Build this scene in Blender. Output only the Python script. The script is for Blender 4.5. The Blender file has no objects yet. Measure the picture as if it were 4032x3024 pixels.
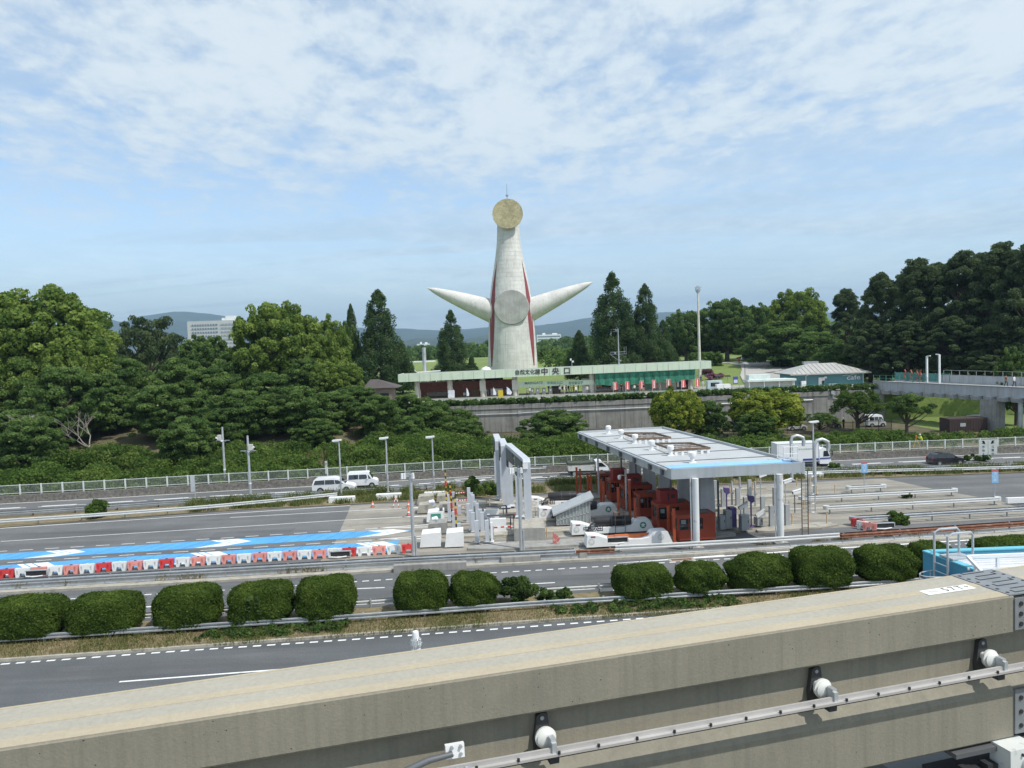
import bpy, math, random
import numpy as np
from math import radians as rad, sin, cos, tan, pi
from mathutils import Vector, Matrix, Euler

S = bpy.context.scene
COL = S.collection
# ---------------------------------------------------------------- camera
PITCH, ROLL, CAMH, FPX = rad(3.0), rad(2.0), 16.0, 3029.0
cam_d = bpy.data.cameras.new("camera")
cam = bpy.data.objects.new("camera", cam_d)
COL.objects.link(cam)
cam.matrix_world = Matrix.Translation((0, 0, CAMH)) @ Matrix.Rotation(pi/2 - PITCH, 4, 'X') @ Matrix.Rotation(-ROLL, 4, 'Z')
cam_d.sensor_width = 36.0
cam_d.lens = 36.0 * FPX / 4032.0
cam_d.clip_start = 0.2
cam_d.clip_end = 40000
S.camera = cam
# ---------------------------------------------------------------- sun, sky, exposure
SUN_EL, SUN_AZ = rad(56), math.atan2(.82, -.57)          # azimuth clockwise from +Y
sun_d = bpy.data.lights.new("sun", 'SUN')
sun_d.energy = 3.2
sun_d.angle = rad(0.6)
sun_d.color = (1.0, .955, .88)
sun = bpy.data.objects.new("sun", sun_d)
COL.objects.link(sun)
sdir = Vector((sin(SUN_AZ)*cos(SUN_EL), cos(SUN_AZ)*cos(SUN_EL), sin(SUN_EL)))
sun.rotation_euler = sdir.to_track_quat('Z', 'Y').to_euler()
sun.location = (60, -40, 90)
world = bpy.data.worlds.new("World")
S.world = world
world.use_nodes = True
S.view_settings.view_transform = 'Standard'
S.view_settings.look = 'None'
S.view_settings.exposure = 0.42
S.view_settings.gamma = 1.0


def build_world():
    nt = world.node_tree
    N, L = nt.nodes, nt.links
    N.clear()
    out = N.new('ShaderNodeOutputWorld')
    bg = N.new('ShaderNodeBackground')
    bg.inputs['Strength'].default_value = 0.15
    sky = N.new('ShaderNodeTexSky')
    sky.sky_type = 'NISHITA'
    sky.sun_disc = False
    sky.sun_elevation = SUN_EL
    sky.sun_rotation = SUN_AZ
    sky.air_density = 1.0
    sky.dust_density = 0.6
    sky.ozone_density = 1.4
    tc = N.new('ShaderNodeTexCoord')
    sep = N.new('ShaderNodeSeparateXYZ')
    L.new(tc.outputs['Generated'], sep.inputs[0])

    def m(op, a, b=None, clamp=False):
        n = N.new('ShaderNodeMath'); n.operation = op; n.use_clamp = clamp
        for i, x in enumerate((a, b)):
            if x is None: continue
            if isinstance(x, (int, float)): n.inputs[i].default_value = x
            else: L.new(x, n.inputs[i])
        return n.outputs[0]
    z = m('MAXIMUM', sep.outputs[2], 0.0)
    zz = m('ADD', z, 0.10)                                # cloud sheet seen in perspective
    cx, cy = m('DIVIDE', sep.outputs[0], zz), m('DIVIDE', sep.outputs[1], zz)
    comb = N.new('ShaderNodeCombineXYZ')
    L.new(cx, comb.inputs[0]); L.new(cy, comb.inputs[1])

    def noise(scale, detail, rough, rot, sx, sy, dist=0.0, off=0.0):
        mp = N.new('ShaderNodeMapping')
        mp.inputs['Rotation'].default_value = (0, 0, rad(rot))
        mp.inputs['Scale'].default_value = (sx, sy, 1)
        mp.inputs['Location'].default_value = (off, off*.7, off*.3)
        L.new(comb.outputs[0], mp.inputs[0])
        n = N.new('ShaderNodeTexNoise')
        n.inputs['Scale'].default_value = scale
        n.inputs['Detail'].default_value = detail
        n.inputs['Roughness'].default_value = rough
        n.inputs['Distortion'].default_value = dist
        L.new(mp.outputs[0], n.inputs['Vector'])
        return n.outputs['Fac']
    def ramp(x, a, b):
        r = N.new('ShaderNodeMapRange'); r.interpolation_type = 'SMOOTHSTEP'
        r.inputs['From Min'].default_value = a; r.inputs['From Max'].default_value = b
        L.new(x, r.inputs['Value'])
        return r.outputs[0]
    big = noise(0.75, 3, .5, 25, 1, 1.0, .3, 3.1)
    small = noise(5.0, 5, .60, 30, 1.0, .70, .25, 9.7)
    fine = noise(13.0, 4, .6, 12, 1.0, .75, .2, 1.3)
    dap = m('ADD', m('MULTIPLY', small, .66), m('MULTIPLY', fine, .34))
    alt = ramp(z, .07, .26)                               # the dappled sheet lies high up
    dens = m('ADD', m('MULTIPLY', m('SUBTRACT', big, .5), .55), m('ADD', dap, m('MULTIPLY', alt, .10)))
    dapm = m('MULTIPLY', ramp(dens, .34, .72), m('ADD', m('MULTIPLY', alt, .74), .20))
    streak = noise(1.0, 6, .55, 8, .35, 1.3, .5, 5.0)
    veil = m('MULTIPLY', ramp(streak, .34, .66), .74)
    low = m('MULTIPLY', m('SUBTRACT', 1.0, ramp(z, .0, .24)), .62)
    mask = m('MAXIMUM', m('MAXIMUM', dapm, veil), low, True)
    cc = N.new('ShaderNodeMix'); cc.data_type = 'RGBA'    # cloud body: grey-blue thin parts, white thick parts
    cc.inputs[6].default_value = (2.85, 3.5, 4.05, 1)
    cc.inputs[7].default_value = (4.05, 4.5, 4.75, 1)
    L.new(ramp(dens, .38, .76), cc.inputs[0])
    mix = N.new('ShaderNodeMix'); mix.data_type = 'RGBA'
    L.new(mask, mix.inputs[0])
    L.new(sky.outputs[0], mix.inputs[6])
    L.new(cc.outputs[2], mix.inputs[7])
    L.new(mix.outputs[2], bg.inputs['Color'])
    L.new(bg.outputs[0], out.inputs['Surface'])


build_world()

# ---------------------------------------------------------------- placing: a pixel of a photo crop -> a point of the place
CROP = dict(A=(0, 0, 4032/2212), C1=(0, 1050, .4069), C2=(800, 1050, .4069), C3=(1550, 650, .5725), C4=(1500, 1350, .4069),
            C5=(2300, 1000, .4219), C6=(3100, 900, .4822), D1=(0, 1600, .452), D2=(800, 1600, .452), D3=(1600, 1650, .3917),
            D4=(2200, 1650, .3917), D5=(2800, 1600, .3917), D6=(3400, 1600, .3918), E1=(0, 2200, .6329), E2=(1300, 2100, .6329),
            E3=(2600, 2050, .6474))


def ray(c, px, py):
    a, b, s = CROP[c]
    x = (a + px*s - 2016)/FPX
    y = -(b + py*s - 1512)/FPX
    x, y = x*cos(ROLL) + y*sin(ROLL), -x*sin(ROLL) + y*cos(ROLL)
    t = pi/2 - PITCH
    return Vector((x, y*cos(t) + sin(t), y*sin(t) - cos(t)))


def G(c, px, py, z=0.0):                                   # where that sight line meets height z
    d = ray(c, px, py)
    t = (z - CAMH)/d.z
    return Vector((d.x*t, d.y*t, z))


def GY(c, px, py, Y):                                      # where it meets distance Y
    d = ray(c, px, py)
    t = Y/d.y
    return Vector((d.x*t, Y, CAMH + d.z*t))


ORD = ['first', 'second', 'third', 'fourth', 'fifth', 'sixth', 'seventh', 'eighth', 'ninth', 'tenth', 'eleventh', 'twelfth',
       'thirteenth', 'fourteenth', 'fifteenth', 'sixteenth', 'seventeenth', 'eighteenth', 'nineteenth', 'twentieth']
ORD += ['twenty-' + o for o in ORD[:9]] + ['thirtieth'] + ['thirty-' + o for o in ORD[:9]] + ['fortieth']

# ---------------------------------------------------------------- materials
MATS = {}


def mat(name, col, rough=.6, metal=0.0, var=.12, vs=1.2, streak=0.0, scol=None, lane=0.0, ss=2.6, bump=0.0, bs=20.0, spec=.5, fine=0.0, fs=30.0,
        space='world', spots=0.0, sps=4.0, spcol=None):
    if name in MATS: return MATS[name]
    M = bpy.data.materials.new(name)
    M.use_nodes = True
    nt = M.node_tree; N, L = nt.nodes, nt.links
    b = N['Principled BSDF']
    b.inputs['Roughness'].default_value = rough
    b.inputs['Metallic'].default_value = metal
    b.inputs['Specular IOR Level'].default_value = spec
    if space == 'world':
        g = N.new('ShaderNodeNewGeometry'); vec = g.outputs['Position']
    else:
        g = N.new('ShaderNodeTexCoord'); vec = g.outputs['Object']

    def noise(scale, detail=4, sc=(1, 1, 1)):
        mp = N.new('ShaderNodeMapping'); mp.inputs['Scale'].default_value = sc
        L.new(vec, mp.inputs[0])
        n = N.new('ShaderNodeTexNoise'); n.inputs['Scale'].default_value = scale; n.inputs['Detail'].default_value = detail
        n.inputs['Roughness'].default_value = .6
        L.new(mp.outputs[0], n.inputs['Vector'])
        return n.outputs['Fac']

    def rng(x, a, b_, c, d):
        r = N.new('ShaderNodeMapRange')
        for k, v_ in zip(('From Min', 'From Max', 'To Min', 'To Max'), (a, b_, c, d)): r.inputs[k].default_value = v_
        L.new(x, r.inputs['Value'])
        return r.outputs[0]

    def mixc(f, a, b_):
        x = N.new('ShaderNodeMix'); x.data_type = 'RGBA'
        L.new(f, x.inputs[0])
        for i, c in ((6, a), (7, b_)):
            if isinstance(c, tuple): x.inputs[i].default_value = (*c, 1)
            else: L.new(c, x.inputs[i])
        return x.outputs[2]
    lo = tuple(c*(1 - var) for c in col); hi = tuple(min(1, c*(1 + var)) for c in col)
    c = mixc(rng(noise(vs), .3, .7, 0, 1), lo, hi)
    if fine:
        c2 = mixc(rng(noise(fs, 2), .3, .7, 0, 1), tuple(x*(1 - fine) for x in (1, 1, 1)), tuple(x*(1 + fine) for x in (1, 1, 1)))
        x = N.new('ShaderNodeMix'); x.data_type = 'RGBA'; x.blend_type = 'MULTIPLY'; x.inputs[0].default_value = 1
        L.new(c, x.inputs[6]); L.new(c2, x.inputs[7]); c = x.outputs[2]
    if streak:
        c = mixc(rng(noise(1.0, 5, (ss, ss, ss*.046)), .47, .75, 0, streak), c, scol or tuple(x*.35 for x in col))
    if lane:
        c = mixc(rng(noise(1.0, 5, (.035, .75, 1)), .45, .70, 0, lane), c, tuple(x*.45 for x in col))
    if spots:
        c = mixc(rng(noise(sps, 6), .58, .66, 0, spots), c, spcol or (.12, .05, .025))
    L.new(c, b.inputs['Base Color'])
    if bump:
        bp = N.new('ShaderNodeBump'); bp.inputs['Strength'].default_value = bump; bp.inputs['Distance'].default_value = .02
        L.new(noise(bs, 5), bp.inputs['Height']); L.new(bp.outputs[0], b.inputs['Normal'])
    MATS[name] = M
    return M


def leafmat(name, dark, mid, light):
    """leaf colours picked by a per-leaf 'tint' attribute (old leaves .. fresh growth)"""
    if name in MATS: return MATS[name]
    M = bpy.data.materials.new(name); M.use_nodes = True
    nt = M.node_tree; N, L = nt.nodes, nt.links
    b = N['Principled BSDF']
    b.inputs['Roughness'].default_value = .7
    b.inputs['Specular IOR Level'].default_value = .12
    at = N.new('ShaderNodeAttribute'); at.attribute_name = 'tint'
    rp = N.new('ShaderNodeValToRGB')
    e = rp.color_ramp.elements
    e[0].color = (*dark, 1); e[1].color = (*light, 1)
    k = e.new(.5); k.color = (*mid, 1)
    L.new(at.outputs['Fac'], rp.inputs[0]); L.new(rp.outputs[0], b.inputs['Base Color'])
    tr = N.new('ShaderNodeBsdfTranslucent'); L.new(rp.outputs[0], tr.inputs['Color'])
    mx = N.new('ShaderNodeMixShader'); mx.inputs[0].default_value = .48
    L.new(b.outputs[0], mx.inputs[1]); L.new(tr.outputs[0], mx.inputs[2])
    L.new(mx.outputs[0], N['Material Output'].inputs['Surface'])
    MATS[name] = M
    return M


def glassmat(name, col=(.02, .025, .03), rough=.06):
    return mat(name, col, rough, 0, var=.15, spec=.9)


# ---------------------------------------------------------------- objects
def tag(o, label=None, cat=None, group=None, kind=None):
    if label: o['label'] = label
    if cat: o['category'] = cat
    if group: o['group'] = group
    if kind: o['kind'] = kind
    return o


def thing(name, label, cat, loc=(0, 0, 0), rz=0.0, group=None):
    o = bpy.data.objects.new(name, None)
    COL.objects.link(o)
    o.empty_display_size = .3
    o.location = loc; o.rotation_euler = (0, 0, rz)
    return tag(o, label, cat, group)


def dup(root, loc, rz=None, label=None, scale=None):
    r = root.copy(); COL.objects.link(r); r.location = loc
    if rz is not None: r.rotation_euler = (0, 0, rz)
    if scale is not None: r.scale = scale
    if label: r['label'] = label
    for ch in list(root.children):
        c = ch.copy(); COL.objects.link(c); c.parent = r
        for g in list(ch.children):
            d = g.copy(); COL.objects.link(d); d.parent = c
    return r


class MB:
    """collects faces and links them as ONE mesh object"""
    def __init__(s):
        s.v, s.f, s.m = [], [], []

    def add(s, vs, fs, mi=0):
        o = len(s.v)
        s.v += [tuple(x) for x in vs]
        for f in fs:
            s.f.append(tuple(i + o for i in f)); s.m.append(mi)
        return s

    def box(s, c, d, rz=0.0, mi=0, top=(1, 1), rot=None):
        x, y, z = d[0]/2, d[1]/2, d[2]/2
        vs = [Vector((sx*x*(top[0] if k else 1), sy*y*(top[1] if k else 1), z if k else -z)) for k in (0, 1) for sx, sy in ((-1, -1), (1, -1), (1, 1), (-1, 1))]
        R = rot if rot is not None else Matrix.Rotation(rz, 3, 'Z')
        vs = [R @ v + Vector(c) for v in vs]
        return s.add(vs, [(3, 2, 1, 0), (4, 5, 6, 7), (0, 1, 5, 4), (1, 2, 6, 5), (2, 3, 7, 6), (3, 0, 4, 7)], mi)

    def box0(s, c, d, rz=0.0, mi=0, top=(1, 1)):             # standing on its base centre
        return s.box((c[0], c[1], c[2] + d[2]/2), d, rz, mi, top)

    def tube(s, pts, r, n=8, mi=0, cap=True):
        pts = [Vector(p) for p in pts]
        rs = r if isinstance(r, (list, tuple)) else [r]*len(pts)
        vs, fs = [], []
        up = None
        for i, p in enumerate(pts):
            t = (pts[min(i+1, len(pts)-1)] - pts[max(i-1, 0)]).normalized()
            if up is None:
                up = Vector((0, 0, 1)) if abs(t.z) < .9 else Vector((1, 0, 0))
            a = t.cross(up).normalized(); b = a.cross(t); up = b
            for k in range(n):
                w = 2*pi*k/n
                vs.append(p + (a*cos(w) + b*sin(w))*rs[i])
        for i in range(len(pts)-1):
            for k in range(n):
                k2 = (k+1) % n
                fs.append((i*n+k, i*n+k2, (i+1)*n+k2, (i+1)*n+k))
        if cap:
            fs.append(tuple(range(n))[::-1]); fs.append(tuple(range((len(pts)-1)*n, len(pts)*n)))
        return s.add(vs, fs, mi)

    def bar(s, p0, p1, w, h=None, mi=0):                     # square bar between two points
        p0, p1 = Vector(p0), Vector(p1); h = h or w
        t = (p1 - p0).normalized()
        up = Vector((0, 0, 1)) if abs(t.z) < .95 else Vector((0, 1, 0))
        a = t.cross(up).normalized()*w/2; b = a.cross(t).normalized()*h/2
        vs = [p + i*a + j*b for p in (p0, p1) for i, j in ((-1, -1), (1, -1), (1, 1), (-1, 1))]
        return s.add(vs, [(3, 2, 1, 0), (4, 5, 6, 7), (0, 1, 5, 4), (1, 2, 6, 5), (2, 3, 7, 6), (3, 0, 4, 7)], mi)

    def prism(s, poly, vec, mi=0):                           # polygon swept along vec
        n = len(poly); vec = Vector(vec)
        vs = [Vector(p) for p in poly] + [Vector(p) + vec for p in poly]
        fs = [tuple(range(n))[::-1], tuple(range(n, 2*n))] + [(i, (i+1) % n, (i+1) % n + n, i + n) for i in range(n)]
        return s.add(vs, fs, mi)

    def lathe(s, prof, c=(0, 0, 0), n=16, mi=0):             # (radius, z)
        return s.tube([(c[0], c[1], c[2] + z) for r, z in prof], [max(r, .0005) for r, z in prof], n, mi)

    def sweep(s, prof, pts, mi=0, close=False):              # profile (offset to the left, up) along a level path
        pts = [Vector(p) for p in pts]; k = len(prof); vs = []; fs = []
        for i, p in enumerate(pts):
            t = (pts[min(i+1, len(pts)-1)] - pts[max(i-1, 0)]); t.z = 0; t.normalize()
            nrm = Vector((-t.y, t.x, 0))
            vs += [p + nrm*a + Vector((0, 0, b)) for a, b in prof]
        kk = k if close else k-1
        for i in range(len(pts)-1):
            for j in range(kk):
                j2 = (j+1) % k
                fs.append((i*k+j, i*k+j2, (i+1)*k+j2, (i+1)*k+j))
        if close:
            fs.append(tuple(range(k))); fs.append(tuple(range((len(pts)-1)*k, len(pts)*k))[::-1])
        return s.add(vs, fs, mi)

    def strip(s, a, b, mi=0):
        n = len(a)
        return s.add(list(a) + list(b), [(i, i+1, n+i+1, n+i) for i in range(n-1)], mi)

    def build(s, name, mats, parent=None, smooth=True, ang=38, recalc=True):
        me = bpy.data.meshes.new(name)
        me.from_pydata(s.v, [], s.f)
        if not isinstance(mats, (list, tuple)): mats = [mats]
        for m_ in mats: me.materials.append(m_)
        me.polygons.foreach_set('material_index', s.m)
        if recalc:
            import bmesh
            bm = bmesh.new(); bm.from_mesh(me); bmesh.ops.recalc_face_normals(bm, faces=bm.faces); bm.to_mesh(me); bm.free()
        if smooth:
            me.polygons.foreach_set('use_smooth', [True]*len(me.polygons))
            me.set_sharp_from_angle(angle=rad(ang))
        o = bpy.data.objects.new(name, me)
        COL.objects.link(o)
        if parent: o.parent = parent
        return o


def rawmesh(name, V, Fq, m, tint=None, parent=None, smooth=False):
    """numpy quads -> one mesh object, optional per-face tint"""
    me = bpy.data.meshes.new(name)
    nv, nf = len(V), len(Fq)
    me.vertices.add(nv); me.vertices.foreach_set('co', np.asarray(V, np.float32).ravel())
    me.loops.add(nf*4); me.loops.foreach_set('vertex_index', np.asarray(Fq, np.int32).ravel())
    me.polygons.add(nf); me.polygons.foreach_set('loop_start', np.arange(nf, dtype=np.int32)*4)
    me.update(calc_edges=True)
    me.materials.append(m)
    if tint is not None:
        a = me.attributes.new('tint', 'FLOAT', 'FACE'); a.data.foreach_set('value', np.asarray(tint, np.float32))
    o = bpy.data.objects.new(name, me)
    COL.objects.link(o)
    if parent: o.parent = parent
    return o


def text(name, s, size, m, loc, rx=pi/2, rz=0.0, parent=None, depth=.01, align='CENTER', mtx=None, sx=1.0, bold=0.0):
    cu = bpy.data.curves.new(name, 'FONT')
    cu.body = s; cu.size = size; cu.align_x = align; cu.align_y = 'CENTER'; cu.extrude = depth; cu.offset = bold
    cu.resolution_u = 3
    o = bpy.data.objects.new(name, cu); COL.objects.link(o)
    dg = bpy.context.evaluated_depsgraph_get()
    me = bpy.data.meshes.new_from_object(o.evaluated_get(dg))
    bpy.data.objects.remove(o)
    me.materials.clear(); me.materials.append(m)
    o = bpy.data.objects.new(name, me); COL.objects.link(o)
    if parent: o.parent = parent
    if mtx is not None: o.matrix_local = mtx
    else:
        o.location = loc; o.rotation_euler = (rx, 0, rz); o.scale = (sx, 1, 1)
    return o


def poly_y(pts):
    xs = [p[0] for p in pts]; ys = [p[1] for p in pts]

    def f(x):
        if x < xs[0]: return ys[0] + (x - xs[0])*(ys[1] - ys[0])/(xs[1] - xs[0])
        if x > xs[-1]: return ys[-1] + (x - xs[-1])*(ys[-1] - ys[-2])/(xs[-1] - xs[-2])
        return float(np.interp(x, xs, ys))
    return f


def xs_(a, b, st):
    n = max(1, int(round((b - a)/st)))
    return [a + (b - a)*i/n for i in range(n+1)]


def line3(f, a, b, st=4.0, z=0.0, off=0.0):
    return [(x, f(x) + off, z) for x in xs_(a, b, st)]
# ================================================================ THE SETTING
asph_new = mat('asphalt dark', (.102, .109, .113), .85, lane=.55, var=.12, vs=.35, fine=.25, fs=14, bump=.25, bs=60)
asph_old = mat('asphalt worn', (.135, .138, .140), .88, lane=.62, var=.14, vs=.25, fine=.22, fs=10, bump=.25, bs=60, streak=.0, spots=.35, sps=.8, spcol=(.10, .10, .10))
asph_mid = mat('asphalt grey', (.115, .119, .122), .87, lane=.62, var=.12, vs=.3, fine=.24, fs=12, bump=.25, bs=60)
conc_slab = mat('concrete slab', (.285, .265, .225), .85, lane=.7, var=.16, vs=.5, fine=.12, fs=8, bump=.2, spots=.5, sps=.7, spcol=(.20, .185, .16))
conc_kerb = mat('concrete kerb', (.36, .34, .29), .85, var=.2, vs=1.5, fine=.15, bump=.3, spots=.6, sps=1.6, spcol=(.16, .14, .105))
conc_wall = mat('concrete wall', (.25, .245, .225), .88, var=.22, vs=.5, streak=.85, scol=(.085, .085, .082), fine=.1, bump=.2)
conc_grey = mat('concrete grey', (.30, .295, .275), .85, var=.16, vs=1.5, streak=.5, fine=.12, bump=.25)
paint_w = mat('white road paint', (.74, .74, .72), .7, var=.08, vs=2, fine=.12, fs=9, spots=.45, sps=2.5, spcol=(.42, .42, .41))
paint_b = mat('blue road paint', (.085, .33, .62), .75, var=.12, vs=.6, fine=.12, fs=7, spots=.35, sps=1.5, spcol=(.06, .22, .42))
soil = mat('dry verge', (.19, .155, .085), .95, var=.3, vs=2.0, fine=.3, fs=18, spots=.7, sps=1.1, spcol=(.07, .095, .03), bump=.5)
grass_m = mat('park grass', (.145, .20, .045), .95, var=.2, vs=.05, fine=.2, fs=2.5, spots=.5, sps=.03, spcol=(.20, .21, .07))
bank_m = mat('bank ground', (.10, .088, .045), .95, var=.35, vs=.4, fine=.35, fs=6, spots=.8, sps=.3, spcol=(.17, .12, .07), bump=.6)

fE = poly_y([(-58, 85.9), (-45.9, 87.3), (-33.6, 89.2), (-24.7, 90.1), (-15.4, 91.7), (-6, 93.1), (10, 94), (40.7, 95.4), (50.5, 96.0), (64, 96.3), (110, 96.6)])
fW = poly_y([(-50, 73.4), (-29.3, 77.7), (-16.9, 78.6), (-11, 79.4), (32, 83.2), (45, 83.2), (70, 83.4), (110, 84)])
fBack = poly_y([(-70, 75.6), (-47.3, 79), (-35.6, 81.2), (-18, 84), (-8, 85.8), (20, 87.2), (41, 86.3), (54, 85.8), (110, 86)])
fFront = poly_y([(-70, 71.2), (-43.7, 75), (-32.1, 77.3), (-25, 79.6), (-18.9, 82.0)])
fNG = poly_y([(-35, 53.2), (-26, 54), (-18, 54.6), (-10, 55.3), (-6, 55.6), (10.4, 56.3), (18.6, 56.9), (25, 57.6), (35, 58.8), (45, 60)])
fNK = poly_y([(-35.7, 52.1), (-20.4, 53.2), (-8, 54.3), (2.7, 55.0), (14, 55.6), (21.7, 56.4), (35, 57.6), (45, 58.7)])
fB = poly_y([(-29.3, 42.5), (-22.8, 43.1), (-9.9, 44.1), (.7, 45.3), (9.5, 45.9), (16.6, 46.4), (21.3, 46.8)])
fK0 = poly_y([(-28, 40.4), (-19.7, 41.2), (-9.3, 42.3), (-.3, 43.3), (9.4, 44.2), (20, 45.2)])
WALLY = 133.0


def sstep(a, b, x):
    t = min(1, max(0, (x - a)/(b - a)))
    return t*t*(3 - 2*t)


def hground(x, y):
    if y < 96.2: return -.03
    left = 1 - sstep(-32, -6, x)
    h = -.03 + .75*sstep(97.0, 99.5, y) + left*3.0*sstep(99, 121, y)
    if y > WALLY - .5 or x < -16:
        top = 5.45 + .35*sstep(0, 60, x)
        if y > WALLY + .6: h = top
        elif x < -16: h = h + (top - h)*sstep(121, 133, y)
    if y > 160 and x > 40: h += sstep(160, 215, y)*sstep(40, 52, x)*2.6     # the path climbs to the right
    if y > 300: h += 3.5*sstep(300, 420, y)*math.exp(-((x + 20)/60)**2)*(1 - sstep(430, 560, y))
    return h


def setting():
    # ---- ground: one sheet to the horizon
    xs = [-13000, -7000, -3000, -1000, -400, -220] + xs_(-160, 200, 4) + [260, 420, 1000, 3000, 7000, 13000]
    ys = [-400, -60, 0, 60, 90, 96.2, 97, 98, 99.5] + xs_(101, 131, 3) + [WALLY - .6, WALLY + .2, WALLY + .7] + xs_(136, 230, 6) + xs_(245, 600, 15) + [800, 1200, 2500, 5000, 8000, 14000]
    V = [(x, y, hground(x, y)) for y in ys for x in xs]
    n = len(xs)
    m = MB(); m.v = V
    for j in range(len(ys)-1):
        for i in range(n-1):
            m.f.append((j*n+i, j*n+i+1, (j+1)*n+i+1, (j+1)*n+i)); m.m.append(0 if ys[j] < WALLY + .5 and not (xs[i] > 60 and ys[j] > 112) else 1)
    tag(m.build('ground', [bank_m, grass_m], ang=60), kind='structure')
    # ---- carriageways
    a, b = -120, 130

    def sheet(name, f0, f1, z, mt, x0=a, x1=b, o0=0, o1=0, st=4):
        m = MB().strip(line3(f0, x0, x1, st, z, o0), line3(f1, x0, x1, st, z, o1))
        return tag(m.build(name, mt, recalc=False), kind='structure')
    sheet('service_road', lambda x: 2 + .1*x, fK0, .0, asph_new)
    sheet('ramp_road', fB, fNK, .0, asph_mid, o0=2.0)
    sheet('toll_plaza', fNG, fW, .0, asph_old, o0=-.4, o1=.3)
    sheet('highway', fBack, fE, .0, asph_old, o0=-.5, o1=.7)
    # concrete apron of the toll plaza
    L0 = [(-15.0, fNG(-15) + .9), (-15.1, 62.5), (-15.8, 68.4), (-16.5, 74.6), (-17, 78.15)]
    R0 = [(46, fNG(46) + .9), (44.3, 67.9), (44.5, 70), (41.8, 76.3), (40, 82.7)]
    m = MB()
    for i in range(4):
        m.strip([(x, y, .004) for x, y in [(L0[i][0] + (R0[i][0] - L0[i][0])*t/12, L0[i][1] + (R0[i][1] - L0[i][1])*t/12) for t in range(13)]],
                [(x, y, .004) for x, y in [(L0[i+1][0] + (R0[i+1][0] - L0[i+1][0])*t/12, L0[i+1][1] + (R0[i+1][1] - L0[i+1][1])*t/12) for t in range(13)]])
    tag(m.build('concrete_apron', conc_slab, recalc=False), kind='structure')
    # dark worn wheel lane on the apron by the canopy (asphalt lanes run on to the right)
    m = MB().strip([(15, 58.6, .008), (24, 59.6, .008), (34, 60.6, .008), (60, 62.6, .008)], [(16.5, 61.6, .008), (23, 62.2, .008), (34, 62.8, .008), (60, 65.4, .008)])
    tag(m.build('lane_patch', asph_old, recalc=False), kind='structure')
    # ---- verges and kerbs
    m = MB().sweep([(0, -.02), (0, .15), (-.18, .15), (-.18, -.02)], line3(fK0, a, b, 2, 0), close=True)
    tag(m.build('kerb', conc_kerb), kind='structure')
    sheet('verge', fK0, fB, .11, soil, o0=0.0, o1=2.4, st=1.5)
    m = MB().sweep([(0, -.02), (0, .17), (-.25, .17), (-.25, -.02)], line3(fNK, a, b, 2, 0, .25), close=True)
    m.sweep([(-.0, -.02), (-.0, .13), (-.55, .13), (-.55, -.02)], line3(fNK, a, b, 2, 0, .82), close=True)
    tag(m.build('kerb', conc_kerb), kind='structure')
    sheet('verge', fNK, fNG, .09, soil, o0=.1, o1=.45, st=2)
    sheet('verge', fW, fBack, .05, soil, o0=.0, o1=.6, st=2)
    # ---- resurfaced patches
    for f, x0, x1, o0, o1, mt in ((fNG, -46, -30, 15.5, 18.4, asph_mid), (fNG, -27, -20, 12.0, 14.5, asph_mid), (fNG, 52, 66, 10, 13.5, asph_mid), (fE, -40, -22, -2.6, -.5, asph_mid), (fE, 8, 19, -5.4, -3.2, asph_mid), (fNK, -31, -22, -3.4, -1.3, asph_old), (fNK, 3, 17, -3.0, -1.0, asph_old), (fK0, -24, -11, -3.4, -1.5, asph_mid)):
        m = MB().strip(line3(f, x0, x1, 2, .004, o0), line3(f, x0, x1, 2, .004, o1)); tag(m.build('asphalt_patch', mt, recalc=False), kind='structure')
    # ---- painted markings
    mk = MB(); Z = .009

    def band(f, x0, x1, w, off=0.0, z=Z, st=3.0):
        mk.strip(line3(f, x0, x1, st, z, off - w/2), line3(f, x0, x1, st, z, off + w/2))

    def dashes(f, x0, x1, on, gap, w, off=0.0):
        x = x0
        while x < x1:
            band(f, x, x + on, w, off); x += on + gap
    band(fE, a, b, .22, -.1)
    dashes(fE, -110, 120, 3.6, 2.2, .28, -2.95)
    dashes(fE, -108, 120, 5.0, 1.2, .16, -3.3)
    dashes(fE, -110, -10, 2.8, 1.1, .2, -5.7)
    dashes(fE, -12, 30, 2.0, .8, .3, -5.0)
    rr = random.Random(5)
    for i in range(26):                                    # slow-down bars through the merging stretch
        x = -9 + rr.random()*30; o = -1.4 - rr.choice((0, 1, 2, 3, 4))*1.0
        band(fE, x, x + rr.uniform(.8, 2.4), .28, o)
    wl1 = poly_y([(-49.6, 73.1), (-39.4, 74.6), (-28.8, 76.3), (-17, 78.1), (-12, 78.7)])
    band(wl1, -110, -17.0, .16, .05)
    wl2 = poly_y([(-45.8, 67.8), (-26.6, 70.2), (-16, 71.6), (-10.8, 71.96)])
    band(wl2, -46, -10.8, .13)
    wl3 = poly_y([(-28.5, 74.4), (-16, 75.6), (-10, 75.9)])
    band(wl3, -28, -10, .13)
    d1 = poly_y([(-42.2, 64.35), (-38, 64.78), (-26, 66.1), (-15, 67.5)])
    dashes(d1, -42.17 - 2.05*30, -12, 1.1, .95, .12)
    d2 = poly_y([(-40, 60.55), (-37, 60.95), (-15, 63.3)])
    dashes(d2, -40.03 - 2.05*30, -11, 1.15, .95, .12)
    # white noses painted before the islands
    for tip, e0, e1 in (((-12.4, 67.9), (-7.5, 68.6), (-7.5, 67.6)), ((-11.9, 63.8), (-6.5, 64.6), (-6.5, 63.4)), ((-11.4, 75.9), (-7, 76.5), (-7, 75.6)), ((-10.8, 72), (-6, 72.6), (-6, 71.7))):
        for e in (e0, e1):
            mk.strip([(tip[0], tip[1] - .09, Z), (e[0], e[1] - .09, Z)], [(tip[0], tip[1] + .09, Z), (e[0], e[1] + .09, Z)])
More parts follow.
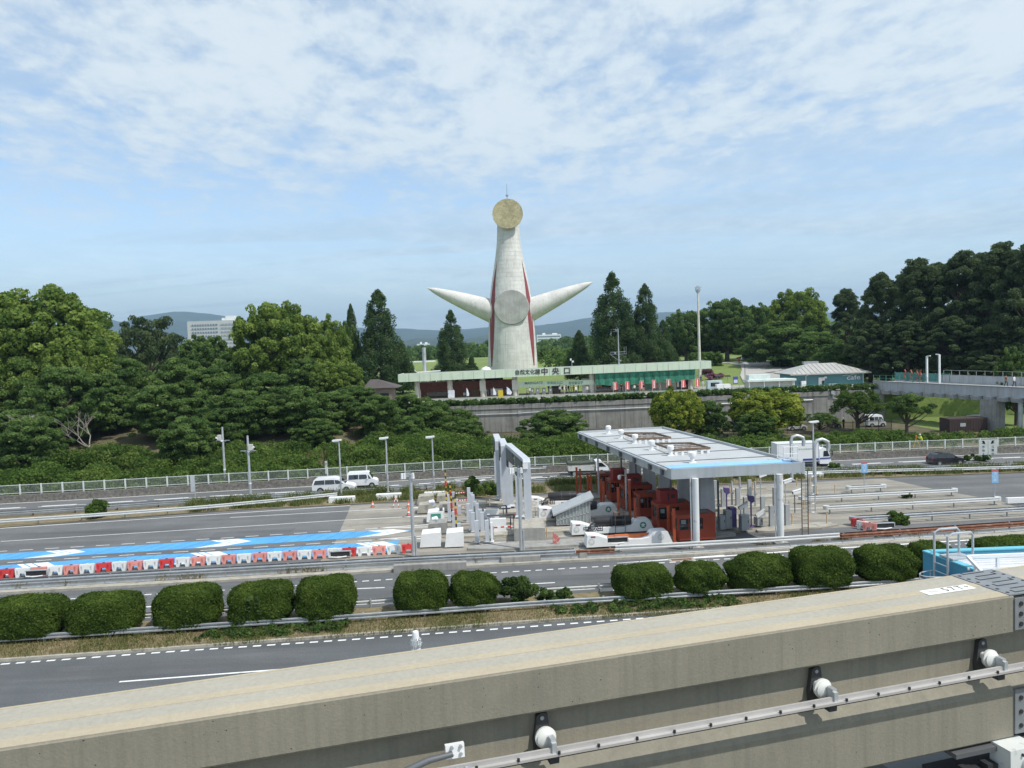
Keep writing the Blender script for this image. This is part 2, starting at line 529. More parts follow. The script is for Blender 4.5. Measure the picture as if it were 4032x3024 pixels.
    for x0, x1, y in ((-2.5, 0.2, 61.35), (-1.2, 1.6, 66.9), (3, 5.4, 62.6), (4, 7, 67.0), (-3, 0, 71), (24, 29, 69.6), (26, 33, 74.3)):
        mk.strip([(x0, y, Z), (x1, y + .1, Z)], [(x0, y + .13, Z), (x1, y + .23, Z)])
    # ramp road
    dl = poly_y([(-26.4, 50.9), (-20.2, 51.35), (-10.7, 52.3), (-5, 52.95), (4.7, 53.7), (14.2, 54.5), (20.2, 55.1), (25.4, 55.6)])
    dashes(dl, -90, 90, .46, .34, .15)
    bl = poly_y([(-10.4, 47.65), (-9.1, 47.75), (9.6, 48.6), (21.6, 49.6)])
    band(bl, -24.0, -8.9, .15, -.15)
    band(bl, 6, 60, .14, .1)
    dashes(poly_y([(-24.5, 48.0), (-10.8, 50.75), (2.4, 50.5)]), -100, -11, 2.2, 5.2, .14)
    band(poly_y([(.5, 50.4), (2.4, 50.5)]), -1.2, 2.4, .14)
    for x in (-31.2, -23.6, -18.2):                        # turn arrows and bars between the hedges
        y = fB(x) + 5.3
        mk.strip([(x - .6, y, Z), (x + .5, y + .06, Z)], [(x - .6, y + .2, Z), (x + .5, y + .26, Z)])
        mk.add([(x + .4, y + .55, Z), (x + 1.5, y + .16, Z), (x + .4, y - .25, Z)], [(0, 1, 2)])
        mk.strip([(x - .8, y - 1.5, Z), (x + 1.2, y - 1.4, Z)], [(x - .8, y - 1.35, Z), (x + 1.2, y - 1.25, Z)])
    wr = poly_y([(7.1, 54.5), (15.9, 55.3), (21, 56.0), (27.6, 56.6), (38.4, 57.6)])
    for i in range(8):
        x0, x1 = 7.1 + i, 8.1 + i
        mk.strip([(x0, wr(x0) - .05, Z), (x1, wr(x1) - .05, Z)], [(x0, wr(x0) + .02 + .05*i, Z), (x1, wr(x1) + .07 + .05*i, Z)])
    band(wr, 15.1, 110, .26, .1)
    # service road
    d0 = poly_y([(-27.5, 39.95), (-19, 40.85), (-9.4, 41.68), (2, 42.85), (12, 43.9)])
    dashes(d0, -80, 60, .44, .32, .17)
    band(poly_y([(-20, 37.2), (-13, 37.94), (0, 39.2)]), -19.9, -6, .15)
    tag(mk.build('road_marking', paint_w, recalc=False), kind='structure')
    # blue lanes with white arrow chevrons
    t1 = poly_y([(-43.1, 63.38), (-34.1, 64.35), (-27, 65.35), (-15.7, 66.75), (-11.5, 67.15)])
    u1 = poly_y([(-41.8, 61.33), (-33, 62.2), (-15.5, 64.3), (-11.5, 65.0)])
    t2 = poly_y([(-40.6, 59.7), (-32.4, 60.9), (-15, 62.6), (-10, 63.2)])
    u2 = poly_y([(-38, 56.9), (-31, 57.55), (-23, 58.5), (-12.8, 59.5), (-8.5, 60)])
    m = MB(); ck = MB(); ar = MB()
    for t, u, e in ((t1, u1, -11.6), (t2, u2, -9.8)):
        m.strip(line3(u, a, e, 3, .011), line3(t, a, e, 3, .011))
        x = -60.0
        while x < e - 2:
            if not any(abs(x - q) < 2.4 for q in (-50.5, -37.3, -24.2, -11)):
                ck.strip([(x, u(x), .013), (x + .05, u(x), .013)], [(x + 1.0, t(x + 1), .013), (x + 1.05, t(x + 1), .013)])
            x += 1.15
    m.add([(-11.6, u1(-11.6), .011), (-9.1, 66.5, .011), (-11.6, t1(-11.6), .011)], [(0, 1, 2)])
    for t, u, tips in ((t1, u1, (-62.2, -49.0, -35.8, -22.6, -9.4)), (t2, u2, (-62.1, -48.9, -35.7, -22.7, -9.6))):
        for tx in tips:
            for k in range(4):
                x1 = tx - k*.60; w = .47 if k else .6
                yc = lambda x: (t(x) + u(x))/2
                h = lambda x: (t(x) - u(x))/2*.97
                d = 2.0
                def edge(xx): return [(xx - d, yc(xx - d) - h(xx - d), .015), (xx, yc(xx), .015), (xx - d*.75, yc(xx - d*.75) + h(xx - d*.75), .015)]
                p, q = edge(x1), edge(x1 - w)
                ar.strip(p, q)
    tag(m.build('blue_lane', paint_b, recalc=False), kind='structure')
    tag(ck.build('lane_joint', mat('joint', (.04, .13, .24), .9), recalc=False), kind='structure')
    tag(ar.build('lane_arrow', paint_w, recalc=False), kind='structure')
    # rising path in the park, right of the entrance
    pth = mat('park path', (.38, .37, .34), .9, var=.08, vs=.2, fine=.1)
    m = MB(); lft, rgt = [], []
    for y, x0, x1 in ((150, 46, 72), (158, 48, 70), (168, 50.5, 66), (180, 53.5, 67), (192, 57.5, 70), (203, 60.5, 75), (212, 60, 82), (220, 52, 96)):
        lft.append((x0, y, hground(x0, y) + .15)); rgt.append((x1, y, hground(x1, y) + .15))
    m.strip(lft, rgt)
    tag(m.build('path', pth, recalc=False), kind='structure')
    m = MB().strip([(-60, WALLY + 1.2, 5.56), (70, WALLY + 1.2, 5.95)], [(-60, 158, 5.56), (70, 158, 5.95)])
    tag(m.build('plaza', mat('plaza paving', (.33, .31, .27), .9, var=.1, vs=.3), recalc=False), kind='structure')
    # ---- hills far behind
    hm = mat('far forest', (.03, .05, .03), 1, var=.35, vs=.004, fine=.3, fs=.02)

    def hills(name, prof, dist, depth, seed):
        rr = np.random.RandomState(seed)
        us = [p[0] for p in prof]; vs_ = [p[1] for p in prof]
        cols = np.linspace(us[0], us[-1], 220)
        ph = rr.rand(8)*6.28
        m = MB(); rows = []
        for k, (fr, hh) in enumerate(((0, 0), (.25, .32), (.5, .62), (.75, .86), (1, 1), (1.3, .7), (1.8, 0))):
            row = []
            for c in cols:
                d = ray('A', c, float(np.interp(c, us, vs_)))
                top = (CAMH + d.z/d.y*dist)
                wob = sum(sin(c*.02*(2**i) + ph[i] + k*1.9)/(1.7**i) for i in range(6))
                top *= 1 + (.012*wob if k == 4 else .0)
                Y = dist + (fr - 1)*depth + (wob*depth*.07 if 0 < k < 4 else 0)
                row.append((d.x/d.y*Y, Y, max(0, top*hh*(1 + (.08*wob if 0 < k < 4 else 0)) - (20 if hh == 0 else 0))))
            rows.append(row)
        for r0, r1 in zip(rows, rows[1:]): m.strip(r0, r1)
        tag(m.build(name, hm, ang=80, recalc=False), kind='structure')
    hills('hills', [(-300, 690), (0, 700), (120, 705), (190, 690), (235, 690), (262, 697), (300, 682), (360, 675), (400, 673), (440, 677), (490, 684), (560, 700), (700, 705), (800, 709), (870, 710), (950, 713), (1000, 712), (1060, 706), (1160, 704), (1210, 697), (1260, 687), (1300, 683), (1400, 676), (1600, 670), (1800, 676), (2100, 668), (2500, 670)], 7600, 2200, 3)
    hills('hills', [(600, 745), (800, 742), (870, 738), (900, 731), (950, 730), (985, 738), (1010, 731), (1050, 724), (1100, 728), (1170, 733), (1230, 730), (1330, 722), (1600, 718)], 4200, 900, 9)


setting()
# ================================================================ FOLIAGE
bark = mat('bark', (.085, .068, .05), .95, var=.3, vs=3, bump=.6, bs=12)
LM = dict(
    camphor=leafmat('camphor leaves', (.079, .140, .029), (.171, .250, .051), (.305, .397, .098)),
    broad=leafmat('broad leaves', (.057, .108, .030), (.115, .191, .051), (.198, .287, .083)),
    cedar=leafmat('cedar leaves', (.044, .086, .035), (.084, .141, .053), (.138, .198, .077)),
    pine=leafmat('pine needles', (.052, .083, .038), (.094, .137, .059), (.147, .195, .087)),
    yellow=leafmat('young yellow leaves', (.085, .145, .022), (.230, .290, .040), (.43, .46, .085)),
    hedge=leafmat('hedge leaves', (.041, .076, .013), (.085, .140, .023), (.167, .224, .046)),
    ivy=leafmat('ivy leaves', (.04, .075, .02), (.075, .13, .035), (.15, .22, .06)),
    thicket=leafmat('thicket leaves', (.053, .101, .020), (.106, .178, .036), (.178, .250, .058)),
    weed=leafmat('weed blades', (.07, .11, .025), (.14, .18, .05), (.30, .28, .12)),
    dry=leafmat('dry grass blades', (.16, .13, .06), (.28, .22, .11), (.42, .35, .19)),
)


def quads(P, Nrm, size, rs, aspect=1.0):
    """leaf quads at P facing about Nrm"""
    n = len(P)
    r = rs.normal(size=(n, 3))
    A = np.cross(Nrm, r); A /= np.linalg.norm(A, axis=1, keepdims=True) + 1e-9
    B = np.cross(Nrm, A); B /= np.linalg.norm(B, axis=1, keepdims=True) + 1e-9
    s = (size*rs.uniform(.55, 1.35, n))[:, None]/2
    A = A*s; B = B*s*aspect
    bend = Nrm*s*.25
    V = np.stack([P - A - B, P + A - B + bend, P + A + B, P - A + B + bend], 1).reshape(-1, 3)
    return V, np.arange(n*4).reshape(-1, 4)


def clump_leaves(C, R, sq, N, size, seed, up=.25, jit=.55, inner=.18, tvar=.24, aspect=.8, tbase=.45):
    rs = np.random.RandomState(seed)
    C = np.asarray(C, float); R = np.asarray(R, float)
    w = R**2/np.sum(R**2)
    cnt = rs.multinomial(N, w)
    idx = np.repeat(np.arange(len(C)), cnt)
    d = rs.normal(size=(N, 3)); d[:, 2] += up
    d /= np.linalg.norm(d, axis=1, keepdims=True)
    rad_ = np.where(rs.rand(N) < inner, rs.uniform(.25, 1.25, N), rs.uniform(.82, 1.10, N))
    P = C[idx] + d*(R[idx]*rad_)[:, None]*np.array([1, 1, sq])
    nrm = d + rs.normal(size=(N, 3))*jit
    nrm /= np.linalg.norm(nrm, axis=1, keepdims=True)
    V, F = quads(P, nrm, size, rs, aspect)
    ct = rs.normal(tbase, tvar, len(C))
    t = np.clip(ct[idx] + rs.normal(0, .13, N), 0, 1)
    return V, F, t


def crown_clumps(kind, seed, H, R):
    """clump centres and radii of a crown; base of tree at z=0"""
    r = random.Random(seed); C, Q = [], []
    if kind in ('camphor', 'yellow', 'round'):
        n = {'camphor': 430, 'yellow': 420, 'round': 260}[kind]
        zc, zr = H*.55, H*.45
        for i in range(n):
            u = r.random(); th = r.random()*2*pi
            k = -.75 + 1.72*u; k = min(.98, k)
            rr = math.sqrt(max(0, 1 - k*k)); f = r.uniform(.72, .93)*(1 + .10*sin(3*th + seed) + .07*sin(5*th + 2*seed + k*3))
            C.append((R*rr*cos(th)*f, R*rr*sin(th)*f, zc + zr*k*f)); Q.append(R*r.uniform(.055, .125))
        for i in range(10):
            C.append((r.gauss(0, .3)*R, r.gauss(0, .3)*R, zc + r.uniform(-.5, .5)*zr)); Q.append(R*.22)
        return C, Q, .8
    if kind == 'broad':
        for i in range(210):
            th = r.random()*2*pi; k = r.uniform(-.9, .97)
            rr = math.sqrt(max(0, 1 - k*k)) if k > 0 else 1 - .28*k*k
            f = r.uniform(.35, 1.0)*(1 + .18*sin(2*th + seed) + .14*sin(5*th + seed + 3*k))
            C.append((R*rr*cos(th)*f, R*rr*sin(th)*f, H*.52 + H*.46*k*r.uniform(.8, 1))); Q.append(R*r.uniform(.08, .19))
        return C, Q, .5
    if kind == 'airy':
        for i in range(95):
            th = r.random()*2*pi; k = r.uniform(-.25, .97); f = math.sqrt(r.random())*(1 + .2*sin(3*th + seed))
            C.append((R*cos(th)*f*math.sqrt(1 - .8*k*k), R*sin(th)*f*math.sqrt(1 - .8*k*k), H*.58 + H*.42*k*r.uniform(.7, 1))); Q.append(R*r.uniform(.09, .19))
        return C, Q, .45
    if kind == 'cedar':
        for i in range(280):
            t = r.random()**1.15
            z = H*(.10 + .88*t)
            rr = R*(1 - t)**.72*(.55 + .47*r.random()) * (1 + .14*sin(9*t + seed))
            th = r.random()*2*pi
            C.append((rr*cos(th), rr*sin(th), z)); Q.append(R*(.08 + .13*(1 - t))*r.uniform(.7, 1.2))
        C.append((0, 0, H*.975)); Q.append(R*.09); C.append((0, 0, H*.94)); Q.append(R*.12)
        return C, Q, 1.15
    if kind == 'pine':
        for i in range(250):
            t = r.random()**.85; z = H*(.08 + .88*t)
            w = min(1, 1.2*(1 - t)**.42)*(.80 + .28*sin(7*t + seed)*sin(3*t))
            rr = R*w*math.sqrt(r.random())
            th = r.random()*2*pi
            C.append((rr*cos(th), rr*sin(th), z + r.gauss(0, .02)*H)); Q.append(R*r.uniform(.06, .13))
        for i in range(26):
            th = r.random()*6.28; q = r.random()
            C.append((R*.5*cos(th)*q, R*.5*sin(th)*q, H*(1.0 - .22*q) - .2)); Q.append(R*r.uniform(.05, .09))
        return C, Q, .75


SPEC = {  # kind: (height, radius, leaves, leaf size, material, up, jitter)
    'camphor': (20., 10., 52000, .33, 'camphor', .35, .5), 'round': (14., 7., 30000, .34, 'broad', .3, .6), 'yellow': (7., 4.2, 34000, .18, 'yellow', .4, .45),
    'airy': (9., 6., 14000, .22, 'broad', .5, .9), 'broad': (10., 6., 42000, .24, 'broad', .5, .8), 'cedar': (24., 6.5, 50000, .30, 'cedar', .0, .9), 'pine': (20., 7., 60000, .28, 'pine', .4, .95)}
PROTO = {}


def make_tree(kind, var, m=None):
    H, R, N, sz, mt, up, jit = SPEC[kind]
    seed = hash_(kind) + var*17
    C, Q, sq = crown_clumps(kind, seed, H, R)
    root = thing({'camphor': 'camphor_tree', 'round': 'round_tree', 'yellow': 'yellow_tree', 'broad': 'broadleaf_tree', 'airy': 'broadleaf_tree', 'cedar': 'conifer_tree', 'pine': 'pine_tree'}[kind], 'x', 'tree')
    V, F, t = clump_leaves(C, Q, sq, N, sz, seed, up, jit, inner={'camphor': .18, 'yellow': .12, 'round': .25}.get(kind, .45), aspect={'pine': .42, 'cedar': .5}.get(kind, .8))
    rawmesh('crown', V, F, LM[m or mt], t, root)
    r = random.Random(seed); tm = MB(); tr = R*.075 if kind != 'cedar' else R*.06
    top = H*(.9 if kind == 'cedar' else .62)
    pts = [(r.gauss(0, .012)*H*i/5, r.gauss(0, .012)*H*i/5, top*i/5 - .3*(i == 0)) for i in range(6)]
    tm.tube(pts, [tr*1.25, tr, tr*.85, tr*.7, tr*.5, tr*.25], 8)
    for c, q in sorted(zip(C, Q), key=lambda x: -x[1])[4:4 + (26 if kind != 'cedar' else 14)]:
        k = min(.95, max(.3, (c[2] - R*.55)/top)); b0 = Vector(pts[0]).lerp(Vector(pts[5]), k); c = Vector(c)
        mid = b0.lerp(c, .5) + Vector((0, 0, -.05*(c - b0).length))
        tm.tube([b0, mid, c], [tr*.38, tr*.25, tr*.08], 5)
    tm.build('trunk', bark, root, recalc=False)
    return root


def hash_(s):
    return sum((i+1)*ord(c) for i, c in enumerate(s)) % 1000


def tree(kind, var, pos, h, r, label, group=None, m=None, rz=None):
    H, R = SPEC[kind][:2]
    key = (kind, var, m)
    sc = (r/R, r/R, h/H)
    if rz is None: rz = (hash_(label)*.37) % 6.28
    if key not in PROTO:
        t = PROTO[key] = make_tree(kind, var, m)
        t.location = pos; t.scale = sc; t.rotation_euler = (0, 0, rz); t['label'] = label
    else:
        t = dup(PROTO[key], pos, rz, label, sc)
        if 'group' in t.keys(): del t['group']
    if group: t['group'] = group
    return t


def T(kind, var, cx, top, hw, Y, label, group=None, m=None, fill=1.0, rz=None):
    p = GY('A', cx, top, Y)
    bz = hground(p.x, Y)
    return tree(kind, var, (p.x, Y, bz - .1), p.z - bz, hw*1.8228/FPX*Y*fill, label, group, m, rz)


def trees():
    L, M_, R_ = 'trees on the left bank', 'conifers round the tower', 'trees in the park on the right'
    T('camphor', 0, 78, 615, 165, 132, 'huge round camphor tree with yellow-green top at the left edge', L)
    T('camphor', 1, -60, 622, 95, 150, 'dark crown cut by the left edge behind the huge camphor', L, m='broad')
    T('camphor', 1, 165, 715, 78, 126, 'lower right shoulder of yellow-green foliage below the huge left camphor', L)
    T('camphor', 0, 20, 735, 90, 124, 'yellow-green camphor under the huge one at the left edge', L)
    T('airy', 3, 312, 683, 72, 175, 'spreading dark pine in front of the far white office block', L, m='pine').name = 'pine_tree'
    T('pine', 1, 372, 728, 26, 185, 'small dark pine beside the white office block', L)
    T('round', 0, 440, 722, 64, 168, 'low green tree under the white office block', L)
    T('round', 1, 255, 770, 60, 150, 'mid-green tree below the spreading dark pine, on its left', L)
    T('camphor', 0, 590, 648, 96, 138, 'big domed camphor with yellow-green lobes, left of the tall conifer pair', L, rz=2.0)
    T('camphor', 1, 690, 680, 62, 142, 'right-hand lobe of the domed camphor, shaded below', L, rz=4.0)
    T('camphor', 1, 725, 775, 60, 134, 'yellow-green tree below the domed camphor, left of the small brown roof', L, rz=1.0)
    T('round', 0, 748, 690, 30, 175, 'small green tree between the domed camphor and the tall conifer', L)
    T('cedar', 0, 816, 624, 68, 172, 'broad tall conifer left of the tower, its top split in three', M_)
    T('cedar', 1, 757, 655, 30, 188, 'slim pale conifer spire rising behind the broad one', M_)
    T('cedar', 1, 866, 735, 34, 178, 'low conifer at the right foot of the broad one', M_)
    T('cedar', 2, 972, 668, 43, 205, 'pointed conifer just left of the tower base under its arm', M_)
    T('cedar', 1, 1018, 765, 20, 200, 'small young conifer between the pointed one and the tower', M_)
    T('cedar', 2, 1322, 586, 66, 190, 'tallest pointed conifer right of the tower', M_, rz=3)
    T('cedar', 0, 1392, 612, 52, 192, 'second tall conifer right of the tower, beside the tallest', M_, rz=1.2)
    T('cedar', 1, 1250, 712, 38, 200, 'short conifer nearest the tower on its right', M_, rz=5)
    T('cedar', 0, 1432, 690, 34, 196, 'dark conifer shoulder behind the entrance antenna mast', M_, rz=2.2)
    T('camphor', 1, 1480, 668, 48, 235, 'rounded dark tree left of the slim light mast', R_, m='broad', rz=.4)
    T('camphor', 0, 1568, 643, 62, 232, 'rounded green tree just right of the slim light mast', R_, m='broad', rz=1.1)
    T('camphor', 1, 1640, 655, 46, 232, 'dark-green dome between the mast tree and the tall yellow-green one', R_, m='broad')
    T('camphor', 0, 1722, 622, 66, 205, 'tall yellow-green camphor above the grey hipped roof', R_, rz=5.2)
    T('broad', 0, 1690, 690, 74, 196, 'wide dark tree overhanging the rising path', R_)
    T('broad', 1, 1765, 715, 66, 180, 'layered dark tree right behind the grey hipped roof', R_)
    T('broad', 0, 1640, 720, 45, 215, 'dark tree shading the far bend of the path', R_, rz=2)
    T('round', 1, 1530, 700, 50, 238, 'low dark tree behind the clipped hedge by the mast', R_)
    T('pine', 0, 1826, 622, 60, 190, 'dark pine right of the tall yellow-green camphor', R_, rz=2)
    T('pine', 1, 1905, 586, 72, 158, 'ragged dark pine above the left end of the footbridge', R_, rz=1)
    T('pine', 0, 1985, 556, 92, 150, 'tall dark pine standing above the footbridge lamps', R_, rz=4)
    T('pine', 1, 2075, 540, 96, 146, 'tall dark pine right of the footbridge lamps', R_, rz=5)
    T('pine', 0, 2160, 522, 100, 140, 'highest dark pine near the right edge', R_, rz=.3)
    T('pine', 1, 2235, 522, 100, 134, 'dark pine cut by the right edge', R_, rz=3)
    T('pine', 0, 1950, 590, 70, 168, 'dark pine filling the gap between the two left footbridge pines', R_, rz=3.3)
    T('pine', 1, 2030, 565, 76, 164, 'dark pine standing back behind the footbridge lamps', R_, rz=1.9)
    T('pine', 0, 2115, 545, 80, 160, 'dark pine standing back left of the highest one', R_, rz=.2)
    T('pine', 1, 2195, 540, 80, 156, 'dark pine standing back right of the highest one', R_, rz=5.1)
    T('broad', 1, 2110, 845, 62, 142, 'dark tree on the grass slope below the footbridge', R_, rz=2.4)
    T('broad', 2, 2200, 838, 70, 138, 'dark tree on the grass slope below the footbridge, cut by the right edge', R_, rz=.7)
    T('pine', 1, 1880, 690, 60, 152, 'low dark pine filling in behind the footbridge left end', R_, rz=4.1)
    T('pine', 0, 1960, 690, 78, 146, 'low dark pine behind the two footbridge lamps', R_, rz=5.5)
    T('pine', 1, 2060, 680, 84, 140, 'low dark pine behind the middle of the footbridge', R_, rz=.9)
    T('pine', 0, 2150, 690, 80, 134, 'low dark pine behind the right part of the footbridge', R_, rz=2.6)
    T('round', 0, 2195, 745, 44, 118, 'lighter olive-green tree at the right edge above the footbridge', R_)
    T('broad', 1, 1815, 740, 46, 165, 'mid-green tree between the hipped roof and the pines', R_, rz=1.5)
    C_ = 'dark trees along the picket fence'
    rows = [(40, 880, 95, 108), (130, 790, 90, 116), (215, 800, 80, 122), (270, 770, 75, 128), (345, 830, 80, 116), (385, 768, 70, 134), (450, 790, 70, 126), (520, 840, 80, 114),
            (575, 800, 66, 126), (640, 830, 72, 115), (705, 845, 64, 120), (765, 830, 62, 126), (815, 850, 60, 116), (880, 850, 58, 121), (935, 862, 56, 116), (985, 880, 52, 118), (40, 770, 80, 122), (150, 740, 70, 132), (500, 760, 60, 135), (650, 770, 60, 134)]
    where = ['by the left edge over the dirt slope', 'above the dirt slope, left part', 'above the middle of the dirt slope', 'under the spreading pine', 'over the dark gap in the picket fence', 'below the white office block',
             'above the left utility pole', 'over the twin utility poles', 'below the domed camphor, left side', 'below the domed camphor, middle', 'below the domed camphor, right side', 'under the small brown roof',
             'above the left lamp post', 'in front of the left end of the entrance roof', 'below the first entrance column', 'nearest the bare concrete wall', 'behind the left edge trees', 'between the huge camphor and the pine',
             'left under the domed camphor, standing back', 'right under the domed camphor, standing back']
    for i, (cx, tp, hw, Y) in enumerate(rows):
        T('broad', i % 3, cx, tp, hw, Y, 'dark green layered tree ' + where[i], C_)
    fill = [(-20, 905, 70, 106), None, None, None, (470, 880, 50, 110), None, None, (680, 900, 44, 110), None, None, (885, 895, 46, 112), None, (1010, 905, 40, 113)]
    fw_ = ['at the very left edge of the bank', 'above the right end of the dirt slope', 'beside the dark gap under the trees', 'left of the lone utility pole pair', 'just behind the fence-side utility pole', 'right behind the median utility pole', 'left of the first median lamp post',
           'behind the white people carrier', 'behind the first median lamp post', 'behind the kei van', 'between the two left median lamp posts', 'behind the third median lamp post', 'at the left end of the bare concrete wall']
    for i, ft in enumerate(fill):
        if not ft: continue
        cx, tp, hw, Y = ft
        T('broad', (i + 1) % 3, cx, tp, hw, Y, 'low leafy green tree on the bank ' + fw_[i], 'low trees on the left bank')
    B_ = 'rounded trees closing the view on the right'
    for i, (cx, tp, hw, Y, lb) in enumerate(((1445, 720, 52, 246, 'left of the slim mast foot'), (1540, 705, 60, 250, 'right of the slim mast, behind its hedge'), (1605, 720, 50, 252, 'closing the path at its far end'), (1665, 735, 46, 238, 'behind the wide tree over the path'), (1755, 745, 56, 215, 'under the tall yellow-green camphor'), (1800, 770, 50, 178, 'behind the ridge of the grey hipped roof'),
                                       (1860, 770, 50, 172, 'at the right end of the grey hipped roof'), (1700, 775, 40, 196, 'at the right verge of the rising path'))):
        T('round', i % 2, cx, tp, hw, Y, 'low rounded dark-green tree ' + lb, B_)
    T('broad', 1, 62, 900, 74, 101.5, 'bright green small tree standing low on the bank at the left', L, rz=1)
    T('broad', 2, 402, 895, 66, 103, 'green tree low on the bank left of the twin utility poles', L, rz=3)
    T('broad', 0, 1195, 882, 68, 112, 'bushy green tree before the bare concrete wall, left of the toll roof', R_, rz=3)
    T('yellow', 0, 1458, 838, 60, 112, 'bright yellow-green round tree before the concrete wall, the left one', 'bright yellow-green round trees')
    T('yellow', 1, 1655, 838, 82, 113, 'bright yellow-green round tree before the concrete wall, the wider right one', 'bright yellow-green round trees')
    T('broad', 2, 1532, 862, 42, 113, 'dark green tree leaning on the left yellow-green tree', R_)
    T('broad', 1, 1640, 885, 50, 109, 'dark green bush in front of the right yellow-green tree', R_, rz=2)
    T('airy', 0, 1770, 888, 36, 117, 'small dark tree between the yellow-green tree and the white minibus', R_, rz=4)
    T('airy', 2, 1852, 840, 56, 118, 'light airy tree in front of the wall by the white minibus', R_, m='thicket')
    T('airy', 1, 1958, 850, 46, 113, 'dark tree under the left end of the footbridge', R_, rz=5)


def hedge_mesh(seed, N=38000):
    rs = np.random.RandomState(seed)
    d = rs.normal(size=(N, 3))
    d /= np.linalg.norm(d, axis=1, keepdims=True)
    e = (5.0, 3.0, 6.0)[seed % 3]
    p = d/(np.sum(np.abs(d)**e, 1)**(1/e))[:, None]        # rounded block
    ph = rs.rand(6)*6.28
    amp = (.030, .038, .062)[(seed + 1) % 3]
    bump = 1 + amp*(np.sin(p[:, 0]*4.3 + ph[0])*np.cos(p[:, 1]*5 + ph[1]) + .8*np.sin(p[:, 2]*6 + ph[2] + p[:, 0]*2.6) + .6*np.sin(p[:, 0]*9 + p[:, 2]*7 + ph[5])) + rs.normal(0, .020, N)
    bump += np.where(rs.rand(N) < .015, rs.uniform(.02, .10, N), 0)          # stray shoots
    p = p*bump[:, None]
    P = p*np.array([1.66, 1.15, 1.0]) + np.array([0, 0, 1.12])
    P[:, :2] *= (1 - .12*(p[:, 2:3] > 0)*p[:, 2:3]**2 - .10*(p[:, 2:3] < 0)*p[:, 2:3]**2)
    q_ = np.sign(p)*np.abs(p)**(e - 1); q_ /= np.linalg.norm(q_, axis=1, keepdims=True)
    nrm = q_ + rs.normal(size=(N, 3))*.42; nrm /= np.linalg.norm(nrm, axis=1, keepdims=True)
    V, F = quads(P, nrm, .088, rs, .6)
    t = np.clip(.42 + .2*np.sin(P[:, 0]*2.3 + ph[3])*np.cos(P[:, 2]*2.9 + ph[4]) + rs.normal(0, .2, N), 0, 1)
    return V, F, t


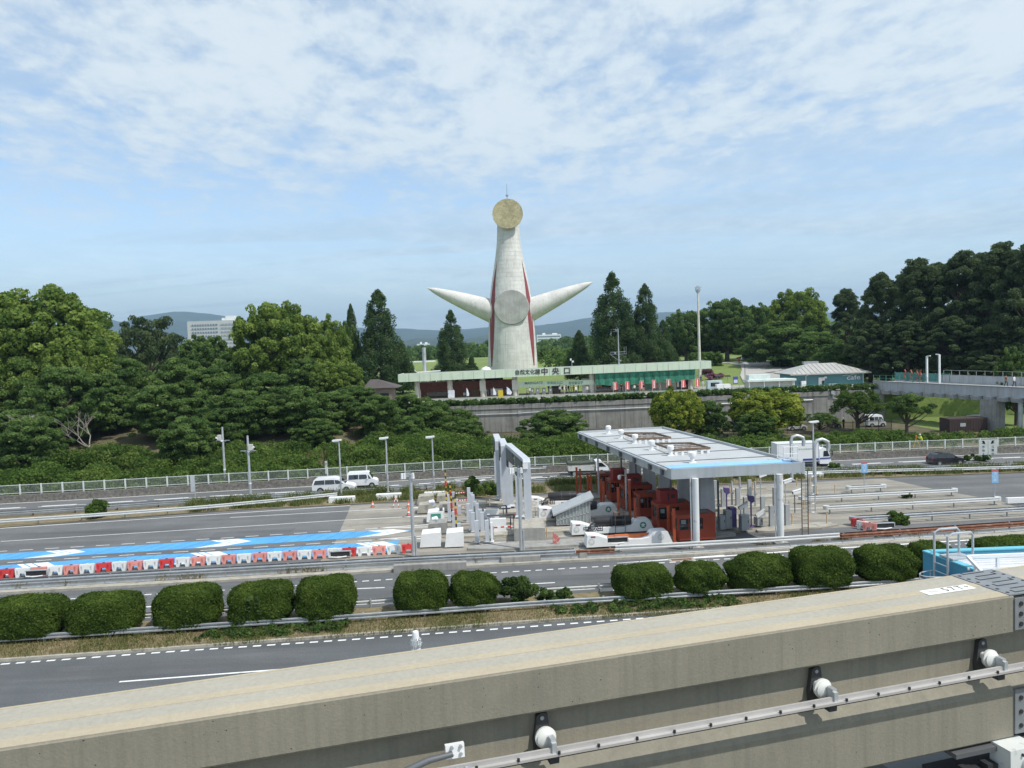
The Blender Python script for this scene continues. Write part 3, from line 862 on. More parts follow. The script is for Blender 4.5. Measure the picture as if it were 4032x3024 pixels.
def shrubs():
    ls = ['clipped dark green box hedge, cut by the left edge', 'clipped dark green box hedge, the second from the left edge', 'clipped green hedge in the middle of the left five',
          'clipped green hedge with a pale leafy spot, fourth of the left five', 'clipped green hedge with a bare grey twig patch, last of the left five', 'clipped green hedge, left half of the touching pair',
          'rounder green hedge, right half of the touching pair', 'rounded green hedge with a vine on top, first of the right row', 'neat rounded green hedge, smallest of the right row',
          'lumpy green hedge with a hollow face, third of the right row', 'large smooth green hedge, fourth of the right row', 'lumpy olive hedge beside the blue parapet',
          'hedge top showing behind the ladder of the blue parapet', 'hedge top showing over the blue parapet at the right edge']
    dims = [(-22, 140, 1293), (152, 304, 1288), (337, 478, 1273), (496, 636, 1262), (642, 770, 1252), (850, 970, 1243), (968, 1080, 1238), (1322, 1450, 1226), (1455, 1568, 1218), (1563, 1712, 1200), (1706, 1838, 1188), (1840, 1985, 1182), (1968, 2050, 1176), (2095, 2260, 1166)]
    core = mat('hedge twigs', (.03, .035, .012), .95, var=.3, vs=5)
    for i, ((l, r, tp), lb) in enumerate(zip(dims, ls)):
        x = GY('A', (l + r)/2, 1290, 45).x
        Y = fB(x) + .95
        a, b = GY('A', l, tp + 40, Y), GY('A', r, tp + 40, Y)
        top = GY('A', (l + r)/2, tp, Y + .35).z
        w = (b.x - a.x)/3.5*.97; h = top/2.12*(1.0 + .02*(i % 3))
        seed = 51 + 3*i + (0 if i in (5, 3) else 2) if i < 6 else 52 + 3*i + (0 if i in (6, 8, 9, 11) else 1)
        t = thing('hedge_shrub', lb, 'shrub', group='clipped hedges along the guardrail')
        V, F, tt = hedge_mesh(seed)
        rawmesh('foliage', V, F, LM['hedge'], tt, t)
        m = MB(); m.lathe([(.55, .1), (.98, .45), (1.0, 1.5), (.8, 1.8), (.05, 1.9)], n=14)
        for q in range(len(m.v)): m.v[q] = (m.v[q][0]*1.36, m.v[q][1]*.9, m.v[q][2])
        m.build('twigs', core, t)
        if i in (3, 7, 8, 9):                              # pale creeper growing over the face
            C = [(random.Random(i*9 + q).uniform(-.5, .4), -1.1 - .0*q, random.Random(i*7 + q).uniform(.8, 1.7)) for q in range(7)]
            V, F, tt = clump_leaves(C, [.14]*7, .9, 260, .13, i, .3, .9); rawmesh('creeper', V, F, LM['ivy'], tt, t)
        t.location = ((a.x + b.x)/2, Y, .12); t.rotation_euler = (0, 0, .1); t.scale = (w, 1, h)
    # ragged ivy-grown clump and low ivy plants
    x = GY('A', 1112, 1280, 45).x
    C, Q, rs = [], [], random.Random(4)
    for i in range(26): C.append((rs.gauss(0, .55), rs.gauss(0, .45), rs.uniform(.2, 1.35))); Q.append(rs.uniform(.2, .38))
    V, F, tt = clump_leaves(C, Q, .9, 5200, .12, 4, .3, .9)
    o = rawmesh('ivy_shrub', V, F, LM['ivy'], tt); o.location = (x, fB(x) + 1.2, .1)
    tag(o, 'ragged ivy-covered shrub right of the touching hedge pair', 'shrub')
    for j, (cx, w) in enumerate(((1176, .7), (1222, .6))):
        x = GY('A', cx, 1285, 45).x; C, Q = [], []
        for i in range(12): C.append((rs.gauss(0, w*.5), rs.gauss(0, .3), rs.uniform(.15, .65))); Q.append(rs.uniform(.14, .26))
        V, F, tt = clump_leaves(C, Q, .8, 1500, .12, 9 + j, .4, .9)
        o = rawmesh('ivy_shrub', V, F, LM['ivy'], tt); o.location = (x, fB(x) + 1.0, .1)
        tag(o, ('low ivy plant in the gap between the hedge rows, left one', 'low ivy plant in the gap between the hedge rows, right one')[j], 'shrub')
    # lone bushes on the median and round the islands
    for k, (c, px, py, w, h, n, lb) in enumerate((('A', 207, 1122, .95, 1.75, 4200, 'lone round bush pushing through the far guardrail at the left'), ('D3', 690, 760, 1.1, 1.7, 3600, 'leafy bush on the median just left of the farthest gantry'), ('D3', 870, 770, .9, 1.2, 2600, 'lower bush touching the foot of the farthest gantry'),
                                             ('D6', 345, 1195, .6, .95, 1500, 'small green bush at the rusty guardrail beside the lying panel'), ('D6', 445, 1205, .45, .7, 900, 'smaller green bush right of the one by the lying panel'), ('D5', 1245, 665, .6, 1.0, 1500, 'green bush at the left end of the white median guardrail'), ('D6', 1195, 555, 1.5, 1.1, 3200, 'wide green bush on the median under the white direction sign'), ('D2', 365, 672, .8, 1.5, 1800, 'green bush growing on the low stone wall at the median utility pole'), ('D6', 450, 930, .5, .5, 700, 'dry low bush under the second guardrail row at the right'))):
        p = G(c, px, py); C, Q = [], []
        for i in range(22): C.append((rs.gauss(0, w*.45), rs.gauss(0, w*.4), rs.uniform(.12*h, h*.85))); Q.append(rs.uniform(.14, .24)*h)
        V, F, tt = clump_leaves(C, Q, 1, n, .14, 31 + k, .3, .9, inner=.4)
        o = rawmesh('median_bush', V, F, LM['thicket'], tt); o.location = (p.x, p.y + .5, 0); tag(o, lb, 'bush')
    # bare grey trees among the dark ones
    bk = mat('dead bark', (.27, .24, .21), .9, var=.2, vs=4)
    for lb, px, py, Y, H, sd in (('bare grey dead-looking tree before the dark trees at the left, nearer the edge', 350, 1420, 103.5, 7.0, 1), ('bare grey tree before the dark trees, below the spreading pine', 870, 1420, 104.5, 6.5, 5)):
        g = GY('C1', px, py, Y); r = random.Random(sd); m = MB(); z0 = hground(g.x, Y)

        def grow(b, d, l, rad_, n):
            e = b + d*l; m.tube([b, b.lerp(e, .5) + Vector((r.gauss(0, .06), r.gauss(0, .06), 0))*l, e], [rad_, rad_*.8, rad_*.6], 5)
            if n:
                for _ in range(3 if n > 1 else 2):
                    q = (d + Vector((r.gauss(0, .55), r.gauss(0, .55), r.uniform(-.1, .35)))).normalized(); grow(e, q, l*r.uniform(.6, .85), rad_*.58, n-1)
        grow(Vector((0, 0, 0)), Vector((r.gauss(0, .1), 0, 1)).normalized(), H*.42, .16, 4)
        o = m.build('bare_tree', bk, recalc=False); o.location = (g.x, Y, z0 - .1); tag(o, lb, 'tree')


def thickets():
    rs = random.Random(77); C, Q = [], []
    x = -95.0
    while x < 90:
        y0 = fE(x) + 2.6
        sh = sstep(18, 30, x)
        for k in range(12 if x < 0 else 7):
            d = rs.uniform(0, 17 if x < 0 else 9.5)
            h = (1.1 + .9*sin(x*.21 + 1) * sin(x*.083) + 1.1*sstep(0, 4, d))*(1 - .42*sh)*rs.uniform(.6, 1.15); h = max(h, .9 if x < 0 else .4)
            if 6.5 < d < 12 and -64 < x < -49: continue           # the dry slope shows here
            gz = hground(x, y0 + d)
            C.append((x + rs.uniform(-.6, .6), y0 + d, gz + max(.2, h*.5))); Q.append(max(.3, h*.5*rs.uniform(.8, 1.3)))
        x += .95
    V, F, t = clump_leaves(C, Q, .85, 330000, .19, 5, .45, .9, inner=.35, tvar=.22)
    tag(rawmesh('thicket', V, F, LM['thicket'], t), kind='stuff')
    # clipped strip along the top of the concrete wall
    C, Q = [], []
    for i in range(900):
        x = rs.uniform(-17, 63); C.append((x, WALLY + rs.uniform(.1, 1.5), 5.45 + .35*sstep(0, 60, x) + rs.uniform(.25, .85))); Q.append(rs.uniform(.2, .40))
    V, F, t = clump_leaves(C, Q, .9, 26000, .26, 6, .4, .8, tbase=.3)
    tag(rawmesh('wall_top_planting', V, F, LM['broad'], t), kind='stuff')
    # woods beyond the park
    for nm, y0, y1, x0, x1, n, hh, ls, mt in (('distant_wood', 430, 520, -190, 30, 260, 9, 1.0, 'broad'), ('distant_wood', 560, 900, -420, 300, 900, 15, 2.0, 'broad'), ('distant_wood', 300, 390, 10, 85, 170, 8, .8, 'thicket'),
                                              ('distant_wood', 240, 420, 90, 330, 420, 17, 1.1, 'broad'), ('distant_wood', 230, 420, -330, -95, 420, 15, 1.1, 'broad')):
        C, Q = [], []
        for i in range(n):
            x, y = rs.uniform(x0, x1), rs.uniform(y0, y1)
            h = hh*rs.uniform(.5, 1.05); r_ = h*rs.uniform(.3, .5)
            for k in range(4): C.append((x + rs.gauss(0, r_*.5), y + rs.gauss(0, r_*.5), hground(x, y) + max(r_*.4, h - r_*(1 + .5*k)))); Q.append(r_*.62)
        V, F, t = clump_leaves(C, Q, .8, n*150, ls*.9, 8, .5, .6, inner=.02)
        tag(rawmesh(nm, V, F, LM[mt], t), kind='stuff')


def blades(f, x0, x1, o0, o1, n, h, seed, m, clumpy=.0, z=.08):
    rs = np.random.RandomState(seed)
    x = rs.uniform(x0, x1, n); 
    if clumpy:
        c = rs.uniform(x0, x1, int((x1 - x0)*clumpy)); x = c[rs.randint(0, len(c), n)] + rs.normal(0, .35, n)
    y = np.array([f(a) for a in x]) + rs.uniform(o0, o1, n)
    a = rs.uniform(0, pi, n); hh = h*rs.uniform(.35, 1.25, n); w = .012 + hh*.045
    lean = rs.normal(0, .35, (n, 2))*hh[:, None]
    b = np.stack([x, y, np.full(n, z)], 1); A = np.stack([np.cos(a)*w, np.sin(a)*w, np.zeros(n)], 1)
    tp = b + np.stack([lean[:, 0], lean[:, 1], hh], 1)
    V = np.stack([b - A, b + A, tp + A*.35, tp - A*.35], 1).reshape(-1, 3)
    return tag(rawmesh('weeds' if m == 'weed' else 'dry_grass', V, np.arange(n*4).reshape(-1, 4), LM[m], np.clip(rs.normal(.5, .25, n), 0, 1)), kind='stuff')


def weeds():
    blades(fW, -33, 75, .3, 3.2, 26000, .42, 1, 'weed', 1.6)
    blades(fBack, -35, 75, -1.6, .5, 24000, .62, 2, 'weed', 1.3)
    blades(fB, -40, 45, -2.2, .4, 26000, .15, 3, 'dry')
    blades(fB, -40, 45, -2.3, .8, 22000, .20, 4, 'weed', 1.5)
    blades(fNK, -60, 60, .75, 1.35, 2200, .42, 5, 'dry', .22)
    blades(fE, -75, 90, .9, 3.4, 15000, .55, 6, 'weed')
    blades(lambda x: 104 + .03*x, -100, -20, 0, 13, 15000, .5, 7, 'dry', z=1.6)
    rs = random.Random(3); C, Q = [], []
    for i in range(260):                                   # ivy creeping under the hedges
        x = rs.choice((rs.uniform(-18, -10), rs.uniform(2, 13))); C.append((x, fB(x) + rs.uniform(-1.5, .2), rs.uniform(.1, .3))); Q.append(rs.uniform(.12, .3))
    V, F, t = clump_leaves(C, Q, .6, 9000, .11, 14, .6, .7)
    tag(rawmesh('ivy', V, F, LM['ivy'], t), kind='stuff')


trees()
shrubs()
thickets()
weeds()
# ================================================================ PEOPLE
def pm(n, c): return mat('cloth ' + n, c, .9, var=.08, vs=6)


PC = dict(white=pm('white', (.72, .72, .72)), black=pm('black', (.015, .015, .018)), navy=pm('navy', (.02, .03, .08)), blue=pm('blue', (.04, .10, .30)), red=pm('red', (.35, .03, .03)),
          grey=pm('grey', (.18, .18, .19)), beige=pm('beige', (.42, .36, .27)), green=pm('green', (.03, .12, .06)), yellow=pm('hi-vis', (.62, .72, .03)), brown=pm('brown', (.12, .06, .03)),
          skin=mat('skin', (.50, .30, .20), .6, var=.06), hair=mat('hair', (.012, .009, .008), .7), helmet=mat('helmet white', (.75, .75, .75), .35))
BODY = {}


def body_mesh(pose):
    if pose in BODY: return BODY[pose]
    st = {'stand': 0, 'walk': .17, 'lean': .05}[pose]
    ln = .16 if pose == 'lean' else 0.0
    J = [((0, 0, .93), .125), ((ln*.4, 0, 1.15), .125), ((ln, 0, 1.36), .135), ((ln*1.2, 0, 1.47), .055), ((ln*1.35 + .01, 0, 1.54), .062), ((ln*1.5 + .02, 0, 1.63), .088), ((ln*1.5 + .015, 0, 1.70), .06)]
    Ed = [(0, 1), (1, 2), (2, 3), (3, 4), (4, 5), (5, 6)]
    for s in (-1, 1):
        k = len(J); f = st*s
        J += [((0, .085*s, .88), .085), ((f*.6 + abs(f)*.3, .095*s, .48), .058), ((f*1.1 - .03, .095*s, .09), .04), ((f*1.1 + .10, .10*s, .045), .035)]
        Ed += [(0, k), (k, k+1), (k+1, k+2), (k+2, k+3)]
        k = len(J); g = -f
        if pose == 'lean': A = [((ln, .19*s, 1.38), .055), ((ln + .16, .22*s, 1.18), .042), ((ln + .36, .10*s, 1.30), .032), ((ln + .44, .08*s, 1.34), .036)]
        else: A = [((0, .19*s, 1.38), .055), ((g*.35 - .01, .235*s, 1.10), .042), ((g*.9 + .05, .235*s, .86), .032), ((g*1.1 + .07, .23*s, .77), .036)]
        J += A; Ed += [(2, k), (k, k+1), (k+1, k+2), (k+2, k+3)]
    me = bpy.data.meshes.new('person_src'); me.from_pydata([j[0] for j in J], Ed, [])
    o = bpy.data.objects.new('person_src', me); COL.objects.link(o)
    o.modifiers.new('s', 'SKIN')
    for v, j in zip(me.skin_vertices[0].data, J): v.radius = (j[1], j[1])
    me.skin_vertices[0].data[0].use_root = True
    o.modifiers.new('u', 'SUBSURF').levels = 1
    dg = bpy.context.evaluated_depsgraph_get(); dg.update()
    res = bpy.data.meshes.new_from_object(o.evaluated_get(dg))
    bpy.data.objects.remove(o)
    res.name = 'person'
    res.materials.clear()
    for k in range(3): res.materials.append(PC['skin'])
    for p in res.polygons:
        c = p.center; arm = abs(c.y) > .17 and c.z < 1.36
        if c.z > 1.44 or (arm and c.z < 1.02) or (pose == 'lean' and c.x > .42): i = 0
        elif c.z > .90 or arm: i = 1
        else: i = 2
        p.material_index = i; p.use_smooth = True
    BODY[pose] = res
    return res


def person(pos, rz, label, shirt, trousers, pose='stand', hat=None, bag=None, h=1.0, group=None):
    t = thing('person', label, 'person', pos, rz, group)
    t.scale = (h, h, h)
    o = bpy.data.objects.new('body', body_mesh(pose)); COL.objects.link(o); o.parent = t
    for k, c in enumerate(('skin', shirt, trousers)):
        o.material_slots[k].link = 'OBJECT'; o.material_slots[k].material = PC[c]
    ln = .16*1.5 if pose == 'lean' else 0
    m = MB()
    m.lathe([(.103, -.045), (.106, 0), (.098, .05), (.07, .09), (.02, .11)], (ln + .0, 0, 1.66), 10)
    if hat: m.lathe([(.135, 0), (.112, .01)], (ln + .02, 0, 1.665), 10)
    m.build('hat' if hat else 'hair', PC[hat] if hat else PC['hair'], t)
    if bag: MB().box((-.2, 0, 1.2), (.18, .3, .42), top=(.8, .85)).build('backpack', PC[bag], t)
    return t


# ================================================================ TOWER, ENTRANCE, WALL, BUILDINGS
tw = mat('tower white', (.60, .595, .565), .8, var=.14, vs=.25, streak=.55, scol=(.33, .32, .29), bump=1.0, bs=1.6, fine=.08, fs=3)
gold = mat('aged gold', (.40, .35, .20), .5, .45, var=.22, vs=.5, fine=.15, fs=2)
redp = mat('dark red paint', (.23, .045, .055), .75, var=.12, vs=.6)
greyd = mat('grey stone', (.36, .36, .34), .85, var=.2, vs=.4, streak=.6, scol=(.2, .2, .19))
steel = mat('dull steel', (.36, .38, .40), .45, .5, var=.12, vs=2)
galv = mat('galvanised steel', (.50, .53, .55), .42, .45, var=.14, vs=1.2, spots=.3, sps=2.5, spcol=(.34, .34, .33))
white = mat('white paint', (.76, .77, .77), .5, var=.06, vs=1.5, spots=.25, sps=3, spcol=(.5, .49, .45))
palegreen = mat('pale green panel', (.56, .66, .52), .6, var=.06, vs=.4, streak=.3, scol=(.34, .40, .31))
dark = mat('dark fittings', (.025, .026, .028), .6)
glass = glassmat('window glass')
brick = mat('dark brick', (.19, .075, .055), .85, var=.2, vs=3, fine=.25, fs=6)
cream = mat('cream wall', (.55, .54, .47), .8, var=.08, vs=.5, streak=.3, scol=(.33, .32, .27))
greenm = mat('green railing paint', (.08, .27, .22), .6, var=.1)


def tower():
    cx, cy, z0 = .55, 272.0, 5.2
    t = thing('tower', 'tall white tapering concrete tower with two pointed side arms and a gold disc on top', 'tower', (cx, cy, z0))
    prof = [(8.9, -1), (8.75, 3), (8.5, 9), (8.2, 15), (7.85, 21), (7.3, 27), (6.55, 32), (5.6, 37), (4.9, 41), (4.3, 45), (3.95, 49), (3.8, 53), (3.75, 55.6), (3.0, 56.4), (.05, 56.6)]

    def rad_at(z): return float(np.interp(z, [p[1] for p in prof], [p[0] for p in prof]))
    m = MB(); zz = np.concatenate([np.linspace(-1, 55.6, 40), [56.4, 56.6]])
    pr = []
    for z in zz:
        if pr and z < 55: pr += [(rad_at(z - .04), z - .04), (rad_at(z) - .05, z - .02), (rad_at(z) - .05, z + .02), (rad_at(z + .04), z + .04)]
        else: pr.append((rad_at(z), z))
    m.lathe(pr, n=64)
    m.build('shaft', tw, t, ang=60)
    for s, zt in ((-1, 31.4), (1, 31.5)):
        m = MB(); n = 10
        m.tube([(s*(4 + 25.2*k/n), 0, 21.4 + (zt - 21.4)*k/n) for k in range(n+1)], [4.4*(1 - (k/n))**.66 + .05 for k in range(n+1)], 20)
        m.build('arm', tw, t, ang=60)
    m = MB()                                               # plain dished disc at the head, leaning back a little
    m.lathe([(.05, .35), (1.6, .42), (3.2, .62), (4.6, .95), (5.2, 1.2), (5.25, 1.05), (4.4, .55), (2.5, .05), (.05, -.1)], n=40)
    o = m.build('head_disc', gold, t, ang=50); o.location = (0, -3.9, 55.3); o.rotation_euler = (rad(84), 0, 0)
    MB().lathe([(2.6, -2.5), (1.8, 0)], n=20).build('head_bracket', greyd, o)
    m = MB().lathe([(6.0, -1.6), (6.0, .0), (5.8, .22), (.05, .35)], n=40)
    o = m.build('round_plaque', greyd, t, ang=30); o.location = (.2, -rad_at(23.4) - .2, 23.3); o.rotation_euler = (rad(86.5), 0, 0)
    for s in (-1, 1):                                      # plain red side bands
        m = MB(); a, b = [], []
        for k in range(41):
            z = 3.0 + 36.5*k/40; r = rad_at(z) + .05; w = rad(10.5)*sin(pi*min(1, .06 + .92*k/40))
            c = rad(-90 + s*57)
            a.append((r*cos(c - w), r*sin(c - w), z)); b.append((r*cos(c + w), r*sin(c + w), z))
        mid = [((p[0] + q[0])/2*1.012, (p[1] + q[1])/2*1.012, p[2]) for p, q in zip(a, b)]
        m.strip(a, mid); m.strip(mid, b)
        m.build('red_band', redp, t, ang=60)
    m = MB().tube([(0, -4, 59.5), (0, -4, 66)], [.16, .05], 8).lathe([(.5, 0), (.5, .35), (.45, .35), (.45, 0)], (0, -4, 61.6), 12)
    m.build('lightning_rod', steel, t)


def entrance():
    Y = 150.0
    zr = lambda x: 10.75 + .009*(x + 22)
    gz_ = lambda x: 5.56 + .0031*(x + 60)
    X = lambda c, px: GY(c, px, 500 if c == 'C4' else 1200, Y).x
    t = thing('entrance_building', 'long park entrance with pale green flat roof, brick rooms and ticket windows', 'building', (0, Y, 0))
    x0, x1 = -22.2, 39.0
    m = MB(); N_ = 29
    rot = Matrix.Rotation(-.009, 3, 'Y')
    for i in range(N_):                                    # fascia panels with open joints
        a = x0 + (x1 - x0)*i/N_; w = (x1 - x0)/N_
        m.box((a + w/2, 0, zr(a + w/2) - .74), (w - .06, .14, 1.48), rot=rot)
    for xe in (x0 + .07, x1 - .07): m.box((xe, 3.95, zr(xe) - .74), (.14, 7.7, 1.48))
    f = m.build('fascia', palegreen, t)
    m = MB().box((x0 + 30.6, 4, zr(8.4) - .35), (60.8, 7.8, .5), rot=rot).box((x0 + 30.6, .12, zr(8.4) - .8), (60.9, .06, 1.3), rot=rot)
    m.build('roof', mat('roof sheet', (.30, .33, .29), .8, var=.1), t)
    sg = mat('sign letters dark', (.05, .04, .045), .6)
    text('sign', '自然文化園', 1.0, sg, (GY('C4', 1418, 283, Y).x, -.1, zr(9) - .72), parent=f, depth=.04, bold=.012)
    for ch, px in (('中', 1583), ('央', 1690), ('口', 1800)):
        p = GY('C4', px, 280, Y); text('sign', ch, 1.45, sg, (p.x, -.1, zr(p.x) - .74), parent=f, depth=.05, bold=.03)
    for px in (345, 665, 985, 1300, 2050):
        p = X('C4', px); m = MB()
        m.tube([(p, 1.6, gz_(p) - .2), (p, 1.6, zr(p) - 1.1)], .52, 14)
        m.box((p, 1.6, 7.9), (1.15, 1.15, 2.0) if px in (985, 1300) else (.95, .95, .6))
        m.tube([(p + .62, 1.2, gz_(p)), (p + .62, 1.2, 7.4), (p + .3, 1.0, 8.2), (p + .3, 1.0, zr(p) - 1.2)], .07, 6)
        m.build('column', cream, t)
    for px in (720, 1012):
        p = X('C5', px); m = MB().tube([(p, 1.6, gz_(p) - .2), (p, 1.6, zr(p) - 1.1)], .42, 14).tube([(p - .5, 1.3, gz_(p)), (p - .5, 1.3, 7.6), (p - .2, 1.3, 8.3)], .06, 6)
        m.build('column', cream, t)
    # brick rooms on the left
    a, b = X('C4', 385)*156/150, X('C4', 1285)*156/150
    m = MB().box(((a + b)/2, 6.6, 7.1), (b - a, 3, 3.3)); rooms = m.build('brick_room', brick, t)
    for l, r, tp, bt, mt, nm in ((1060, 1180, 445, 548, white, 'shutter'), (875, 952, 455, 548, mat('door brown', (.16, .10, .05), .7), 'door'), (1008, 1042, 455, 548, mat('door grey', (.4, .42, .43), .6), 'door'),
                                 (795, 818, 482, 508, white, 'notice'), (1195, 1285, 440, 500, glass, 'window'), (440, 640, 480, 530, glass, 'window'), (1022, 1034, 470, 505, dark, 'window')):
        p, q = GY('C4', l, tp, 155), GY('C4', r, bt, 155)
        MB().box(((p.x + q.x)/2, 5.06 - (.05 if nm == 'window' and l == 1022 else 0), (p.z + q.z)/2), (abs(q.x - p.x), .08, abs(p.z - q.z))).build(nm, mt, rooms)
    m = MB()
    for px, w, h in ((735, .8, .5), (840, 2.2, 1.2), (940, 1.8, 1.3), (1010, 3.0, 1.5), (1110, 3.8, .9)):
        x = GY('C4', px, 400, 156).x; m.box0((x, 6.4, 8.76), (w*.8, 1.2, h*.8))
    m.build('roof_plant', dark, t)
    # name beam over the gates
    p, q = GY('C4', 1328, 370, 151.2), GY('C4', 2060, 420, 151.2)
    m = MB().box(((p.x + q.x)/2, 1.3, (p.z + q.z)/2 + .05), (q.x - p.x, .5, .95)); nb = m.build('name_beam', palegreen, t)
    sg2 = mat('sign letters green', (.10, .25, .16), .6)
    for s, px, sz, k in (('MAINGATE', 1478, .72, 1.0), ('中央出入口', 1682, .62, 1.0), ('중앙출입구', 1885, .62, 1.0)):
        g = GY('C4', px, 390, 151); text('sign', s, sz, sg2, (g.x, 1.02, g.z + .02), parent=nb, depth=.02, sx=k, bold=.012)
    MB().box((GY('C4', 1995, 470, 152).x, 2.2, 7.1), (1.9, .4, 3.0)).build('side_panel', cream, t)
    # ticket wing
    a, b = X('C5', 112), X('C5', 1040)
    m = MB().box(((a + b)/2, 3.5, 7.9), (b - a, 3, 4.6)); wing = m.build('ticket_wing', cream, t)
    for l, r, tp, bt, mt, nm in ((115, 250, 1213, 1262, glass, 'window'), (430, 505, 1222, 1268, mat('counter green', (.12, .30, .20), .6), 'window'), (570, 645, 1215, 1262, mat('counter green', (.12, .30, .20), .6), 'window'),
                                 (860, 995, 1180, 1265, mat('window frame brown', (.10, .055, .04), .7), 'window'), (865, 885, 1185, 1240, white, 'notice'), (895, 985, 1190, 1240, glass, 'window'), (300, 322, 1220, 1262, white, 'notice'), (118, 165, 1215, 1240, mat('poster orange', (.5, .2, .1), .7), 'notice')):
        p, q = GY('C5', l, tp, 152), GY('C5', r, bt, 152)
        k = .04 if (nm == 'window' and l == 895) or l in (118, 865) else 0
        MB().box(((p.x + q.x)/2, 1.97 - k, (p.z + q.z)/2), (q.x - p.x, .08, p.z - q.z)).build(nm, mt, wing)
    p = GY('C5', 180, 1275, 151.5); MB().box((p.x, 1.6, p.z), (6.2, .9, .12)).build('counter', mat('counter top', (.16, .13, .11), .6), wing)
    # green netting below the fascia
    rs = random.Random(8); m = MB()
    a, b = X('C5', 105), X('C5', 1040); top, mid, bot = [], [], []
    n = 90
    for i in range(n+1):
        x = a + (b - a)*i/n; w = .1*sin(i*.9) + .07*sin(i*2.3 + 1)
        top.append((x, -.02 + .0*w, zr(x) - 1.5)); mid.append((x, .2 + w, zr(x) - 2.6)); bot.append((x, -.15 + 1.6*w, zr(x) - 3.85 + .12*sin(i*.35) + (.5 if i > n - 12 else 0)))
    m.strip(top, mid); m.strip(mid, bot)
    m.build('green_net', mat('green netting', (.02, .135, .085), .85, var=.35, vs=1.6), t, ang=80)
    # roof mast with aerials
    p, q = GY('C5', 312, 680, 153), GY('C5', 325, 1020, 153)
    t = thing('antenna_mast', 'slim steel aerial mast with cross arms on the entrance roof', 'antenna', (q.x, 153, zr(q.x) - .12))
    h = p.z - q.z; m = MB().tube([(0, 0, 0), (0, 0, h)], [.13, .07], 8).box((0, 0, .05), (.9, .9, .1)); m.build('pole', galv, t)
    m = MB()
    for z, w in ((h*.98, -1.1), (h*.92, -1.0)): m.bar((0, 0, z), (w, 0, z), .06)
    m.bar((-1.6, 0, h*.36), (1.4, 0, h*.36), .09); m.bar((-1.5, 0, h*.28), (0, 0, h*.12), .07); m.bar((-1.6, 0, h*.3), (1.6, 0, h*.3), .07)
    for x in (-1.6, -.8, 1.1, 1.5): m.bar((x, 0, h*.3), (x, 0, h*(.37 if x < 0 else .5)), .05)
    m.box((-.7, 0, h*.33), (.3, .3, .4)).box((.25, 0, h*.12), (.4, .3, .3))
    m.build('cross_arms', steel, t)
    p = GY('C4', 1848, 215, 153)
    t = thing('roof_lamp', 'small white floodlight cluster on the entrance roof above the right-hand lettering', 'lamp', (p.x, 153, zr(p.x) - .12))
    MB().tube([(0, 0, 0), (0, 0, 1.2)], .06, 6).build('post', galv, t)
    MB().box((-.2, 0, 1.5), (.3, .3, .4)).box((.2, 0, 1.1), (.35, .3, .35)).build('lamp_head', white, t)
    # gates, posters, flags, banners
    for i, (px, w) in enumerate(((1465, .75), (1515, .7), (1577, .7), (1640, .7))):
        p = GY('C4', px, 480, 152); t = thing('ticket_gate', f'grey ticket gate cabinet, {ORD[i]} from the left under the name beam', 'ticket gate', (p.x, 152, gz_(p.x)), group='ticket gates')
        MB().box0((0, 0, 0), (w, 1.3, 1.25), top=(.92, .95)).build('cabinet', mat('gate grey', (.30, .30, .29), .6), t)
        MB().box((0, -.67, .85), (.3, .03, .4)).build('notice', white, t)
    p = GY('C4', 1690, 480, 153); t = thing('gate_kiosk', 'dark brown kiosk standing between the ticket gates and the crowd', 'kiosk', (p.x, 153, gz_(p.x)))
    MB().box0((0, 0, 0), (2.0, 1.2, 1.2)).build('body', mat('kiosk brown', (.10, .075, .065), .8), t); MB().box0((0, 0, 1.2), (1.6, 1.3, .5)).build('roof', dark, t)
    fp = mat('flag white', (.74, .75, .78), .9, var=.05, spots=.8, sps=1.3, spcol=(.25, .42, .62))
    fl = [('white feather flag by the brick wall, nearest the brown door', 840, 435, 525, .5), ('white feather flag in front of the white shutter', 1098, 430, 537, .6), ('white and blue feather flag right of the shutter', 1230, 425, 537, 1.0)]
    for lb, px, tp, bt, w in fl:
        p, q = GY('C4', px, tp, 148), GY('C4', px, bt, 148)
        t = thing('feather_flag', lb, 'flag', (q.x - .2, 148, gz_(q.x)), group='white flags before the entrance')
        h = p.z - gz_(q.x); MB().tube([(0, 0, 0), (0, 0, h)], .03, 6).build('pole', steel, t)
        MB().prism([(0, 0, h*.28), (w*.8, 0, h*.22), (w, 0, h*.45), (w*.55, 0, h*.8), (.05, 0, h)], (0, .02, 0)).build('cloth', fp, t)
    p, q = GY('C4', 662, 463, 147), GY('C4', 702, 548, 147)
    t = thing('poster_banner', 'white upright poster banner with blue and red blots beside the second column', 'banner', ((p.x + q.x)/2, 147, gz_(p.x)))
    MB().tube([(-.45, 0, 0), (-.45, 0, p.z - 5.6)], .03, 6).tube([(.45, 0, 0), (.45, 0, p.z - 5.6)], .03, 6).build('frame', steel, t)
    MB().box((0, -.04, (p.z - 5.6)/2 + .15), (1.25, .03, p.z - 6.0)).build('cloth', mat('poster cloth', (.66, .67, .72), .8, spots=1.0, sps=2.2, spcol=(.10, .16, .5)), t)
    rb = mat('banner red', (.62, .10, .09), .85, var=.1); wt = mat('banner lettering', (.78, .70, .68), .8)
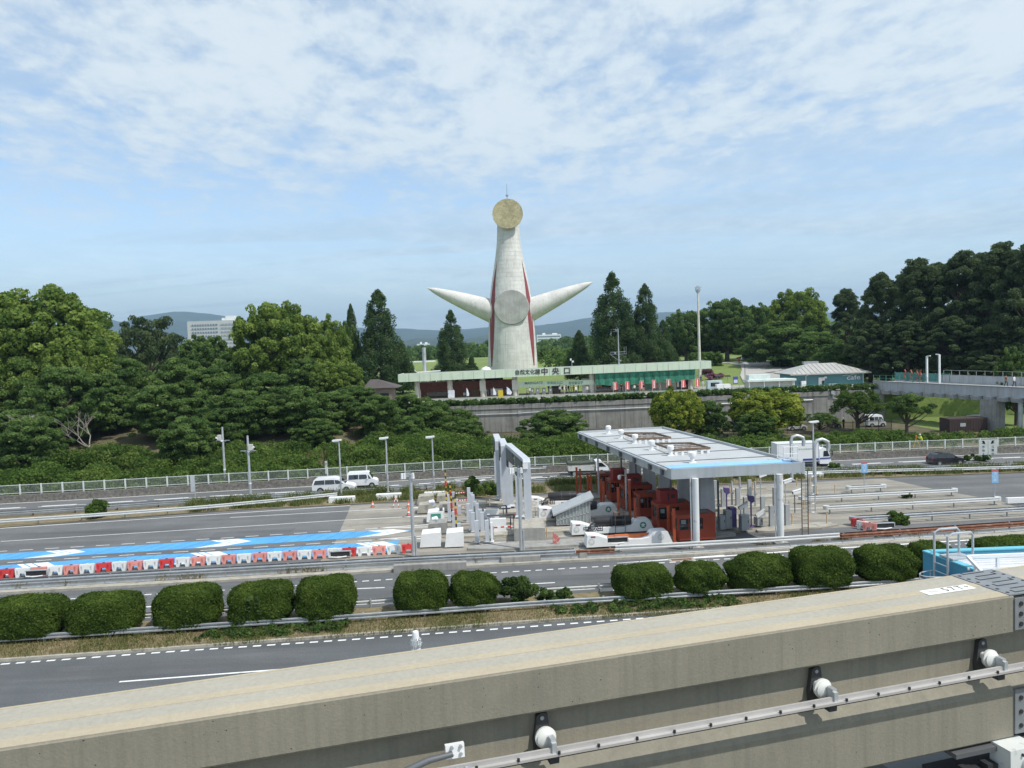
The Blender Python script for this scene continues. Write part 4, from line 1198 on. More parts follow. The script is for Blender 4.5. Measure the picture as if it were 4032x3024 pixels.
    for i, (px, tp, bt) in enumerate(((288, 1195, 1295), (405, 1190, 1295), (538, 1183, 1290), (653, 1175, 1275), (788, 1167, 1262), (925, 1175, 1268), (1057, 1160, 1245))):
        p, q = GY('C5', px, tp, 147.5), GY('C5', px, bt, 147.5)
        t = thing('banner_flag', f'red upright banner with pale lettering, {ORD[i]} from the left before the ticket windows', 'banner', (p.x, 147.5, gz_(p.x)), group='red banners before the ticket windows')
        h = p.z - gz_(p.x); MB().tube([(-.38, 0, 0), (-.38, 0, h)], .025, 6).tube([(-.38, 0, h - .03), (.36, 0, h - .03)], .02, 6).build('pole', white, t)
        MB().prism([(-.36, 0, h - .05), (.34, 0, h - .05), (.36 + .08*(i % 3), .05, h*.3), (-.34, 0, h*.26)], (0, .02, 0)).build('cloth', rb, t)
        MB().box((-.02, -.025, h*.66), (.2, .02, h*.5)).box((-.02, -.025, h*.36), (.3, .02, .2)).build('lettering', wt, t)
    p = GY('C4', 1160, 525, 148); t = thing('yellow_board', 'yellow standing notice board in front of the white shutter', 'sign', (p.x, 148, gz_(p.x)))
    MB().box((0, 0, .75), (.95, .05, 1.3)).build('board', mat('board yellow', (.55, .42, .03), .7), t); MB().bar((-.4, .1, 0), (-.4, .04, 1.3), .05).bar((.4, .1, 0), (.4, .04, 1.3), .05).build('stand', steel, t)
    p = GY('C4', 1540, 470, 160); t = thing('pink_parasol', 'pink sunshade beyond the ticket gates', 'parasol', (p.x, 160, gz_(p.x)))
    MB().lathe([(1.5, 0), (.9, .32), (.05, .5)], (0, 0, 1.7), 10).build('canopy', mat('pink cloth', (.55, .07, .25), .8), t); MB().tube([(0, 0, 0), (0, 0, 2.1)], .04, 6).build('pole', steel, t)
    # green railing on the wall edge
    t = thing('railing', 'thin green railing along the top of the concrete wall', 'railing', (0, WALLY + 1.9, 0))
    m = MB(); zb = lambda x: 5.5 + .35*sstep(0, 60, x)
    for k in range(40):
        xa, xb = -16 + k*1.95, -16 + (k+1)*1.95
        for hh in (1.15, .95, .2): m.bar((xa, 0, zb(xa) + hh), (xb, 0, zb(xb) + hh), .06)
    m.build('rails', greenm, t)
    m = MB()
    for k in range(390): x = -16 + k*.2; m.bar((x, 0, zb(x) + .2), (x, 0, zb(x) + .95), .022)
    m.build('balusters', greenm, t)
    for k in range(40): x = -16 + k*1.95; MB().bar((x, .05, zb(x) - .1), (x, .05, zb(x) + 1.18), .08).build('post', greenm, t)


def crowd():
    gz_ = lambda x: 5.56 + .0031*(x + 60)
    G_ = 'visitors at the park entrance'
    P = [('C4', 1415, 147, 'grey', 'black', 'walk', None, None, 'in a grey top walking left of the ticket gates'), ('C4', 1440, 150, 'white', 'grey', 'stand', None, None, 'in a white top at the first ticket gate'),
         ('C4', 1625, 158, 'black', 'black', 'stand', None, None, 'in black standing behind the ticket gates'), ('C4', 1690, 157, 'navy', 'grey', 'stand', 'white', None, 'with a white hat behind the brown kiosk'),
         ('C4', 1733, 151, 'white', 'black', 'stand', None, 'black', 'in a white shirt with a black backpack at the left of the crowd'), ('C4', 1757, 152, 'black', 'beige', 'walk', None, None, 'in a black top and beige trousers in the crowd'),
         ('C4', 1778, 149, 'white', 'beige', 'stand', 'white', None, 'in white with a white hat in the middle of the crowd'), ('C4', 1795, 151, 'grey', 'navy', 'stand', None, 'brown', 'in grey with a brown backpack in the crowd'),
         ('C4', 1818, 152, 'black', 'navy', 'walk', None, None, 'in black striding right in the crowd'), ('C4', 1842, 150, 'green', 'black', 'stand', None, None, 'in a dark green top in the crowd'),
         ('C4', 1866, 151, 'red', 'black', 'stand', None, None, 'in a red top at the right of the crowd'), ('C4', 1888, 148, 'white', 'navy', 'walk', 'white', None, 'in a white top and hat at the front right of the crowd'),
         ('C4', 1912, 153, 'black', 'black', 'stand', None, None, 'all in black at the right end of the crowd'), ('C4', 1996, 147, 'white', 'grey', 'walk', None, 'navy', 'in white with a navy backpack by the last entrance column'),
         ('C5', 348, 149, 'black', 'black', 'stand', None, None, 'in black at the ticket windows, left of a pair'), ('C5', 374, 149.2, 'navy', 'black', 'stand', None, None, 'in dark navy at the ticket windows, right of a pair'),
         ('C5', 470, 146.5, 'white', 'black', 'walk', None, None, 'in a white top walking past the ticket windows'), ('C5', 506, 147, 'black', 'black', 'walk', None, None, 'tall in black walking between two red banners'),
         ('C5', 553, 146.5, 'navy', 'beige', 'walk', None, 'black', 'small with a black backpack walking before the ticket windows'), ('C5', 1108, 149, 'white', 'white', 'stand', None, None, 'all in white right of the entrance roof'),
         ('C5', 1163, 147, 'black', 'grey', 'stand', None, None, 'in black beside the white kiosk row')]
    for i, (c, px, Y, sh, tr, po, hat, bag, lb) in enumerate(P):
        x = GY(c, px, 500 if c == 'C4' else 1270, Y).x
        person((x, Y, gz_(x) + .02), rad(-90 + (i*67) % 200 - 100), 'person ' + lb, sh, tr, po, hat, bag, .94 + .02*(i % 5), G_)
    for c, px, py, Y, sh, tr, lb in (('C5', 1090, 1145, 170, 'blue', 'navy', 'in blue standing at the kerb of the rising path'), ('C5', 1445, 990, 208, 'red', 'black', 'in red far up the rising path'), ('C5', 1470, 980, 212, 'white', 'grey', 'in white far up the rising path'), ('C5', 1490, 985, 209, 'blue', 'black', 'in pale blue far up the rising path')):
        p = GY(c, px, py, Y); person((p.x, Y, hground(p.x, Y) + .16), 1.0 + px, 'person ' + lb, sh, tr, 'walk')


def wall_fence():
    t = thing('retaining_wall', 'tall stained concrete retaining wall below the park entrance', 'wall', (0, WALLY, 0))
    m = MB(); N_ = 20; zt = lambda x: 5.5 + .35*sstep(0, 60, x)
    for i in range(N_):
        a = -19 + 83.5*i/N_; b = a + 83.5/N_
        m.prism([(a + .015, 0, -.5), (b - .015, 0, -.5), (b - .015, 0, zt(b)), (a + .015, 0, zt(a))], (0, .55, 0))
        m.box(((a + b)/2, -.06, zt((a+b)/2) - .72), (b - a - .03, .12, .06))
        m.box(((a + b)/2, .3, 2), (b - a, .4, 4.5))
    m.build('wall_panels', conc_wall, t)
    m = MB().tube([(GY('C4', x, y, WALLY).x, -.14, GY('C4', x, y, WALLY).z) for x, y in ((920, 695), (1300, 682), (1720, 655), (2212, 640))] + [(GY('C5', x, y, WALLY).x, -.14, GY('C5', x, y, WALLY).z) for x, y in ((610, 1430), (1380, 1392), (2133, 1360))], .07, 6)
    m.box((GY('C4', 1340, 675, WALLY).x, -.1, GY('C4', 1340, 675, WALLY).z), (.5, .2, .5))
    m.build('conduit', galv, t)
    p = GY('C6', 365, 1338, WALLY); MB().box((p.x, -.2, p.z), (.5, .35, .6)).tube([(p.x, -.1, p.z - .3), (p.x + .2, -.1, p.z - 1.0), (p.x + 1.2, -.1, p.z - 1.2)], .05, 6).build('junction_box', galv, t)
    # low stone wall and mesh fence along the highway
    stone = mat('rubble stone', (.15, .14, .125), .9, var=.35, vs=3.5, fine=.3, fs=5, bump=.8, bs=6)
    m = MB().sweep([(0, -.05), (-.18, .86), (-.55, .86), (-.55, -.05)], line3(fE, -95, 100, 2.2, 0, .62), close=True)
    tag(m.build('stone_wall', stone), 'low rough stone wall under the mesh fence along the highway', 'wall')
    t = thing('mesh_fence', 'long pale mesh fence on the low stone wall beside the highway', 'fence')
    fw = mat('fence paint', (.62, .66, .64), .55, var=.08); f = lambda x: fE(x) + .95
    xs = xs_(-95, 100, 2.28); m = MB(); w = MB()
    for x0, x1 in zip(xs, xs[1:]):
        a, b = Vector((x0, f(x0), 0)), Vector((x1, f(x1), 0))
        for z in (.95, 1.88): m.bar(a + Vector((0, 0, z)), b + Vector((0, 0, z)), .06)
        for k in range(1, 19):
            p = a.lerp(b, k/19); w.add([p + Vector((-.005, 0, .95)), p + Vector((.005, 0, .95)), p + Vector((.005, 0, 1.88)), p + Vector((-.005, 0, 1.88))], [(0, 1, 2, 3)])
        for k in range(1, 7):
            z = .95 + .93*k/7; w.add([a + Vector((0, 0, z - .004)), b + Vector((0, 0, z - .004)), b + Vector((0, 0, z + .004)), a + Vector((0, 0, z + .004))], [(0, 1, 2, 3)])
    m.build('rails', fw, t); w.build('mesh_panel', fw, t, smooth=False, recalc=False)
    for x in xs: MB().bar((x, f(x) - .02, .8), (x, f(x) - .02, 1.97), .13).build('post', fw, t)
    # dark picket fence along the foot of the trees and the wall
    fp = poly_y([(-100, 132), (-60, 128), (-36, 122), (-18, 119), (-8, 120), (20, 119), (45, 117), (58, 117.5)])
    t = thing('picket_fence', 'dark steel picket fence running below the trees and the concrete wall', 'fence')
    dk = mat('fence dark brown', (.045, .038, .032), .6, var=.1); m = MB(); q = MB(); xs = xs_(-95, 58, 2.0)
    for x0, x1 in zip(xs, xs[1:]):
        z0, z1 = hground(x0, fp(x0)), hground(x1, fp(x1))
        for h in (.25, 1.45): q.bar((x0, fp(x0), z0 + h), (x1, fp(x1), z1 + h), .05)
        for k in range(1, 14):
            x = x0 + (x1 - x0)*k/14; z = z0 + (z1 - z0)*k/14
            m.bar((x, fp(x), z + .1), (x, fp(x), z + 1.6), .03)
    m.build('pickets', dk, t, smooth=False, recalc=False); q.build('rails', dk, t)
    for x in xs: MB().bar((x, fp(x), hground(x, fp(x)) - .2), (x, fp(x), hground(x, fp(x)) + 1.7), .08).build('post', dk, t)
    return fp


def buildings():
    # hipped grey-roofed teal block
    Y = 148.0
    a, b = GY('C6', 58, 1235, Y), GY('C6', 620, 1235, Y)
    z0 = 5.5; eave = GY('C6', 350, 1178, Y).z; ridge = GY('C6', 330, 1097, Y + 4).z; w = b.x - a.x; cx = (a.x + b.x)/2
    t = thing('teal_building', 'teal walled single-storey block with a grey hipped metal roof', 'building', (cx, Y, z0))
    tl = mat('teal wall', (.10, .24, .27), .75, var=.08, vs=.5)
    MB().box0((0, 4, -.3), (w, 8, eave - z0 + .3)).build('wall', tl, t)
    rm = mat('metal roof', (.44, .43, .40), .5, .2, var=.12, vs=.6)
    e, r0, r1, hz = w/2 + 1.1, -w*.18, w*.22, ridge - z0
    ez = eave - z0; m = MB()
    m.add([(-e, -1, ez), (e, -1, ez), (e, 9, ez), (-e, 9, ez), (r0, 4, hz), (r1, 4, hz)], [(0, 1, 5, 4), (1, 2, 5), (2, 3, 4, 5), (3, 0, 4), (3, 2, 1, 0)])
    m.box((0, -1.02, ez - .1), (2*e, .08, .22))
    n = 17
    for i in range(n):                                     # standing seams
        f = (i + .5)/n; x = -e + 2*e*f
        if r0 <= x <= r1: m.bar((x, -1, ez + .04), (x, 4, hz + .04), .07)
        elif x < r0: k = (x + e)/(r0 + e); m.bar((x, -1, ez + .04), (x, -1 + 5*k, ez + (hz - ez)*k + .04), .07)
        else: k = (e - x)/(e - r1); m.bar((x, -1, ez + .04), (x, -1 + 5*k, ez + (hz - ez)*k + .04), .07)
    rf = m.build('roof', rm, t, ang=20); MB().box((-1.2, 6, hz + .1), (3.0, 1, .5)).build('roof_vent', steel, rf)
    xx = lambda px: GY('C6', px, 1240, Y).x - cx
    zz = lambda py: GY('C6', 350, py, Y).z - z0
    MB().tube([(xx(150), -.1, 0), (xx(150), -.1, zz(1200)), (xx(162), -.7, ez - .15)], .07, 6).build('downpipe', white, t)
    MB().tube([(xx(618), -.1, 0), (xx(618), -.1, zz(1190)), (xx(630), -.7, ez - .15)], .07, 6).build('downpipe', white, t)
    MB().box((xx(267), -.15, zz(1228)), (.7, .3, .7)).box((xx(290), -.15, zz(1225)), (.5, .3, .6)).box((xx(265), -.1, zz(1268)), (.6, .2, 1.2)).build('meter_box', white, t)
    MB().box((xx(287), -.03, zz(1265)), (.5, .06, 1.5)).build('door', dark, t)
    MB().box((xx(310), -.1, zz(1214)), (.45, .25, .35)).build('wall_lamp', white, t)
    MB().box0((xx(360), -.5, 0), (1.6, .5, .75)).build('outdoor_unit', mat('unit grey', (.3, .36, .36), .6), t)
    MB().box0((xx(122), -.6, 0), (.9, .5, 1.4)).build('cabinet', white, t)
    text('wall_lettering', 'cafe', 1.3, white, (xx(540), -.05, zz(1222)), parent=t, depth=.02, sx=1.3)
    MB().tube([(xx(452), -.04, zz(1206)), (xx(480), -.04, zz(1200)), (xx(510), -.04, zz(1204)), (xx(550), -.04, zz(1192))], .05, 5).build('wall_lettering', white, t)
    # low white kiosk row right of the entrance
    p, q = GY('C5', 1530, 1200, 146), GY('C5', 1955, 1240, 146)
    t = thing('kiosk_row', 'low white kiosk row with pale green roof between the entrance and the teal block', 'kiosk', ((p.x + q.x)/2, 146, 5.6))
    w = q.x - p.x
    MB().box0((0, 1.2, 0), (w, 2.4, 1.6)).build('wall', cream, t)
    MB().box0((0, .9, 1.6), (w + .5, 3.4, .35)).box0((-w/2 + 2.2, 1, 1.95), (4, 2, .9)).build('roof', mat('kiosk roof', (.62, .70, .66), .6), t)
    for k in range(4): MB().bar((-w/2 + w*k/3*.98 + .1, -.5, 0), (-w/2 + w*k/3*.98 + .1, -.5, 1.6), .12).build('post', white, t)
    MB().box((0, -.02, .9), (w - .6, .06, .9)).build('shutter', mat('shutter grey', (.42, .42, .40), .7), t)
    p = GY('C5', 1295, 1250, 145); t = thing('white_cabinet', 'white cabinet standing left of the kiosk row', 'cabinet', (p.x, 145, 5.6))
    MB().box0((0, 0, 0), (2.6, 1.2, 1.4)).build('body', white, t); MB().box((.0, -.62, .7), (.04, .03, 1.2)).build('door_seam', steel, t)
    p = GY('C5', 1225, 1215, 146); t = thing('pale_booth', 'pale grey booth behind the railing right of the entrance roof', 'booth', (p.x, 147, 5.6))
    MB().box0((0, 0, 0), (2.8, 1.5, 2.0)).build('body', mat('booth pale', (.46, .55, .56), .6), t); MB().box((0, -.77, 1.3), (1.6, .04, .7)).build('window', glass, t)
    p, q = GY('C5', 1390, 1145, 147), GY('C5', 1436, 1210, 147)
    t = thing('notice_board', 'blue and white notice board by the path, right of the entrance', 'sign', ((p.x + q.x)/2, 147, 5.6))
    MB().bar((-.7, 0, 0), (-.7, 0, q.z - 5.4), .08).bar((.7, 0, 0), (.7, 0, q.z - 5.4), .08).build('post', steel, t)
    MB().box((0, 0, (p.z + q.z)/2 - 5.6), (q.x - p.x, .1, p.z - q.z)).build('board', mat('board blue', (.06, .08, .30), .5), t)
    MB().box((0, -.07, (p.z + 2*q.z)/3 - 5.6), ((q.x - p.x)*.8, .03, (p.z - q.z)*.45)).build('poster', mat('poster pale', (.55, .60, .75), .6, spots=.6, sps=4, spcol=(.2, .25, .5)), t)
    for i, (px, tp, bt) in enumerate(((1247, 1138, 1215), (1338, 1138, 1215))):
        p = GY('C5', px, tp, 150); t = thing('solar_lamp', ('small dark solar panel lamp nearest the entrance roof', 'small dark solar panel lamp beside the blue notice board')[i], 'lamp', (p.x, 150, 5.6), group='solar lamps by the path')
        MB().tube([(0, 0, 0), (0, 0, p.z - 5.7)], .05, 6).build('pole', steel, t); MB().box((0, 0, p.z - 5.6), (1.1, .7, .08), rot=Matrix.Rotation(.35, 3, 'X')).build('panel', dark, t)
    p, q = GY('C5', 1497, 1015, 158), GY('C5', 1503, 1200, 158)
    t = thing('path_lamp', 'brown park lamp with flat shade standing on the path', 'lamp', (q.x, 158, 5.6))
    MB().tube([(0, 0, -.1), (0, 0, p.z - 5.7)], .06, 6).build('pole', mat('lamp brown', (.10, .085, .075), .6), t); MB().lathe([(.8, 0), (.75, .12), (.1, .3)], (0, 0, p.z - 5.8), 12).build('lamp_shade', mat('lamp shade grey', (.3, .3, .3), .6), t)
    # round-topped clipped hedge and flower beds by the mast
    C, Q = [], []; rs = random.Random(2)
    p, q = GY('C5', 985, 950, 205), GY('C5', 1280, 950, 205)
    for i in range(170): C.append((rs.uniform(p.x, q.x), 205 + rs.uniform(-.8, .8), hground(p.x, 205) + rs.uniform(.4, 4.0))); Q.append(rs.uniform(.5, .75))
    V, F, tt = clump_leaves(C, Q, 1, 14000, .3, 3, .2, .6, inner=.02, tvar=.1); tag(rawmesh('clipped_hedge', V, F, LM['broad'], tt), 'tall clipped straight hedge behind the foot of the slim light mast', 'hedge')
    pink = leafmat('azalea', (.05, .08, .03), (.25, .12, .17), (.42, .20, .30))
    for (px, py, Y, w), lb in zip(((1140, 980, 190, 1.6), (1215, 1020, 178, 1.8)), ('pink flowering shrub on the roof line right of the mast', 'pink flowering shrub lower on the bend of the path')):
        p = GY('C5', px, py, Y); C = [(rs.gauss(0, w*.5), rs.gauss(0, w*.4), rs.uniform(.3, 1.0)) for i in range(16)]
        V, F, tt = clump_leaves(C, [.5]*16, .8, 1600, .25, 4, .3, .6); o = rawmesh('flower_shrub', V, F, pink, tt); o.location = (p.x, Y, hground(p.x, Y)); tag(o, lb, 'shrub')
    # slim mast with lamp crown
    p, q = GY('C5', 1046, 295, 185), GY('C5', 1076, 990, 185)
    zb = hground(q.x, 185); t = thing('light_mast', 'slim white mast with a crown of lamps rising behind the entrance roof', 'mast', (q.x, 185, zb)); h = p.z - zb
    MB().tube([(0, 0, -.2), (0, 0, h*.93)], [.42, .2], 12).build('pole', mat('mast paint', (.62, .60, .52), .6), t)
    m = MB().lathe([(.35, 0), (.4, .8)], (0, 0, h*.92), 10)
    for k in range(8):
        c, s = cos(k*pi/4), sin(k*pi/4); m.tube([(.35*c, .35*s, h*.93), (.62*c, .62*s, h*.95), (.5*c, .5*s, h*.985), (.1*c, .1*s, h)], .06, 5).bar((.5*c, .5*s, h*.975), (1.0*c, 1.0*s, h*.985), .05)
    m.build('lamp_crown', mat('crown grey', (.42, .45, .52), .5), t)
    # silver drum mast and bars left of the tower
    p, q = GY('C4', 415, 45, 196), GY('C4', 425, 280, 196)
    t = thing('silver_mast', 'silver cylindrical mast with a cross bar and slanted tubes behind the entrance roof', 'mast', (q.x, 196, 5.4)); h = p.z - 5.4
    MB().tube([(0, 0, -.2), (0, 0, h)], .5, 18).build('drum', galv, t)
    MB().bar((-5.4, 0, h*.66), (2.8, 0, h*.66), .35).build('cross_bar', white, t)
    m = MB()
    for k in range(3): m.tube([(-5.0 + k*.5, -.5, h*.63), (-.9 + k*.5, -.5, h*.12)], .2, 8)
    m.build('slanted_tubes', galv, t)
    p = GY('C4', 380, 275, 194); t = thing('white_canopy', 'low white canopy at the foot of the silver mast', 'canopy', (p.x, 194, 5.4))
    MB().box((0, 0, 4.2), (10, 3, .25), rot=Matrix.Rotation(-.04, 3, 'Y')).build('roof', white, t)
    for x in (-4, 0, 4): MB().bar((x, 0, 0), (x, 0, 4.1), .2).build('post', white, t)
    p = GY('C4', 1015, 215, 240); t = thing('white_dome', 'small white dome standing left of the tower foot', 'dome', (p.x, 240, 5.4))
    MB().lathe([(1.9, 0), (1.9, 1.8), (1.75, 2.6), (1.2, 3.4), (.05, 3.8)], n=18).build('shell', white, t); MB().box((-.9, -1.7, 1.2), (.9, .5, 2)).build('door', dark, t)
    # small brown-roofed hut
    p, q = GY('C2', 1540, 1190, 140), GY('C2', 1885, 1170, 140)
    top = GY('C2', 1600, 1092, 143).z; ez = q.z; w = (q.x - p.x)
    t = thing('brown_hut', 'small hut with a dark brown hipped roof left of the entrance', 'hut', ((p.x + q.x)/2, 140, 5.2))
    MB().box0((-.3, 3, -.2), (w - 2, 5, ez - 5.1)).build('wall', mat('hut wall', (.20, .16, .13), .8), t)
    e = w/2; MB().add([(-e, 0, ez - 5.2), (e, 0, ez - 5.2), (e, 6.5, ez - 5.2), (-e, 6.5, ez - 5.2), (-e*.7, 3, top - 5.2), (-e*.25, 3, top - 5.2)], [(0, 1, 5, 4), (1, 2, 5), (2, 3, 4, 5), (3, 0, 4), (3, 2, 1, 0)]).build('roof', mat('brown roof', (.085, .07, .068), .7, var=.15), t, ang=20)
    MB().box((e*.2, .45, (ez - 5.2)*.55), (1.6, .08, 1.2)).build('window', glass, t)
    # far office blocks
    pale = mat('pale facade', (.50, .49, .50), .8, var=.06, vs=.05); wg = glassmat('far glass', (.10, .13, .18), .2)
    D = 1500
    l, r, tp = GY('C1', 1810, 540, D), GY('C2', 330, 510, D), GY('C1', 1850, 530, D)
    t = thing('office_block', 'wide pale grey office block with banded windows, far behind the spreading pine', 'building', ((l.x + r.x)/2, D, 5)); w = r.x - l.x; H = tp.z - 5
    wl = MB().box0((0, 15, 0), (w, 30, H)).build('wall', pale, t)
    for k in range(9):
        for x0_, x1_ in ((-.42, .10), (.16, .44)):
            mm = MB().box((w*(x0_ + x1_)/2, -.2, H - 8 - k*7.2), (w*(x1_ - x0_), .6, 3.2))
            for j in range(10): mm.box((w*(x0_ + (x1_ - x0_)*j/10), -.5, H - 8 - k*7.2), (1.2, .6, 3.4), mi=1)
            mm.build('window', [wg, pale], wl)
    m = MB().box0((w*.33, 12, H), (w*.18, 10, 9)).box0((w*.2, 12, H), (w*.08, 8, 5)).box0((-w*.56, 15, 0), (w*.05, 12, H*.32)); m.build('roof_house', white, t)
    for c, a_, b_, tp_, D, lb in (('C3', 985, 1150, 1168, 1900, 'long white office block on the skyline right of the tower'), ('C3', 160, 240, 1230, 1700, 'small white block under the hills left of the tower')):
        p, q = GY(c, a_, tp_, D), GY(c, b_, tp_, D); w = q.x - p.x; H = p.z - 5
        t = thing('office_block', lb, 'building', ((p.x + q.x)/2, D, 5)); wl = MB().box0((0, 12, 0), (w, 24, H)).build('wall', mat('white facade', (.66, .68, .70), .8), t)
        for k in range(4): MB().box((0, -.2, H - 5 - k*7), (w*.94, .6, 2.4)).build('window', wg, wl)
        MB().box0((-w*.2, 12, H), (w*.12, 8, 4)).box0((w*.25, 12, H), (w*.2, 8, 3)).build('roof_house', white, t)


def footbridge():
    zt = GY('C6', 700, 1245, 134.5).z
    a = G('C6', 700, 1245, zt); b = G('C6', 1933, 1300, zt); d = (b - a).normalized(); n = Vector((-d.y, d.x, 0))
    if n.y < 0: n = -n
    Lg = (b - a).length + 26; ang = math.atan2(d.y, d.x)
    t = thing('footbridge', 'long grey pedestrian bridge with rust streaks coming in from the right', 'bridge', a, ang)
    bg = mat('bridge paint', (.42, .44, .46), .6, var=.1, vs=.6, streak=.45, scol=(.22, .12, .06))
    Wd = 5.0; zs = -1.35
    MB().box((Lg/2, .15, -.75), (Lg, .3, 1.5)).box((Lg/2, .1, .03), (Lg, .5, .06)).build('near_girder', bg, t)
    MB().box((Lg/2, Wd, -.62), (Lg, .3, 1.24)).build('far_girder', bg, t)
    MB().box((Lg/2, Wd/2 + .1, -.3), (Lg, Wd - .5, .25)).build('deck', conc_grey, t)
    for k in range(17):
        x = 1.0 + k*2.15
        MB().box((x, Wd/2, -1.82), (1.15, Wd + 1.2, .62), top=(1, 1.08)).build('cross_beam', bg, t)
    rl = mat('handrail grey', (.42, .44, .43), .5, .3)
    m = MB().box((Lg/2 + 4, Wd, .55), (Lg - 10, .12, 1.1)); m.build('far_parapet', bg, t)
    m = MB()
    for z in (1.9, 1.15): m.bar((10, Wd, z), (Lg, Wd, z), .06)
    for k in range(24): m.bar((10 + k*1.5, Wd, 1.1), (10 + k*1.5, Wd, 1.9), .06)
    m.build('far_handrail', rl, t)
    m = MB()
    for z in (1.05, .55): m.bar((0, .1, z), (11.0, .1, z), .05)
    for k in range(9): m.bar((k*1.4, .1, 0), (k*1.4, .1, 1.05), .06)
    m.build('near_handrail', greenm, t)
    m = MB().box((5.5, Wd, .65), (11.0, .06, 1.3)); m.build('green_screen', mat('screen teal', (.09, .24, .22), .8, var=.15), t)
    for k in range(9): MB().bar((k*1.4, Wd - .06, 0), (k*1.4, Wd - .06, 1.4), .07).build('screen_post', greenm, t)
    # supports
    def loc(c, px, py, dist): p = GY(c, px, py, dist); q = t.matrix_basis.inverted() @ p; return q
    t.matrix_basis
    bpy.context.view_layer.update()
    inv = t.matrix_world.inverted()
    k = inv @ G('C6', 1640, 1440, zt - 2.1); MB().tube([(k.x, min(Wd, max(0, k.y)), -zt + .3), (k.x, min(Wd, max(0, k.y)), -2.1)], .3, 14).build('steel_column', galv, t)
    k = inv @ G('C6', 1215, 1440, zt - 2.1)
    MB().box((k.x, min(Wd, max(0, k.y)), (-zt - 2.1)/2 + .2), (2.6, 1.8, zt - 2.1)).build('concrete_pier', conc_grey, t)
    MB().box((.4, Wd/2, -1.2 - .4), (1.6, Wd, 2.2)).build('abutment', conc_wall, t)
    # lamps on the bridge, cut-out figures, walkers
    for i, (px, tp, bt, s) in enumerate(((1153, 1040, 1262, 1), (1287, 1027, 1262, -1))):
        k = inv @ G('C6', px, bt, zt); w = t.matrix_world @ Vector((k.x, .45 if i == 0 else 1.0, 0)); h = GY('C6', px, tp, w.y).z - w.z
        lt = thing('bridge_lamp', ('white square lamp post on the footbridge with its arm to the right', 'white square lamp post on the footbridge with its arm to the left')[i], 'street lamp', w, ang, 'lamp posts on the footbridge')
        MB().box0((0, 0, -.3), (.24, .24, h + .3)).build('post', white, lt); MB().box((.34*s, 0, h), (.62, .22, .14), rot=Matrix.Rotation(-.12*s, 3, 'Y')).build('lamp_head', white, lt)
    for i, px in enumerate((850, 932, 1012, 1055)):
        k = inv @ G('C6', px, 1245, zt); w = t.matrix_world @ Vector((k.x*1.04, Wd - .35, -.1)); lt = thing('red_cutout', f'wavy red upright cut-out on the bridge screen, {ORD[i]} from the left', 'decoration', w, ang, 'red cut-outs on the footbridge')
        r_ = random.Random(i); pts = [(.3*sin(j*1.7 + i) * .5, 0, .15 + j*.3) for j in range(7)]
        m = MB()
        for p, q in zip(pts, pts[1:]): m.bar(p, q, .14 + .08*r_.random(), .12)
        m.build('figure', mat('cutout red', (.36, .10, .065), .8), lt); MB().box0((0, 0, 0), (.7, .3, .15)).build('base', steel, lt)
    for px, sh, tr, lb in ((1783, 'brown', 'black', 'person in brown walking on the footbridge'), (1890, 'white', 'navy', 'person in white walking on the footbridge near the right edge')):
        k = inv @ G('C6', px, 1275, zt); w = t.matrix_world @ Vector((k.x + 1, 2.8, -.18)); person(w, ang, lb, sh, tr, 'walk')


tower()
entrance()
crowd()
fPick = wall_fence()
buildings()
footbridge()
# ================================================================ TOLL PLAZA
orange = mat('toll booth red', (.27, .044, .018), .55, var=.16, vs=1.0, spots=.35, sps=2.0, spcol=(.18, .03, .015))
redbox = mat('box red', (.25, .022, .02), .55, var=.15)
redpost = mat('post red', (.40, .075, .025), .5, var=.15, spots=.4, sps=2.5, spcol=(.16, .035, .015))
lgrey = mat('sensor grey', (.50, .53, .57), .5, .1, var=.08, streak=.25, scol=(.33, .34, .35))
mgrey = mat('cabinet grey', (.36, .38, .39), .55, .1, var=.08)
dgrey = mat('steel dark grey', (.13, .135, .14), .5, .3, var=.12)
purple = mat('purple paint', (.105, .075, .235), .5, var=.12)
blackr = mat('black rubber', (.022, .021, .024), .5, var=.2)
rust = mat('rusty steel', (.20, .085, .05), .8, .1, var=.3, vs=2, spots=.6, sps=2, spcol=(.32, .26, .22))
ropem = mat('post tan', (.58, .40, .22), .7, var=.1)
rope = mat('rope', (.50, .43, .32), .9)
yelm = mat('stripe yellow', (.60, .42, .02), .6)
redw = mat('stripe red', (.50, .045, .03), .6)
roofm = mat('canopy roof sheet', (.43, .45, .455), .6, .0, var=.08, vs=.5, spots=.55, sps=.55, spcol=(.42, .40, .37), fine=.05)
bluep = mat('canopy blue trim', (.13, .36, .62), .5, var=.1, vs=1)
emg = mat('emblem green', (.02, .22, .14), .6); emw = mat('emblem pale', (.55, .56, .55), .6)
txtm = mat('lettering dark', (.03, .03, .04), .6)


